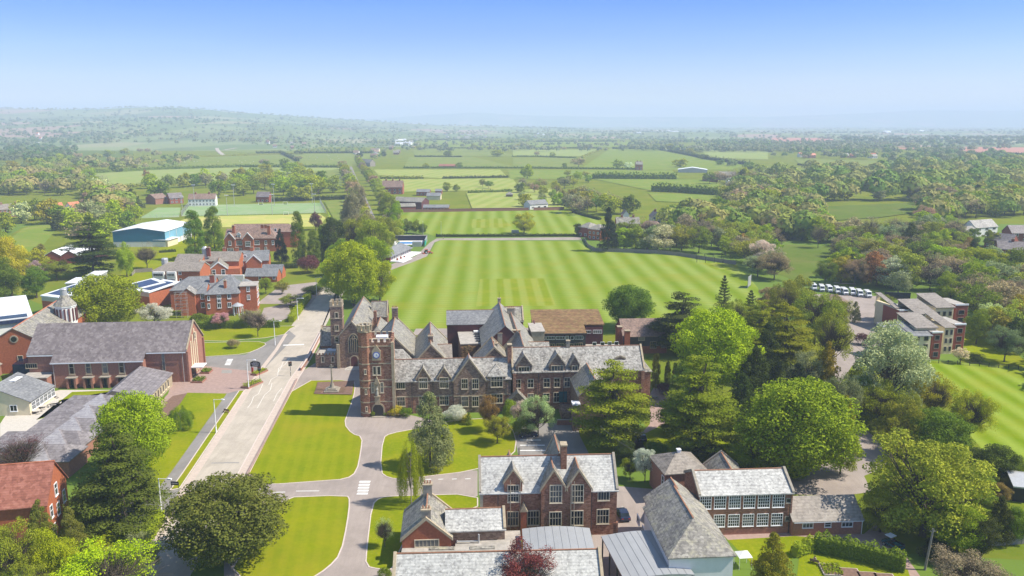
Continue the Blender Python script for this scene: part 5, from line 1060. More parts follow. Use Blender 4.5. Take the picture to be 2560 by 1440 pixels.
def arche(kind,lod,var):
    key=(kind,lod,var)
    if key in ARC: return ARC[key]
    rg=np.random.default_rng(abs(hash(kind[0:3]+str(len(kind))))%1 + sum(map(ord,kind))*7+var*131); f=NL[lod]; s=SZ[lod]; N0=24000
    limbs=[]; kw={}; tw=0
    def lob(n,zc,rz,rr=.36,R=.5,flat=.75,shell=(.45,.68),low=-.75):
        o=[]
        while len(o)<n:
            d=unit(1,rg)[0]
            if d[2]<low: continue
            q=rg.uniform(*shell); r_=rr*R*rg.uniform(.65,1.2); o.append([d[0]*R*q*1.12,d[1]*R*q*1.12,zc+d[2]*rz*q*1.12,r_,r_,r_*flat*rz/R*1.25])
        return o
    def clump(L0,k,fr=.42,keep=.5):
        o=[]
        for x in L0:
            o.append([x[0],x[1],x[2],x[3]*.72,x[4]*.72,x[5]*.72])
            for _ in range(k):
                d=unit(1,rg)[0]; d[2]=abs(d[2])*.9-.25; q=rg.uniform(.6,.95); r_=rg.uniform(.7,1.2)*fr
                o.append([x[0]+d[0]*x[3]*q,x[1]+d[1]*x[4]*q,max(.04,x[2]+d[2]*x[5]*q),x[3]*r_,x[4]*r_,x[5]*r_*.8])
        A=np.array(o); ex=np.percentile(np.hypot(A[:,0],A[:,1])+A[:,3]*.8,92); A[:,[0,1,3,4]]*=.5/ex; lo,hi=(A[:,2]-A[:,5]).min(),(A[:,2]+A[:,5]).max(); A[:,2]=.06+(A[:,2]-lo)*.94/(hi-lo); A[:,5]*=.94/(hi-lo)
        return A.tolist()
    if kind=='dome_tree':
        L0=[]
        for i in range(34):
            z_=1-2*(i+.5)/34; a=i*2.39996+rg.normal()*.15; q=math.sqrt(1-z_*z_); u=rg.uniform(.6,.72); r_=.5*rg.uniform(.36,.46); L0.append([.5*u*q*math.cos(a),.5*u*q*math.sin(a),.46+.46*u*z_,r_,r_,r_*.9]); L=clump(L0,5)+[[0,0,.48,.34,.34,.38]]; c=onlobes(L,int(N0*1.5*f),rg,size=s,up=.12); limbs=[x[:3] for x in L[:8]]; kw=dict(top=.5,r=.028)
    elif kind=='round_tree':
        L=clump(lob(20,.5,.43,.44,low=-.95,shell=(.5,.78)),6)+[[0,0,.5,.3,.3,.3]]; L.append([0,0,.5,.36,.36,.33]); c=onlobes(L,int(N0*f),rg,size=s); limbs=[x[:3] for x in L[:8]]; kw=dict(top=.5,r=.028)
    elif kind=='oak_tree':
        L=clump(lob(24,.52,.42,.37,shell=(.5,.82),low=-.92),6)+[[0,0,.5,.24,.24,.26]]; c=onlobes(L,int(N0*.95*f),rg,size=s,jit=.8); limbs=[x[:3] for x in L[:14]]; tw=60 if lod!='C' else 0; kw=dict(top=.55,r=.028)
    elif kind=='open_tree':
        L=lob(64,.55,.42,.22,shell=(.4,.86),low=-.88); c=onlobes(L,int(N0*.66*f),rg,lo=.4,hi=1.15,size=s*.85,jit=.9); limbs=[x[:3] for x in L[:18]]; tw={'A':420,'B':200,'C':60}[lod]; kw=dict(top=.6,r=.02)
    elif kind=='bare_tree':
        L=lob(50,.6,.38,.22,shell=(.4,.9)); c=onlobes(L,int(N0*.16*f),rg,lo=.3,hi=1.2,size=s*.6,jit=1.5); limbs=[x[:3] for x in L[:22]]; tw={'A':700,'B':330,'C':110}[lod]; kw=dict(top=.6,r=.018)
    elif kind in('cedar_tree','spreading_cedar'):
        L=[]; n=13 if kind=='cedar_tree' else 10
        for i in range(n):
            t=i/(n-1); z=.12+.84*t; R=.5*((1-t)**.6*.92+.1) if kind=='cedar_tree' else .5*(math.sin(math.pi*(.25+.7*t))**.8)
            for j in range(max(4,int(15*R*2))):
                a=rg.uniform(0,2*math.pi); q=R*rg.uniform(.3,.92); r_=rg.uniform(.08,.15)*(.6+R); L.append([q*math.cos(a),q*math.sin(a),z+rg.normal()*.022-q*.08,r_*1.3,r_*1.3,.018+.01*rg.random()])
        c=onlobes(L,int(N0*1.3*f),rg,lo=.5,hi=1.05,up=.35,size=s,jit=.5); limbs=[[x[0],x[1],x[2]-.01] for x in L[::3]]; kw=dict(top=.92,r=.022)
    elif kind=='conifer_tree':
        L=[]
        for i in range(95):
            t=rg.random()**.9; R=.46*(1-t)**.62*rg.uniform(.55,1.05); a=rg.uniform(0,6.28); r_=rg.uniform(.07,.13)*(1.15-.6*t); L.append([R*math.cos(a),R*math.sin(a),.06+.88*t,r_,r_,r_*.75])
        L.append([0,0,.3,.26,.26,.28]); L.append([0,0,.6,.13,.13,.3]); c=onlobes(L,int(N0*.85*f),rg,size=s,up=.35,jit=.7); kw=dict(top=.9,r=.02)
    elif kind=='spruce_tree':
        L=[]
        for i in range(15):
            t=i/14; R=.5*(1-t)**.8*rg.uniform(.75,1.1)+.03
            for j in range(7):
                a=j*.9+i*1.7+rg.normal()*.25; q=R*rg.uniform(.7,1.05)
                for u in (.35,.65,.95): L.append([q*u*math.cos(a),q*u*math.sin(a),.05+.9*t+.03*u*u,.06*(1.25-u*.5)*(1.1-.5*t),.06*(1.25-u*.5)*(1.1-.5*t),.018])
        c=onlobes(L,int(N0*.6*f),rg,size=s*.85,up=.3,jit=.7); kw=dict(top=.96,r=.018)
    elif kind=='old_cone':
        m=int(N0*f); z=rg.random(m)**1.25; lay=np.floor(z*18)/18; R=.5*(1-z)**.75*(.72+.5*((z*18)%1<.5))+.015
        if kind=='conifer_tree': R=.5*np.sin(np.pi*(.12+.88*(1-z)**.8)*.5+.0)*(.8+.3*rg.random(m))
        a=rg.uniform(0,2*np.pi,m); br=np.floor(a/(2*np.pi)*13+lay*7)%13; a=a+.22*np.sin(13*a+lay*40)
        q=R*np.sqrt(rg.uniform(.25,1,m)); zz=.06+.94*z-q*.12
        C_=np.stack([q*np.cos(a),q*np.sin(a),zz],1); nn=np.stack([np.cos(a),np.sin(a),np.full(m,.9)],1)+rg.normal(size=(m,3))*.6
        va=np.stack([((lay*37+br*.13)%1)*.5+rg.random(m)*.5,rg.random(m)**2,rg.random(m)],1); c=(C_,nn,s*.95*rg.uniform(.7,1.3,m),va); kw=dict(top=.97,r=.02)
    elif kind=='poplar_tree':
        L=[]
        for i in range(110):
            t=rg.random(); R=.4*math.sin(math.pi*(.12+.84*t))**.5*(1-.3*t); a=rg.uniform(0,6.28); L.append([R*math.cos(a),R*math.sin(a),.06+.9*t,.15,.15,.05])
        L.append([0,0,.45,.34,.34,.4]); c=onlobes(L,int(N0*.8*f),rg,size=s*1.2); kw=dict(top=.8,r=.03)
    elif kind=='willow_tree':
        m=int(N0*.8*f); ns=46; si=rg.integers(0,ns,m); a=rg.uniform(0,6.28,ns); q=.46*np.sqrt(rg.uniform(.05,1,ns)); top=.98-.55*(q/.5)**2; bot=rg.uniform(.02,.3,ns)
        t=rg.random(m); zz=top[si]+(bot[si]-top[si])*t; rr=q[si]*(.75+.3*np.sqrt(t)); C_=np.stack([rr*np.cos(a[si]),rr*np.sin(a[si]),zz],1)+rg.normal(size=(m,3))*np.array([.028,.028,.012])
        va=np.stack([rg.random(ns)[si]*.7+rg.random(m)*.3,rg.random(m)**2,rg.random(m)],1); nn=np.stack([np.cos(a[si]),np.sin(a[si]),rg.normal(size=m)*.2],1)+rg.normal(size=(m,3))*.4
        c=(C_,nn,s*.9*rg.uniform(.6,1.2,m),va); limbs=[[q[i]*.7*math.cos(a[i]),q[i]*.7*math.sin(a[i]),top[i]*.9] for i in range(12)]; kw=dict(top=.8,r=.02,mat='pale_bark')
    elif kind=='shrub':
        L=lob(22,.42,.42,.42,flat=.9,low=-.4); L.append([0,0,.35,.4,.4,.33]); c=onlobes(L,int(N0*.5*f),rg,size=s*1.25); kw=dict(top=.3,r=.02)
    elif kind=='blossom_tree':
        L=lob(36,.6,.38,.26,shell=(.45,.82)); c=onlobes(L,int(N0*.55*f),rg,lo=.6,hi=1.12,size=s,jit=1.); limbs=[x[:3] for x in L[:14]]; tw=120 if lod!='C' else 30; kw=dict(top=.5,r=.022)
    cr=leafmesh(kind+'_crown',*c)
    tr=trunkmesh(kind+'_trunk',rg,limbs=limbs if lod!='C' else limbs[:5],twigs=tw,twr=.5,zc=kw.pop('zc',.6),rz=.38,**kw)
    ARC[key]=(cr,tr); return ARC[key]
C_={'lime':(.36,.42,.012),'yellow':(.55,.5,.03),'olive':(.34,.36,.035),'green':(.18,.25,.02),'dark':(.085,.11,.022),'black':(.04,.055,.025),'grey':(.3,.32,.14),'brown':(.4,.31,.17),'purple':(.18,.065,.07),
 'pink':(.62,.4,.36),'white':(.78,.74,.55),'orange':(.38,.22,.07),'red':(.3,.07,.06),'gold':(.32,.26,.02),'silver':(.52,.55,.27),'moss':(.24,.225,.04),'spring':(.3,.37,.018),'cedarg':(.27,.3,.015),'fresh':(.38,.48,.015),'straw':(.44,.4,.04),'glow':(.43,.52,.012),'ilex':(.19,.18,.035),'deep':(.155,.185,.025)}
PLACED=[]; TCNT=[0]
def T(kind,px,pb,pt,wpx,col,label,lod='A',group=None,parts=True,cat=None,min_h=None):
    g_=P(px,pb); Y=g_.y; H=max(1.2,ZY(px,pt,Y)[1]); d=Y*CP+(CAMH-H/2)*SP; W_=wpx/FPX*d
    TCNT[0]+=1; i=TCNT[0]; var=i%3 if lod!='A' else i%2
    cr,tr=arche(kind,lod,var);  c=C_[col] if isinstance(col,str) else col
    c=tuple(x*1.22 for x in c) if group else c
    rr=random.Random(i*13+5); c=tuple(x*rr.uniform(.88,1.12) for x in c)
    nm='shrub' if kind=='shrub' else ('cedar_tree' if 'cedar' in kind else ('round_tree' if kind=='dome_tree' else kind))
    o=empty(nm,(g_.x,g_.y,0),rr.uniform(0,6.28),label,cat or ('shrub' if kind=='shrub' else 'tree'),group)
    o.scale=(W_,W_,H)
    for n_,me_ in (('crown',cr),('trunk',tr)):
        if n_=='trunk' and (kind=='shrub'): continue
        q=bpy.data.objects.new(n_,me_); COL.objects.link(q); q.parent=o; q.color=(*c,1)
    PLACED.append((px,pb,wpx)); return o
def TT(s):
    for l in s.strip().splitlines():
        a=[x.strip() for x in l.split('|')]; T(a[0],float(a[1]),float(a[2]),float(a[3]),float(a[4]),a[5],a[6],a[7] if len(a)>7 else 'A')
TT('''dome_tree|572|1402|1196|300|ilex|huge round dark olive evergreen oak hiding the pale road at the bottom
cedar_tree|305|1312|1062|225|deep|dark layered cedar with drooping arms left of the pale road
dome_tree|345|1185|978|178|fresh|bright lime green round tree over the violet slate roofs
willow_tree|453|1072|1012|80|green|small weeping tree alone on the lawn left of the footpath
round_tree|140|1475|1318|118|fresh|bright lime bush like tree at the bottom left corner
open_tree|275|1545|1362|290|glow|yellow green airy tree cut by the bottom edge beside the oak
conifer_tree|112|1400|1246|90|moss|dark green yew against the brick house gable
conifer_tree|185|1402|1262|90|moss|second green yew, right of the one on the house gable|A
open_tree|35|1500|1290|140|olive|brownish open tree in front of the orange brick house
open_tree|362|1440|1328|110|grey|thin grey green tree between the cedar and the oak
bare_tree|60|1190|1084|140|purple|plum leaved tree above the red tiled roof at the left
conifer_tree|1076|1168|974|128|grey|grey green blue cedar in front of the stone range
willow_tree|1028|1262|1088|82|spring|weeping birch hanging over the drive junction
spruce_tree|1172|1062|1030|30|green|small green conifer by the range wall, right of the white bush|B
shrub|1137|1052|1008|62|white|cream white flowering bush against the range wall
open_tree|1226|1078|984|66|orange|orange tinted tree in front of the range
shrub|1276|1060|986|42|spring|upright green shrub between the orange tree and the white blossom
open_tree|1345|1092|988|96|silver|pale olive willow over the dark blue car
blossom_tree|1300|1072|1000|44|white|white blossom sprays left of the pale olive willow
shrub|1310|1090|1035|62|green|green shrub under the pale olive willow
open_tree|1243|1108|1034|74|olive|thin young tree on the lawn with its own shadow
spreading_cedar|1527|1112|903|196|cedarg|large spreading cedar in front of the tall range
spreading_cedar|1745|1140|888|205|cedarg|giant layered cedar right of the tall range
dome_tree|1780|985|768|205|glow|glowing yellow green dome tree behind the giant cedar
spreading_cedar|1703|882|730|152|dark|dark cedar over the brown tiled music building
dome_tree|1572|822|712|126|green|round dark green horse chestnut at the edge of the cricket field
spruce_tree|1806|800|688|66|dark|thin dark conifer standing against the cricket field
spruce_tree|1872|830|725|76|dark|dark pine between the thin conifer and the brown bank
conifer_tree|1882|1010|865|132|dark|dark pine clump right of the glowing dome tree
spreading_cedar|1955|945|758|156|cedarg|layered cedar behind the dark pine clump
conifer_tree|2058|1030|850|105|gold|golden tinted conifer right of the layered cedars
open_tree|2015|1020|872|115|grey|grey green airy tree in front of the golden conifer
dome_tree|1990|1190|948|300|spring|enormous bright green maple behind the gridded brick classrooms
oak_tree|2212|1040|812|205|silver|silvery green willow in front of the flats
open_tree|2035|862|715|136|olive|olive spring tree left of the flats car park
open_tree|1960|820|700|90|olive|olive thin tree beside the field edge hut
dome_tree|2335|1146|1024|162|green|rounded green maple with gaps beside the striped pitch
oak_tree|2305|1340|1098|290|straw|very big olive brown tree over the drive at the right
open_tree|2420|1108|962|112|yellow|thin yellow tree against the striped pitch
round_tree|2478|1212|1108|112|dark|dark bushy tree by the garden wall at the right
round_tree|2540|1212|1140|80|green|dark green bush cut by the right edge above the shed
oak_tree|2392|1385|1258|128|spring|pale green leafy tree in front of the dark hedge at the right
conifer_tree|2492|1352|1238|92|dark|dark conifer in the right garden
round_tree|2538|1355|1270|70|green|light green tree at the right edge beside the dark conifer
open_tree|2408|1500|1378|190|brown|brownish shrub at the bottom right corner
conifer_tree|1925|1480|1328|138|gold|golden green conifer at the bottom beside the white hipped block
open_tree|1315|1545|1352|165|red|crimson maple overlapping the bottom slate roof
blossom_tree|1612|1205|1118|62|white|white blossom tree between the front hall and brown hipped block
open_tree|1575|1200|1140|50|spring|light green tree next to the white blossom tree
conifer_tree|2140|975|895|70|green|small bright conifer at the foot of the silver willow
open_tree|2195|1075|950|135|spring|green yellow tree beside the bend of the drive
open_tree|2265|1105|975|80|olive|thin olive tree between the drive and striped pitch
poplar_tree|1638|975|882|25|gold|tallest of the three brown green columnar cypresses
poplar_tree|1668|972|903|19|gold|middle one of the three columnar cypresses
poplar_tree|1686|970|906|18|gold|rightmost of the three columnar cypresses
shrub|1660|985|952|38|purple|dark red shrub under the columnar cypresses|B
dome_tree|885|765|600|140|glow|brilliant lime tree at the top of the pale road
oak_tree|845|745|635|95|glow|lime tree left of the brilliant avenue tree
round_tree|850|690|595|60|spring|small bright green tree between dark poplar and lime trees
oak_tree|935|668|545|105|olive|olive lime avenue tree by the pavilion
open_tree|895|650|530|90|olive|brown green avenue tree behind the lime trees
poplar_tree|489|650|525|54|green|left one of two tall poplars in front of the Victorian house
poplar_tree|538|645|515|50|green|right one of two tall poplars in front of the Victorian house
poplar_tree|748|662|528|40|green|slim poplar right of the Victorian house
poplar_tree|786|662|575|38|green|shorter poplar beside the purple tree
oak_tree|835|655|540|72|dark|dark green tree at the left of the avenue
conifer_tree|704|658|570|40|black|dark pointed conifer before the Victorian house
round_tree|790|575|528|34|purple|small purple beech right of the yellow training ground|B
shrub|772|682|630|58|purple|purple leaved bushy tree by the dark hedge
spreading_cedar|235|690|542|124|dark|massive dark cedar left of the blue sports hall
round_tree|318|692|604|48|fresh|bright lime tree before the blue sports hall
bare_tree|368|672|606|62|brown|bare tree on the lawn before the blue sports hall
dome_tree|268|828|685|178|lime|big yellow lime tree left of the scaffolded house
blossom_tree|552|822|780|50|pink|pink cherry in front of the red boarding house
bare_tree|645|842|768|62|pink|leafless pale tree on the corner lawn
blossom_tree|388|822|758|88|white|whitish blossom tree beside the scaffold
open_tree|60|712|650|60|olive|olive tree left of the twin white roofs
blossom_tree|88|704|650|52|pink|pink blossom tree left of the twin white roofs
open_tree|143|700|645|78|olive|rounded olive tree before the twin white roofs
round_tree|30|742|590|95|yellow|yellow green tree at the left edge
round_tree|15|760|640|90|green|green tree at the left edge below the yellow green one
round_tree|92|745|665|70|green|mid green tree before the sports centre roof
shrub|585|870|842|34|brown|small bare rounded tree on the island lawn|B
open_tree|705|735|700|42|olive|small clipped tree by the red house car park|B
open_tree|665|735|690|40|spring|pale green tree against the red house right wall|B
open_tree|620|820|770|36|brown|thin brown tree beside the round porch|B
open_tree|728|765|735|60|olive|olive shrub bank at the car park entrance|B
shrub|545|818|780|50|green|green shrubs under the red house windows|B
shrub|500|812|775|46|green|green shrubs by the scaffold foot|B
shrub|625|805|775|40|green|green bush right of the round porch|B
oak_tree|1310|584|530|52|yellow|yellow spring tree alone on the second playing field
conifer_tree|1520|628|514|60|black|tall black conifer between the two brick villas
round_tree|1447|590|558|30|dark|dark bush left of the brick villa|B
round_tree|1017|585|545|30|green|first round green tree beside the pavilion|B
round_tree|1040|584|548|30|spring|second round green tree beside the pavilion|B
round_tree|1057|586|558|24|green|third and smallest round green tree beside the pavilion|B
blossom_tree|1905|675|600|72|white|pale pink blossom tree at the field corner
open_tree|1935|700|630|90|brown|brown spring tree below the pale pink blossom tree
open_tree|1868|655|615|60|spring|green tree left of the pale pink blossom tree|B
bare_tree|2045|620|560|50|brown|bare tree before the dark meadow|B
open_tree|2135|716|640|66|brown|brown rounded tree behind the white minibuses
open_tree|2062|712|648|60|green|greener rounded tree behind the minibuses
oak_tree|2375|755|680|80|spring|light green tree just behind the flats
blossom_tree|2400|908|868|42|white|white blossom shrub at the foot of the flats|B
conifer_tree|2136|805|752|32|grey|blue grey conifer in the car park|B
open_tree|2213|800|735|62|olive|birch in the car park island
shrub|2155|862|828|40|purple|dark red shrub bed in the car park|B
conifer_tree|2428|665|595|70|dark|dark conifer pair behind the right hand flats
shrub|2205|808|782|40|dark|low dark hedge bush at the flats corner|B
oak_tree|2455|700|620|110|lime|lime green tree right of the dark conifer pair
open_tree|2530|780|690|110|brown|brown tree at the right edge above the telegraph pole
round_tree|2440|860|770|60|spring|light green round tree right of the flats
open_tree|2510|905|810|90|grey|grey green bushy tree by the leaning pole
shrub|2440|905|880|40|dark|dark bush between the pole and the flats|B
bare_tree|962|1368|1290|52|silver|small leafless white barked tree on the narrow lawn
shrub|962|1448|1416|36|green|spiky green bush at the end of the narrow lawn|B
shrub|990|1040|1012|38|yellow|yellow green bush beside the arch|B
shrub|1015|1042|1016|36|green|green bush right of the yellow one by the arch|B
shrub|1165|1055|1030|34|yellow|yellow bush right of the cream white flowering bush|B
shrub|932|1042|1026|12|green|potted bush left of the arch|B
shrub|962|1040|1028|12|green|potted bush right of the arch|B
shrub|2265|1290|1245|70|orange|brown shrub at the annexe end|B
blossom_tree|2500|1265|1208|58|orange|orange and pink azalea in the right garden
shrub|2447|1252|1230|44|yellow|bright yellow shrub in the right garden|B
shrub|785|735|710|56|dark|dark green shrub bank beside the avenue
conifer_tree|1915|960|800|110|dark|tall dark pine between glowing dome tree and layered cedar
spreading_cedar|1895|905|748|120|cedarg|cedar peeping behind the glowing dome tree
open_tree|2075|930|770|110|olive|airy olive tree at the top of the flats drive
conifer_tree|1850|1075|930|110|dark|dark pine above the enormous maple's left shoulder
round_tree|1700|1010|905|60|green|green tree behind the left side of the giant cedar
oak_tree|1880|1185|1060|110|spring|bright green side crown left of the enormous maple
oak_tree|2100|1185|1060|90|spring|bright green side crown right of the enormous maple
conifer_tree|1985|1050|905|110|black|black green conifer behind the enormous maple
open_tree|2095|1085|930|100|grey|grey green tree right of the golden conifer
conifer_tree|2105|1130|985|70|gold|golden green conifer at the drive bend
round_tree|2150|1050|940|70|green|bright green tree below the silver willow
oak_tree|2240|1140|1000|110|olive|olive tree leaning over the drive bend
open_tree|2330|1060|930|110|yellow|yellow green thin tree at the corner of the striped pitch
oak_tree|1995|790|690|85|olive|olive oak left of the white minibuses
oak_tree|1930|800|715|80|brown|brown oak below the sight screen
open_tree|2090|830|735|80|olive|airy tree at the car park edge below the store
open_tree|1840|840|745|60|olive|thin olive tree beside the dark pine by the bank
round_tree|1560|1160|1095|60|dark|dark bush behind the white blossom tree
shrub|1850|1190|1150|90|dark|dark undergrowth below the enormous maple
shrub|1640|1140|1100|60|green|green bush under the giant cedar
shrub|1770|1165|1110|90|dark|dark bushes under the right side of the giant cedar
oak_tree|2420|1260|1150|120|olive|olive tree behind the big drive tree
oak_tree|2200|1330|1215|110|olive|olive tree on the left flank of the big drive tree
oak_tree|2400|1320|1200|110|spring|fresh green tree on the right flank of the big drive tree
round_tree|2450|1400|1290|90|dark|dark tree mass behind the telegraph pole
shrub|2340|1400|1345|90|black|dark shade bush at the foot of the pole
shrub|235|1460|1400|90|olive|olive bush between the yews and the oak
open_tree|85|1520|1400|110|olive|olive bush at the bottom left corner
oak_tree|938|705|590|90|lime|olive avenue tree behind the brilliant lime tree
oak_tree|950|752|640|75|glow|lime foliage at the left edge of the cricket field
conifer_tree|805|655|560|50|green|dense green conifer left of the avenue
oak_tree|2425|615|568|44|green|green tree in front of the grey bungalow at the right edge|B
oak_tree|2478|618|575|46|olive|olive tree in front of the white gabled house at the right edge|B
oak_tree|908|645|525|72|brown|pinkish brown avenue tree just above the lime trees
oak_tree|884|602|482|60|brown|tall pinkish brown tree on the left of the avenue
oak_tree|893|560|456|52|brown|upper pinkish brown tree on the left of the avenue
oak_tree|962|628|540|70|olive|olive tree right of the avenue above the pavilion
oak_tree|985|592|500|52|lime|light tree right of the avenue beside the second field
oak_tree|972|556|480|50|olive|olive tree right of the avenue near the farm yard
spreading_cedar|1690|1085|960|90|deep|dark lower cedar boughs right of the tall range
conifer_tree|1900|1120|1000|90|black|blackish pine between giant cedar and enormous maple
shrub|1990|1200|1150|60|green|undergrowth under the enormous maple|B''')
# scattered belts
WORD={'lime':'lime green','yellow':'yellow green','olive':'olive','green':'green','dark':'dark green','black':'blackish','grey':'grey green','brown':'brown','purple':'plum','silver':'silvery green','moss':'moss green','spring':'fresh green','gold':'golden','white':'white blossomed','orange':'russet','pink':'pink'}
KW={'round_tree':'round tree','oak_tree':'oak','open_tree':'thin leaved tree','bare_tree':'bare tree','conifer_tree':'conifer','spruce_tree':'spruce','poplar_tree':'poplar','shrub':'bush','willow_tree':'willow','blossom_tree':'blossom tree','spreading_cedar':'cedar','cedar_tree':'cedar'}
def inside(x,y,pl):
    r=False; n=len(pl)
    for i in range(n):
        (a,b_),(c,d)=pl[i],pl[(i+1)%n]
        if (b_>y)!=(d>y) and x<(c-a)*(y-b_)/(d-b_)+a: r=not r
    return r
HOLES=[[(1480,440),(1820,465),(1805,512),(1800,552),(1640,556),(1480,505)],[(-10,490),(225,490),(225,548),(-10,548)],[(412,478),(545,476),(545,512),(412,512)],[(600,540),(500,540),(500,515),(880,505),(880,545)],[(1935,600),(2095,610),(2090,715),(1995,735),(1930,700)],[(2020,508),(2295,502),(2310,585),(2200,604),(2070,600)],[(2395,550),(2600,540),(2600,700),(2470,690),(2400,640)],
 [(2010,712),(2230,722),(2240,830),(1990,830)],[(2225,740),(2440,740),(2440,920),(2225,920)],[(1430,545),(1665,530),(1665,600),(1430,625)]]
def belt(poly,n,kinds,cols,h,place,seed,lod='B',sp=.42,wid=None,parts=True,holes=True):
    rg=random.Random(seed); xs=[p[0] for p in poly]; ys_=[p[1] for p in poly]; out=[]; tries=0
    while len(out)<n and tries<n*60:
        tries+=1; x=rg.uniform(min(xs),max(xs)); y=rg.uniform(min(ys_),max(ys_))
        if not inside(x,y,poly) or (holes and any(inside(x,y,q) for q in HOLES)): continue
        g_=P(x,y); H=rg.uniform(*h); W_=H*rg.uniform(.9,1.25) if wid is None else wid*rg.uniform(.8,1.2); d=g_.y*CP+CAMH*SP; wp=W_*FPX/d
        if any(abs(x-a)<sp*(wp+w2)/2 and abs(y-b_)<sp*.38*(wp+w2)/2 for a,b_,w2 in PLACED): continue
        k=rg.choices([q[0] for q in kinds],[q[1] for q in kinds])[0]; c=rg.choices([q[0] for q in cols],[q[1] for q in cols])[0]
        if k in('conifer_tree','spruce_tree') : c='dark'
        if k=='bare_tree' : c='brown'
        if k=='willow_tree': W_*=.8
        pt=PX(g_.x,g_.y,H)[1]; PLACED.append((x,y,wp)); out.append((x,y,pt,wp,k,c))
    cnt={}
    for x,y,pt,wp,k,c in sorted(out):
        i=cnt.get((k,c),0); cnt[(k,c)]=i+1
        PLACED.pop() if False else None
        T(k,x,y,pt,wp,c,f'{WORD[c]} {KW[k]} {place}, {ordw(i)} from left',lod,group=f'trees {place}')
MIX=[('oak_tree',5),('open_tree',4),('round_tree',2),('bare_tree',3),('conifer_tree',.5)]
MC=[('olive',5),('lime',3),('green',3),('brown',1.8),('grey',3),('spring',3),('gold',.6),('moss',2),('orange',.3),('silver',1)]
belt([(1880,690),(1850,640),(1560,628),(1530,600),(1700,560),(1900,545),(2300,560),(2560,640),(2560,900),(2460,830),(2300,720),(2240,740),(2200,716),(2040,712),(1990,720)],230,MIX,MC,(10,16),'in the near wood right of cricket field',1,sp=.33)
belt([(1420,540),(1440,500),(1600,470),(1900,450),(2030,500),(2300,500),(2560,480),(2560,560),(1900,560),(1700,570),(1560,545)],140,MIX,MC,(12,18),'in the wood beyond the brick villas',2,'C',sp=.34)
belt([(0,430),(200,410),(250,470),(340,520),(350,560),(300,600),(230,640),(180,610),(110,555),(60,566),(0,590)],95,MIX,MC,(12,18),'in the wood at upper left',3,'C',sp=.34)
belt([(0,600),(30,640),(110,640),(180,700),(120,700),(90,770),(0,790)],9,MIX,MC,(8,13),'between the left edge and twin white roofs',4)
belt([(370,470),(600,452),(640,430),(740,420),(830,470),(860,500),(700,506),(680,480),(540,508),(390,515)],50,[('oak_tree',6),('open_tree',2),('round_tree',2)],[('olive',3),('lime',3),('green',2)],(14,19),'in the oak row behind the hockey pitch',5,'C',sp=.33)
for nm,pts,n,w_,h_,c_ in (('on the left side of the long avenue',[(893,640),(902,580),(892,520),(874,465),(856,425)],26,16,14,['brown','brown','olive','lime','olive']),('on the right side of the long avenue',[(985,600),(975,540),(935,470),(905,425),(895,405)],24,13,13,['olive','lime','brown','olive','spring'])):
    for i in range(n):
        t=i/(n-1)*(len(pts)-1); j=min(int(t),len(pts)-2); f=t-j; x=pts[j][0]+(pts[j+1][0]-pts[j][0])*f; y=pts[j][1]+(pts[j+1][1]-pts[j][1])*f; g_=P(x,y); d=g_.y*CP+15
        T('oak_tree',x,y,PX(g_.x,g_.y,h_)[1],w_*FPX/d,c_[i%5],f'{WORD[c_[i%5]]} tree {nm}, {ordw(i)} from the school','B' if y>480 else 'C',group='trees '+nm)
belt([(1110,462),(1300,455),(1420,470),(1420,520),(1290,520),(1290,490),(1110,478)],22,[('open_tree',4),('oak_tree',3),('bare_tree',2),('conifer_tree',1)],MC,(7,12),'around the farm yard',6,'C')
belt([(1290,470),(1480,430),(1500,470),(1460,520),(1400,520),(1420,490)],14,MIX,MC,(9,14),'behind the white cottage',7,'C')
# single field trees: px, base, width, height m, colour
ft=[(1121,391,26,12,'green'),(1045,375,22,12,'olive'),(1185,371,22,13,'olive'),(1243,391,34,14,'olive'),(1318,446,36,18,'lime'),(1382,392,18,10,'olive'),(1446,418,40,16,'brown'),(1343,391,16,11,'brown'),(1065,420,18,8,'lime'),(1147,420,22,9,'green'),(1411,420,12,8,'green'),(1300,372,30,13,'olive'),(1545,421,30,14,'olive'),(1570,421,24,10,'white'),(1700,418,42,14,'lime'),(275,392,34,15,'olive'),(195,400,26,14,'brown'),(312,385,26,13,'olive'),(368,458,20,16,'orange'),(350,382,18,11,'brown'),(370,382,18,11,'brown'),(515,470,34,18,'brown'),(560,465,24,16,'brown'),(155,405,30,16,'lime'),(660,412,30,10,'brown'),(745,402,26,10,'brown'),(900,395,18,12,'dark'),(960,392,14,11,'dark'),(1560,372,20,11,'brown'),(1640,371,22,13,'olive'),(1675,375,34,16,'olive'),(1700,380,30,14,'green'),(1725,385,28,13,'olive'),(1760,398,26,10,'green'),(1800,412,26,9,'green'),(1830,415,30,11,'grey'),(1870,425,34,12,'green'),(1900,430,34,12,'olive'),(1410,375,16,8,'brown'),(338,425,18,9,'olive'),(240,480,34,17,'spring'),(1850,470,60,14,'green'),(1820,500,60,13,'olive'),(1800,455,44,12,'brown'),(2010,398,18,9,'brown')]
for i,(x,y,wp,h_,c_) in enumerate(sorted(ft)):
    g_=P(x,y); T('oak_tree' if c_!='brown' else 'open_tree',x,y,PX(g_.x,g_.y,h_)[1],wp,c_,f'lone {WORD[c_]} tree in the far fields, {ordw(i)} from the left','C',group='single trees in the far fields')
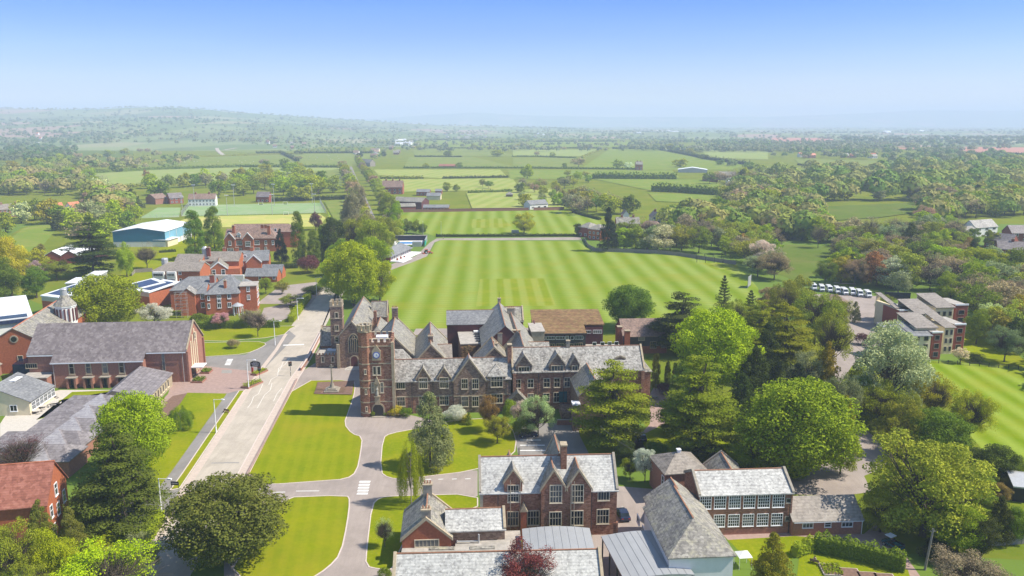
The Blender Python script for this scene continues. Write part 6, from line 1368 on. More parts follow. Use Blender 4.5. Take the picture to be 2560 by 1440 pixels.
# far woods and hill trees as stuff
def wood(name,pts,hs,cols,seed,q=46,size=.2,label=None):
    """pts: world x,y ; one merged mesh of leafy crowns"""
    rg=np.random.default_rng(seed); n=len(pts); pts=np.array(pts); hs=np.array(hs)
    i=np.repeat(np.arange(n),q); d=unit(n*q,rg); d[:,2]=np.abs(d[:,2])*1.1-.25; w_=hs*rg.uniform(.45,.7,n)
    gz=np.array([zt(x,y) for x,y in pts]); c=np.stack([pts[i,0]+d[:,0]*w_[i]*rg.uniform(.7,1.05,n*q),pts[i,1]+d[:,1]*w_[i]*rg.uniform(.7,1.05,n*q),gz[i]+hs[i]*(.52+.46*d[:,2]*rg.uniform(.8,1.05,n*q))],1)
    va=np.stack([rg.random(n)[i]*.45+.2*rg.random(n*q),rg.random(n)[i]*.6,rg.random(n*q)],1)
    me=leafmesh(name,c,d+rg.normal(size=(n*q,3))*.25,hs[i]*size*rg.uniform(.7,1.3,n*q)*1.4,va); o=bpy.data.objects.new(name,me); COL.objects.link(o); o.color=(*cols,1); tag(o,label,'woodland',kind='stuff'); return o
def fill(poly,n,seed,h=(8,14)):
    rg=random.Random(seed); xs=[p[0] for p in poly]; ys_=[p[1] for p in poly]; o=[];hh=[]
    while len(o)<n:
        x=rg.uniform(min(xs),max(xs)); y=rg.uniform(min(ys_),max(ys_))
        if inside(x,y,poly) and not any(inside(x,y,q) for q in HOLES): g_=P(x,y); o.append((g_.x,g_.y)); hh.append(rg.uniform(*h))
    return o,hh
WP=[('woodland',[(1830,480),(1900,450),(2030,500),(2300,498),(2560,470),(2560,545),(2310,560),(2080,600),(1900,600),(1700,590),(1560,570),(1600,556),(1805,553)],210,'middle ground wood filling the gaps right of the villas',(.26,.26,.06)),
 ('woodland',[(0,420),(180,408),(250,470),(330,530),(250,560),(215,500),(0,495)],110,'wood filling the gaps at the upper left',(.28,.26,.07)),
 ('woodland',[(1900,445),(2560,405),(2560,480),(2300,500),(2040,505)],190,'wood on the rising ground at the right',(.24,.26,.06)),
 ('woodland',[(1920,385),(2110,364),(2380,366),(2390,385),(2600,390),(2600,410),(2200,432),(2235,402),(1985,395),(1930,402)],300,'far wood under the pink ploughed fields',(.2,.23,.08)),
 ('woodland',[(2100,346),(2600,350),(2600,366),(2380,364),(2115,362)],260,'hazy wood along the right horizon',(.12,.15,.06)),
 ('woodland',[(1670,350),(1920,350),(1925,378),(1780,362),(1670,357)],150,'wood behind the curved pale field',(.2,.23,.08)),
 ('woodland',[(1270,338),(1660,345),(1660,354),(1340,352),(1270,362)],260,'trees around the white far village',(.2,.23,.08)),
 ('woodland',[(620,335),(1060,328),(1062,350),(1000,368),(935,402),(920,384),(720,383),(700,370),(560,360)],560,'trees among the far village houses',(.2,.23,.08)),
 ('woodland',[(0,338),(560,338),(520,346),(400,346),(330,358),(190,364),(190,400),(0,408)],480,'trees of the far left valley',(.13,.16,.06)),
 ('woodland',[(180,400),(500,392),(480,420),(330,428),(240,436),(230,470),(180,420)],70,'scrub between the left hand fields',(.25,.24,.08))]
for i,(nm,pl,n,lb,c_) in enumerate(WP):
    lo_h,hi_h={0:(12,20),1:(12,20),2:(13,24),7:(5,8)}.get(i,(8,17)); p_,h_=fill(pl,n,40+i,(lo_h,hi_h))
    for j_,(tn,tw_) in enumerate((((1.15,1.3,1.1),'olive trees'),((.8,1.15,.8),'greener trees'),((1.45,1.35,1.8),'paler trees'))):
        wood(nm,p_[j_::3],h_[j_::3],[a*b for a,b in zip(c_,tn)],50+i+j_*20,{0:150,1:150,2:110}.get(i,46),{0:.1,1:.1,2:.12}.get(i,.19),lb+', '+tw_)
for i_,(pl_,n_,l_) in enumerate((([(2570,470),(3100,480),(3500,1000),(2700,1000)],300,'wood continuing beyond the right edge of the playing fields'),([(-700,450),(-20,440),(-20,600),(-300,760),(-900,700)],240,'wood continuing beyond the left edge'))):
    p_,h_=fill(pl_,n_,90+i_,(10,18)); wood('woodland',p_,h_,(.3,.34,.06),95+i_,90,.14,l_)
from mathutils import noise as mn
rg=random.Random(5); p1=[];p2=[]
tries_=0
while len(p1)+len(p2)<4600 and tries_<200000:
    tries_+=1
    y=1900*(6700/1900)**(rg.random()**1.15) if rg.random()<.9 else rg.uniform(6700,9000); px=rg.uniform(-60,2620)
    x=(px-1280)/FPX*y*.98
    v=mn.noise(Vector((x*.0016,y*.0012,3)))+.5*mn.noise(Vector((x*.006,y*.004,9))); dd_=mn.voronoi(Vector((x/300,y/190,0)))[0]; hd=dd_[1]-dd_[0]<.038
    if y<2400 and px<1000 and P(px,345).y>y: continue
    if v>.36 or hd: (p1 if rg.random()<.5 else p2).append((x,y))
for p_,c_,l_,sd_ in ((p1,(.22,.27,.13),'hazy hedges and copses patterning the far hills, darker half',70),(p2,(.3,.31,.17),'hazy hedges and copses patterning the far hills, paler half',71)):
    wood('woodland',p_,[rg.uniform(8,15) for _ in p_],c_,sd_,26,.26,l_)
# ---------------------------------------------------------------- hedges
def hedge(label,line,h,wd,col,leaf=.35,dens=7.,name='hedge',cat='hedge',cap=9000,rough=.12):
    pts=[P(*q) for q in line]; o3=pts[0]; C=[];Nn=[];k=MB()
    tot=sum((b_-a).length for a,b_ in zip(pts,pts[1:])); area=tot*(2*h+wd); n=int(min(cap,max(60,area*dens/ (leaf*leaf)*.16)))
    rg=np.random.default_rng(len(label)*31+len(line))
    for a,b_ in zip(pts,pts[1:]):
        d=(b_-a); L_=d.length; d.normalize(); nn=Vector((-d.y,d.x,0)); m=max(4,int(n*L_/tot)); a0=a-o3
        u=rg.uniform(0,L_,m); s=rg.uniform(0,2*h+wd,m); lump=1+rough*np.sin(u*1.7+len(label))+rough*.7*np.sin(u*4.1)
        side=np.where(s<h,-1,np.where(s<h+wd,0,1)); z=np.where(side==0,h,np.where(side<0,s,s-h-wd)); t=np.where(side==0,s-h-wd/2,side*wd/2)
        z=z*lump+rg.normal(size=m)*leaf*.2; t=t+rg.normal(size=m)*leaf*.25
        C.append(np.stack([a0.x+d.x*u+nn.x*t,a0.y+d.y*u+nn.y*t,z],1)); Nn.append(np.stack([nn.x*side,nn.y*side,(side==0)*1.+.3],1)+rg.normal(size=(m,3))*.5)
        q=[(a0+nn*wd*.4),(a0-nn*wd*.4),(a0-nn*wd*.4+d*L_),(a0+nn*wd*.4+d*L_)]; k.prism([(p.x,p.y) for p in q],-.1,h*.8)
    C=np.concatenate(C);Nn=np.concatenate(Nn);m=len(C)
    va=np.stack([rg.random(m),rg.random(m)**2,rg.random(m)],1)
    r_=empty(name,o3,0,label,cat); q=bpy.data.objects.new('foliage',leafmesh('hedge_foliage',C,Nn,leaf*rg.uniform(.7,1.3,m),va)); COL.objects.link(q); q.parent=r_; c=C_[col]; q.color=(*c,1)
    o=k.build('hedge_core','foliage',r_); o.color=(*[x*.8 for x in c],1); return r_
hedge('neatly clipped green hedge in front of the red boarding house',[(478,822),(700,818)],2.6,1.6,'green',.28)
hedge('lime green hedge curving along the left kerb of the avenue',[(728,806),(742,787),(760,762),(772,745)],2.4,2.2,'lime',.3)
hedge('green hedge strip at the left kerb just before the lime trees',[(781,737),(815,703)],1.8,2.,'green',.3)
hedge('tall dark clipped hedge behind the vegetable beds',[(2034,1374),(2150,1398),(2262,1428)],3.,1.8,'green',.26,9)
hedge('short lime hedge meeting the tall dark hedge',[(2034,1374),(1985,1392)],2.2,1.4,'spring',.26,9)
hedge('low hedge on the path at the far side of the cricket field',[(1090,592),(1450,591)],1.6,1.8,'dark',.5)
hedge('curving hedge right of the second playing field',[(1432,530),(1462,540),(1500,550)],2.,2.,'dark',.6)
hedge('dark hedge beside the parked white car',[(675,672),(745,670)],2.,2.,'dark',.4)
hedge('low dark hedge on the lawn before the blue sports hall',[(398,632),(440,629)],1.3,1.5,'dark',.4)
hedge('rounded green hedge at the kerb beside the cedar',[(352,1358),(370,1345),(398,1300)],2.2,2.4,'spring',.28)
hedge('dark tree hedge behind the hockey pitch',[(640,505),(870,498)],3.5,4,'dark',.9)
FH=[('between the two nearest fields right of the avenue',[(1107,447),(1270,444)],2.5,'dark'),('lowest of the far green field hedges',[(1008,421),(1140,421),(1300,421),(1590,424)],2.5,'green'),('between the second and third far green fields',[(1037,392),(1155,393)],2.5,'dark'),('below the farthest green field right of the village',[(1030,371),(1190,371)],2.5,'dark'),('straight dark hedge above the big pale green field',[(1280,371),(1505,371)],3,'dark'),('thick dark hedge above the big pale green field',[(1530,372),(1660,373)],4,'dark'),('short hedge with two small trees',[(1280,392),(1345,392),(1440,396)],2.5,'green'),('diagonal pale hedge climbing between green fields',[(1455,395),(1480,383),(1520,372)],3,'olive'),('long bushy hedge above the bright lower field',[(1480,447),(1590,448),(1690,448)],7,'green'),('bushy hedge left of the valley meadow',[(1630,478),(1700,481)],7,'green'),('bushy hedge right of the valley meadow',[(1705,481),(1800,489)],7,'green'),('thick curved hedge sweeping down to the valley farm',[(1650,375),(1720,388),(1770,399),(1870,413)],6,'dark'),('curved hedge along the far pale hill field',[(1775,364),(1850,369),(1930,380)],6,'dark'),('hedge along the top of the fields below the white village',[(1340,355),(1542,354)],4,'dark'),('hedge below the white village',[(1062,350),(1220,350)],4,'dark'),('hedge across the far left fields',[(225,434),(400,424),(600,418),(850,419)],4,'green'),('hedge above the sheep field on the left',[(280,424),(400,403),(500,393),(700,386),(760,386)],3,'olive'),('hedge winding down from the main road bend',[(640,384),(700,383),(735,398),(745,404)],5,'dark'),('hedge above the sheep field beside the avenue',[(735,383),(930,383)],4,'dark'),('hedge below the striped pale field on the left',[(252,470),(400,466),(520,458)],3,'olive'),('hedge below the far right green field',[(1995,413),(2075,420)],3,'dark'),('dark hedge under the right hand pink field',[(2395,385),(2560,388)],5,'dark'),('hedge along the lower edge of the left pink field',[(1943,358),(2000,362),(2107,364)],4,'green'),('dark hedge between the avenue and barn field',[(1170,484),(1280,480)],2.5,'green'),('hedge over the orchard beside the farm yard',[(950,447),(1060,447)],3,'olive')]
for l_,p_,h_,c_ in FH: hedge('hedge '+l_ if 'hedge' not in l_ else l_,p_,h_,h_*.9+1,c_,leaf=1.3+h_*.12,dens=9,cap=1600,rough=.2)
# ---------------------------------------------------------------- walls, fences
def wall(label,line,h,th,mat,name='wall',cat='wall',cap=None):
    o3=P(*line[0]); k=MB(); q=MB()
    for a,b_ in zip(line,line[1:]):
        a=P(*a)-o3; b_=P(*b_)-o3; d=(b_-a).normalized(); n=Vector((-d.y,d.x,0))*th/2; m=n*1.35
        k.prism([(a+n).xy.to_tuple(),(a-n).xy.to_tuple(),(b_-n).xy.to_tuple(),(b_+n).xy.to_tuple()],-.2,h); q.prism([(a+m).xy.to_tuple(),(a-m).xy.to_tuple(),(b_-m).xy.to_tuple(),(b_+m).xy.to_tuple()],h,h+.12)
    r=empty(name,o3,0,label,cat); k.build('wall_face',mat,r)
    if cap: q.build('coping',cap,r)
    return r
def fence(label,line,h,mat,step=2.5,rails=3,board=False,name='fence'):
    o3=P(*line[0]); r=empty(name,o3,0,label,'fence'); k=MB(); n_=0
    for a,b_ in zip(line,line[1:]):
        a=P(*a)-o3; b_=P(*b_)-o3; L=(b_-a).length; d=(b_-a)/L
        if board: n=Vector((-d.y,d.x,0))*.03; k.prism([(a+n).xy.to_tuple(),(a-n).xy.to_tuple(),(b_-n).xy.to_tuple(),(b_+n).xy.to_tuple()],.05,h)
        else:
            for j in range(rails): z=h*(j+.6)/rails; k.tube(a+Vector((0,0,z)),b_+Vector((0,0,z)),.035,.035,4)
        for i in range(int(L/step)+1):
            if n_>=90: break
            n_+=1; p=a+d*min(i*step,L); q=MB(); q.box(p.x-.06,p.x+.06,p.y-.07,p.y+.07,-.1,h+.08); q.build('post',mat,r)
    k.build('board_panel' if board else 'rail',mat,r); return r
wall('long brown brick wall behind the second playing field, left of the gap',[(1000,531),(1322,526)],2.2,.5,'dull_brick',cap='brown_tile')
wall('short brown brick wall behind the second playing field, right of the gap',[(1334,526),(1410,524)],2.2,.5,'dull_brick',cap='brown_tile')
wall('low stone wall with pale piers between the road and chapel forecourt',[(805,832),(772,897),(752,927)],.8,.35,'dull_brick',cap='kerb_stone')
wall('low brick wall along the right kerb of the pale road',[(742,950),(676,1080),(618,1189),(640,1200)],.35,.3,'brick_paving',cap='brick_paving')
wall('garden wall of grey stone behind the azaleas',[(2395,1195),(2470,1205)],1.8,.3,'grey_stone',cap='grey_stone')
wall('dark green sports wall behind the car park',[(2210,748),(2275,750)],3.,.3,'cloth_dark')
wall('retaining wall of the raised drive beside the cedar',[(1392,1062),(1436,1062)],1.2,.4,'dull_brick',cap='grey_stone')
fence('weathered board fence running along the right of the cricket field',[(1480,628),(1640,634),(1700,640),(1760,650),(1840,662)],2.,'grey_timber',3.,board=True)
fence('grey board fence curving round the brick villa garden',[(1460,600),(1470,618),(1490,628)],1.8,'grey_timber',3,board=True)
fence('grey board fence on the lawn left of the white bay house',[(330,690),(338,682),(382,679)],1.8,'grey_timber',3,board=True)
fence('pale board fence in the right garden',[(2452,1368),(2560,1360)],1.6,'grey_timber',2.5,board=True)
fence('metal railing in front of the flats beside the striped pitch',[(2300,905),(2400,912),(2560,925)],1.2,'dark_metal',2.5)
fence('high wire fence at the left of the hockey pitch',[(453,541),(474,513)],4,'galvanised',4,6)
fence('high wire fence at the right of the hockey pitch',[(800,507),(816,535)],4,'galvanised',4,6)
fence('low wire fence along the near side of the hockey pitch',[(453,541),(813,533)],1.2,'galvanised',5,2)
fence('wire fence along the near side of the tennis court',[(348,546),(448,543)],2.5,'galvanised',4,4)
# ---------------------------------------------------------------- street furniture
def lamp(px,py,h,label,arm=1.9):
    r=empty('street_lamp',(*P(px,py).xy,0),R_(-12),label,'street lamp','tall white street lamps along the pale road')
    k=MB(); k.tube((0,0,0),(0,0,h),.13,.08,8); k.tube((0,0,0),(0,0,1.3),.17,.17,8); k.build('pole','white_paint',r); k=MB(); k.tube((0,0,h-.05),(arm,0,h+.1),.05,.05,6); k.build('arm','white_paint',r)
    k=MB(); k.extr([(arm-.1,h+.02),(arm+.75,h+.05),(arm+.7,h+.22),(arm,h+.24)],-.16,.16,'y'); k.build('lamp_head','white_paint',r)
for a in ((406,1301,8.1,'street lamp nearest the camera, beside the dark cedar'),(541,1082,8.1,'second street lamp from the bottom, beside the grass verge'),(622,972,8.1,'street lamp by the small planter in front of the brick forecourt'),(688,863,8.,'street lamp beside the island lawn with the small bare tree'),(745,800,8.,'street lamp at the end of the clipped hedge'),(792,741,8.,'farthest street lamp, just before the lime trees')): lamp(*a)
for i,(px,py,pt) in enumerate(((457,537,491),(487,517,463),(569,539,489),(586,515,463),(681,537,487),(686,514,461),(781,510,460),(787,532,486))):
    g_=P(px,py); h=ZY(px,pt,g_.y)[1]; r=empty('floodlight',(g_.x,g_.y,0),0,f'tall floodlight mast around the green hockey pitch, {ordw(i)} from the left','floodlight','floodlight masts round the hockey pitch')
    k=MB(); k.tube((0,0,0),(0,0,h),.25,.14,6); k.build('mast','galvanised',r)
    for s_ in (-1.1,0,1.1): k=MB(); k.box(s_-.35,s_+.35,-.25,.25,h,h+.5); k.build('lamp_head','white_paint',r)
    k=MB(); k.box(-1.6,1.6,-.08,.08,h-.1,h); k.build('crossbar','galvanised',r)
def signal(px,py,label,h=3.2):
    r=empty('traffic_light',(*P(px,py).xy,0),0,label,'traffic light'); k=MB(); k.tube((0,0,0),(0,0,h),.07,.07,8); k.build('pole','dark_metal',r)
    for dx,dz in ((-.25,0),(.25,.1)):
        k=MB(); k.box(dx-.2,dx+.2,-.14,.12,h+dz-.3,h+dz+.95); o=k.build('signal_head','black_paint',r)
        for j,c in enumerate(('car_teal','grey_stone','tail_red')): k=MB(); k.extr([(dx+.11*math.cos(t*math.pi/5),h+dz-.05+.37*j+.11*math.sin(t*math.pi/5)) for t in range(10)],-.17,-.13,'y'); k.build('lens',c,o)
    k=MB(); k.box(-.1,.1,-.12,-.05,1.2,1.5); k.build('push_button','lens',r)
signal(650,952,'traffic light on the left kerb beside the school sign'); signal(727,940,'traffic light standing in front of the low stone wall on the right kerb')
r=empty('school_sign',(*P(640,935).xy,0),R_(-8),'black school notice board with white lettering and a red post','sign')
k=MB(); k.extr([(-1.5,2.2),(1.5,2.2),(1.5,3.4),(.8,3.75),(-.8,3.75),(-1.5,3.4)],-.07,.07,'y'); k.build('board','black_paint',r)
for x in (-1.2,1.2): k=MB(); k.box(x-.07,x+.07,-.06,.06,0,2.2); k.build('post','black_paint',r)
k=MB(); k.box(-1.25,-.75,-.2,.2,0,1.9); k.build('red_post','red_paint',r)
k=MB(); 
for z,(a,b_) in ((3.3,(-.6,.6)),(3.,(-1.1,1.1)),(2.7,(-1.,1.)),(2.45,(-.8,.8))):
    x=a
    while x<b_: k.box(x,x+.09,-.085,-.068,z,z+.13); x+=.14
k.build('lettering','white_paint',r)
r=empty('direction_sign',(*P(438,1221).xy,0),R_(-5),'small black direction sign on the verge corner','sign'); k=MB(); k.box(-.8,.8,-.04,.04,.7,1.45); k.build('board','black_paint',r)
for x in (-.7,.7): k=MB(); k.box(x-.04,x+.04,-.03,.03,0,.7); k.build('post','black_paint',r)
k=MB(); x=-.6
while x<.6: k.box(x,x+.07,-.05,-.039,1.,1.14); x+=.11
k.build('lettering','white_paint',r)
r=empty('war_memorial',(*P(831,978).xy,0),R_(4),'tall stone war memorial cross on three steps in a planted bed','memorial')
for i in range(3): k=MB(); s=1.9-.4*i; k.box(-s,s,-s,s,.2+.3*i,.5+.3*i); k.build('step','grey_stone',r)
k=MB(); k.lathe((0,0),[(.75,1.1),(.6,1.5),(.5,2.1)],8); k.build('plinth','grey_stone',r); k=MB(); k.tube((0,0,2.1),(0,0,6.2),.26,.18,8); k.build('shaft','grey_stone',r); k=MB(); k.box(-.16,.16,-.12,.12,6.2,7.4); k.box(-.55,.55,-.1,.1,6.7,6.98); k.build('cross','grey_stone',r)
k=MB(); rr=random.Random(2)
for i in range(7):
    x=-4.5+i*.28
    k.box(x,x+.12,-1.8,2.2,.2,.32); k.box(x+6.,x+6.12,-1.8,2.2,.2,.32)
k.build('planting_rows','timber',r)
def planter(px,py,w_,d_,label,plant='spring',grow=.5,mat='dull_brick',rz=0.,name='planter',hh=.45):
    r=empty(name,(*P(px,py).xy,0),rz,label,name.replace('_',' ')); k=MB(); k.box(0,w_,0,d_,0,hh); k.build('box',mat,r); k=MB(); k.box(.12,w_-.12,.12,d_-.12,hh,hh+.03); k.build('earth','soil',r)
    if grow:
        rg=np.random.default_rng(int(px)); n=420; c=rg.random((n,3))*np.array([w_-.2,d_-.2,grow])+np.array([.1,.1,hh]); me=leafmesh('plants',c,unit(n,rg)+np.array([0,0,.6]),np.full(n,.24),rg.random((n,3))); o=bpy.data.objects.new('plants',me); COL.objects.link(o); o.parent=r; o.color=(*C_[plant],1)
planter(602,970,2.6,6,'narrow brick planter at the kerb beside a street lamp','spring',.7,rz=R_(-22)); planter(626,938,2.2,5,'brick planter under the school notice board','lime',.5,rz=R_(-22))
planter(478,958,3.,3.4,'square stone planter below the hall canopy','green',.7); planter(500,935,2.6,3.,'second stone planter behind the hall canopy','green',.6)
for i,(x,y,l_) in enumerate(((2060,1440,'raised vegetable bed with green leaves, nearest the bench'),(2108,1452,'bare raised vegetable bed, second from the left'),(2155,1462,'bare raised vegetable bed, third from the left'),(2198,1466,'bare raised vegetable bed, rightmost'))): planter(x,y,3.1,3.4,l_,'spring',.4 if i==0 else 0,'kerb_stone',R_(-6),'raised_bed',.3)
# picnic tables
def picnic(px,py,label,rz):
    r=empty('picnic_table',(*P(px,py).xy,0),rz,label,'picnic table','round picnic tables behind the cafe'); k=MB(); k.lathe((0,0),[(.9,.7),(.95,.72),(.95,.78),(.9,.8)],12); k.build('table_top','pale_path',r)
    for a in range(4):
        x,y=1.35*math.cos(a*math.pi/2),1.35*math.sin(a*math.pi/2); k=MB(); n=(-y*.42,x*.42); k.prism([(x*1.12+n[0],y*1.12+n[1]),(x*1.12-n[0],y*1.12-n[1]),(x*.9-n[0],y*.9-n[1]),(x*.9+n[0],y*.9+n[1])],.42,.48); k.build('seat','pale_path',r); k=MB(); k.box(*sorted((x*.1,x*1.0)) if abs(x)>.1 else (-.06,.06),*(sorted((y*.1,y*1.0)) if abs(y)>.1 else (-.06,.06)),.3,.38); k.build('frame','grey_timber',r)
    for a in range(4): x,y=.5*math.cos(a*1.571+.785),.5*math.sin(a*1.571+.785); k=MB(); k.tube((x,y,0),(x*.7,y*.7,.7),.06,.06,5); k.build('leg','grey_timber',r)
for i,(x,y,l_) in enumerate(((134,995,'round picnic table closest to the hall wall'),(137,1012,'round picnic table beside the narrow lawn'),(108,1021,'middle one of the round picnic tables'),(92,1033,'round picnic table nearest the violet roofs'),(52,1028,'leftmost round picnic table beside the cafe wall'))): picnic(x,y,l_,.3*i)
def pole(px,py,pt,label,lean=0): 
    g_=P(px,py); h=ZY(px,pt,g_.y)[1]; r=empty('telegraph_pole',(g_.x,g_.y,0),0,label,'pole'); k=MB(); k.tube((0,0,0),(lean,0,h),.2,.15,8); k.build('pole','grey_timber',r); k=MB(); k.tube((lean-.5,0,h-.4),(lean+.5,0,h-.4),.06,.06,5); k.build('crossarm','grey_timber',r)
    return r
pole(2312,1425,1322,'wooden telegraph pole beside the tall dark hedge end',.6); pole(2474,858,812,'wooden pole standing by the bushes right of the flats',.3); pole(1298,1140,1118,'dark gate pier at the car park behind the front hall')
# wire
a=P(1500,1065,13); b_=P(1690,1140,8); k=MB(); n=14
pp=[a.lerp(b_,i/n)-Vector((0,0,2.2*math.sin(math.pi*i/n))) for i in range(n+1)]
for p,q in zip(pp,pp[1:]): k.tube(p,q,.03,.03,4)
tag(k.build('overhead_wire','dark_metal'),'thin overhead wire crossing the shaded drive below the cedar','wire')
# ---------------------------------------------------------------- sports things
r=empty('sight_screen',(*P(1873,718).xy,0),R_(62),'white slatted cricket sight screen at the right of the field','sight screen')
for i in range(9): k=MB(); k.box(-3.,3.,-.05,.05,.6+i*.5,1.02+i*.5); k.build('slat','galvanised',r)
for x in (-2.8,0,2.8): k=MB(); k.box(x-.1,x+.1,.05,.2,0,5.1); k.box(x-.08,x+.08,.2,1.6,0,.2); k.build('frame_post','galvanised',r)
r=empty('cricket_nets',(*P(1742,656).xy,0),R_(-10),'row of black posted cricket practice nets on green matting','cricket nets')
for i in range(5): 
    for y in (0,9): k=MB(); k.tube((i*4.3,y,0),(i*4.3,y,3.2),.13,.13,6); k.build('post','black_paint',r)
k=MB()
for i in range(5): k.tube((i*4.3,0,3.2),(i*4.3,9,3.2),.05)
k.tube((0,9,3.2),(17.2,9,3.2),.05); k.tube((0,9,1.6),(17.2,9,1.6),.05); k.build('net_rail','black_paint',r)
r=empty('scorer_bench',(*P(1288,584).xy,0),0,'small grey covered shelter under the yellow field tree','shelter'); k=MB(); k.box(-2.4,2.4,0,1.6,2.,2.15); k.box(-2.4,2.4,1.5,1.6,0,2); k.build('shelter_shell','galvanised',r); k=MB(); k.box(-2.2,2.2,.6,1.2,.4,.5); k.build('seat','timber',r)
def goal(px,py,label,w_=3.7):
    r=empty('goal',(*P(px,py).xy,0),R_(3),label,'goal','white hockey goals'); k=MB()
    for x in (-w_/2,w_/2): k.tube((x,0,0),(x,0,2.3),.09,.09,5); k.tube((x,0,2.3),(x,1.4,0),.05,.05,4)
    k.tube((-w_/2,0,2.3),(w_/2,0,2.3),.09,.09,5); k.build('goal_frame','white_paint',r); k=MB(); k.box(-w_/2,w_/2,1.3,1.36,0,.5); k.build('backboard','dark_metal',r)
goal(652,512,'small white goal at the far side of the hockey pitch, left'); goal(713,511,'small white goal at the far side of the hockey pitch, right'); goal(715,537,'small white goal at the near side of the hockey pitch')
k=MB()
def gl(a,b_,w_=.5):
    a=P(*a,.03); b_=P(*b_,.03); d=(b_-a).normalized(); n=Vector((-d.y,d.x,0))*w_/2; k.poly([a+n,a-n,b_-n,b_+n])
for a,b_ in (((476,538),(489,516)),((476,538),(790,530)),((489,516),(788,510)),((790,530),(788,510)),((560,534),(578,514)),((640,533),(648,513)),((715,531),(716,512))): gl(a,b_)
tag(k.build('pitch_marking','road_paint'),kind='structure')
for px,py,l_ in ((1058,590,'white flag pole by the hedge corner'),(1103,590,'thin pole on the second playing field edge')):
    r=empty('flag_pole',(*P(px,py).xy,0),0,l_,'flag pole'); k=MB(); k.tube((0,0,0),(0,0,9),.12,.07,6); k.build('pole','galvanised',r); k=MB(); k.lathe((0,0),[(.05,9),(.16,9.1),(.05,9.25)],8); k.build('finial','white_paint',r)
# ---------------------------------------------------------------- vehicles
def wheel(r,x,y,rad=.33,w_=.22):
    k=MB(); k.extr([(x+rad*math.cos(i*math.pi/8),rad+rad*math.sin(i*math.pi/8)) for i in range(16)],y-w_/2,y+w_/2,'y'); o=k.build('wheel','rubber',r)
    k=MB(); s=-1 if y<0 else 1; k.extr([(x+rad*.55*math.cos(i*math.pi/6),rad+rad*.55*math.sin(i*math.pi/6)) for i in range(12)],y+s*w_/2,y+s*(w_/2+.02),'y'); k.build('rim','galvanised',o)
def car(px,py,rz,paint,label,L=4.3,W_=1.78,hatch=True):
    r=empty('parked_car',(*P(px,py).xy,0),R_(rz),label,'car'); h=L/2; w_=W_/2
    body=[(-h,.35),(-h,.75),(-h+.08,.92),(-h+.5,1.) if hatch else (-h+.9,.98),(h-1.25,.95),(h-.35,.82),(h-.03,.62),(h,.35),(h-.35,.22),(-h+.3,.22)]
    k=MB(); k.extr(body,-w_,w_,'y'); k.build('body',paint,r)
    t0=-h+(.12 if hatch else .55); cab=[(t0,.94),(t0+.35,1.42),(t0+.7,1.49),(h-2.15,1.5),(h-1.2,.93)]
    k=MB(); k.extr(cab,-w_+.12,w_-.12,'y'); k.build('windows','car_glass',r); k=MB(); k.extr([(t0+.38,1.44),(t0+.7,1.495),(h-2.15,1.505),(h-2.,1.42),(h-2.1,1.54),(t0+.7,1.54)],-w_+.16,w_-.16,'y'); k.build('roof_panel',paint,r)
    for x in (-h+.8,h-.85):
        for y in (-w_+.08,w_-.08): wheel(r,x,y)
    for y in (-w_+.28,w_-.28):
        k=MB(); k.box(h-.12,h+.01,y-.18,y+.18,.6,.75); k.build('headlight','lens',r); k=MB(); k.box(-h-.01,-h+.06,y-.15,y+.15,.68,.85); k.build('tail_light','tail_red',r)
    for y in (-w_-.08,w_+.08): k=MB(); k.box(h-1.6,h-1.4,y-.08,y+.08,.92,1.05); k.build('mirror',paint,r)
    k=MB(); k.box(h,h+.012,-.26,.26,.4,.52); k.build('number_plate','white_paint',r)
car(1320,1091,3,'car_navy','dark blue hatchback in the car park under the pale olive willow'); car(1602,1098,95,'car_black','black car nose on in the shade beside the cedar trunk'); car(1556,1292,98,'car_navy','dark blue saloon parked at the right end of the front hall',4.6,hatch=False)
car(701,674,62,'car_white','white car on the drive beside the dark hedge'); car(2112,760,-12,'car_navy','dark car in front of the minibuses'); car(2488,630,80,'car_white','white car among the plum brick houses on the right',4.6); car(1550,1083,8,'car_black','black car mostly hidden in shade behind the spreading cedar')
def minibus(px,py,rz,label):
    r=empty('minibus',(*P(px,py).xy,0),R_(rz),label,'minibus','white minibuses lined up in the car park'); 
    k=MB(); k.extr([(-3,.4),(-3,2.45),(-2.8,2.6),(1.6,2.6),(1.95,2.45),(2.45,1.45),(2.95,1.2),(3.,.9),(3.,.4)],-1,1,'y'); k.build('body','car_white',r)
    k=MB(); k.extr([(1.93,2.4),(2.42,1.5),(2.5,1.5),(2.0,2.42)],-.86,.86,'y'); k.build('windscreen','car_glass',r)
    for s in (-1,1): k=MB(); k.box(-2.7,1.5,s*1.-.015,s*1.+.015,1.45,2.15); k.build('side_windows','car_glass',r)
    k=MB(); k.box(2.98,3.02,-.75,.75,.45,.62); k.box(2.96,3.015,-.5,.5,.78,1.05); k.build('grille','black_paint',r)
    for y in (-.78,.78): k=MB(); k.box(2.9,3.02,y-.18,y+.18,.8,1.1); k.build('headlight','lens',r)
    for y in (-1.15,1.15): k=MB(); k.box(2.0,2.12,y-.1,y+.1,1.35,1.75); k.build('mirror','black_paint',r)
    for x in (-1.9,2.): 
        for y in (-.9,.9): wheel(r,x,y,.36,.24)
    r.scale=(1,.9,1); return r
for i in range(8):
    t=i/7; x=2034+t*134; y=724+t*18
    minibus(x+(-.8,.5,0,.9,-.4,.3,-.9,.6)[i],y+(0,.8,-.5,.3,1.,-.6,.4,0)[i],-100+(2,-3,1,0,3,-2,-1,2)[i],'white minibus parked in the car park, '+('leftmost of the row, half hidden by a tree' if i==0 else 'rightmost of the row' if i==7 else f'{ordw(i)} from the left in the row'))
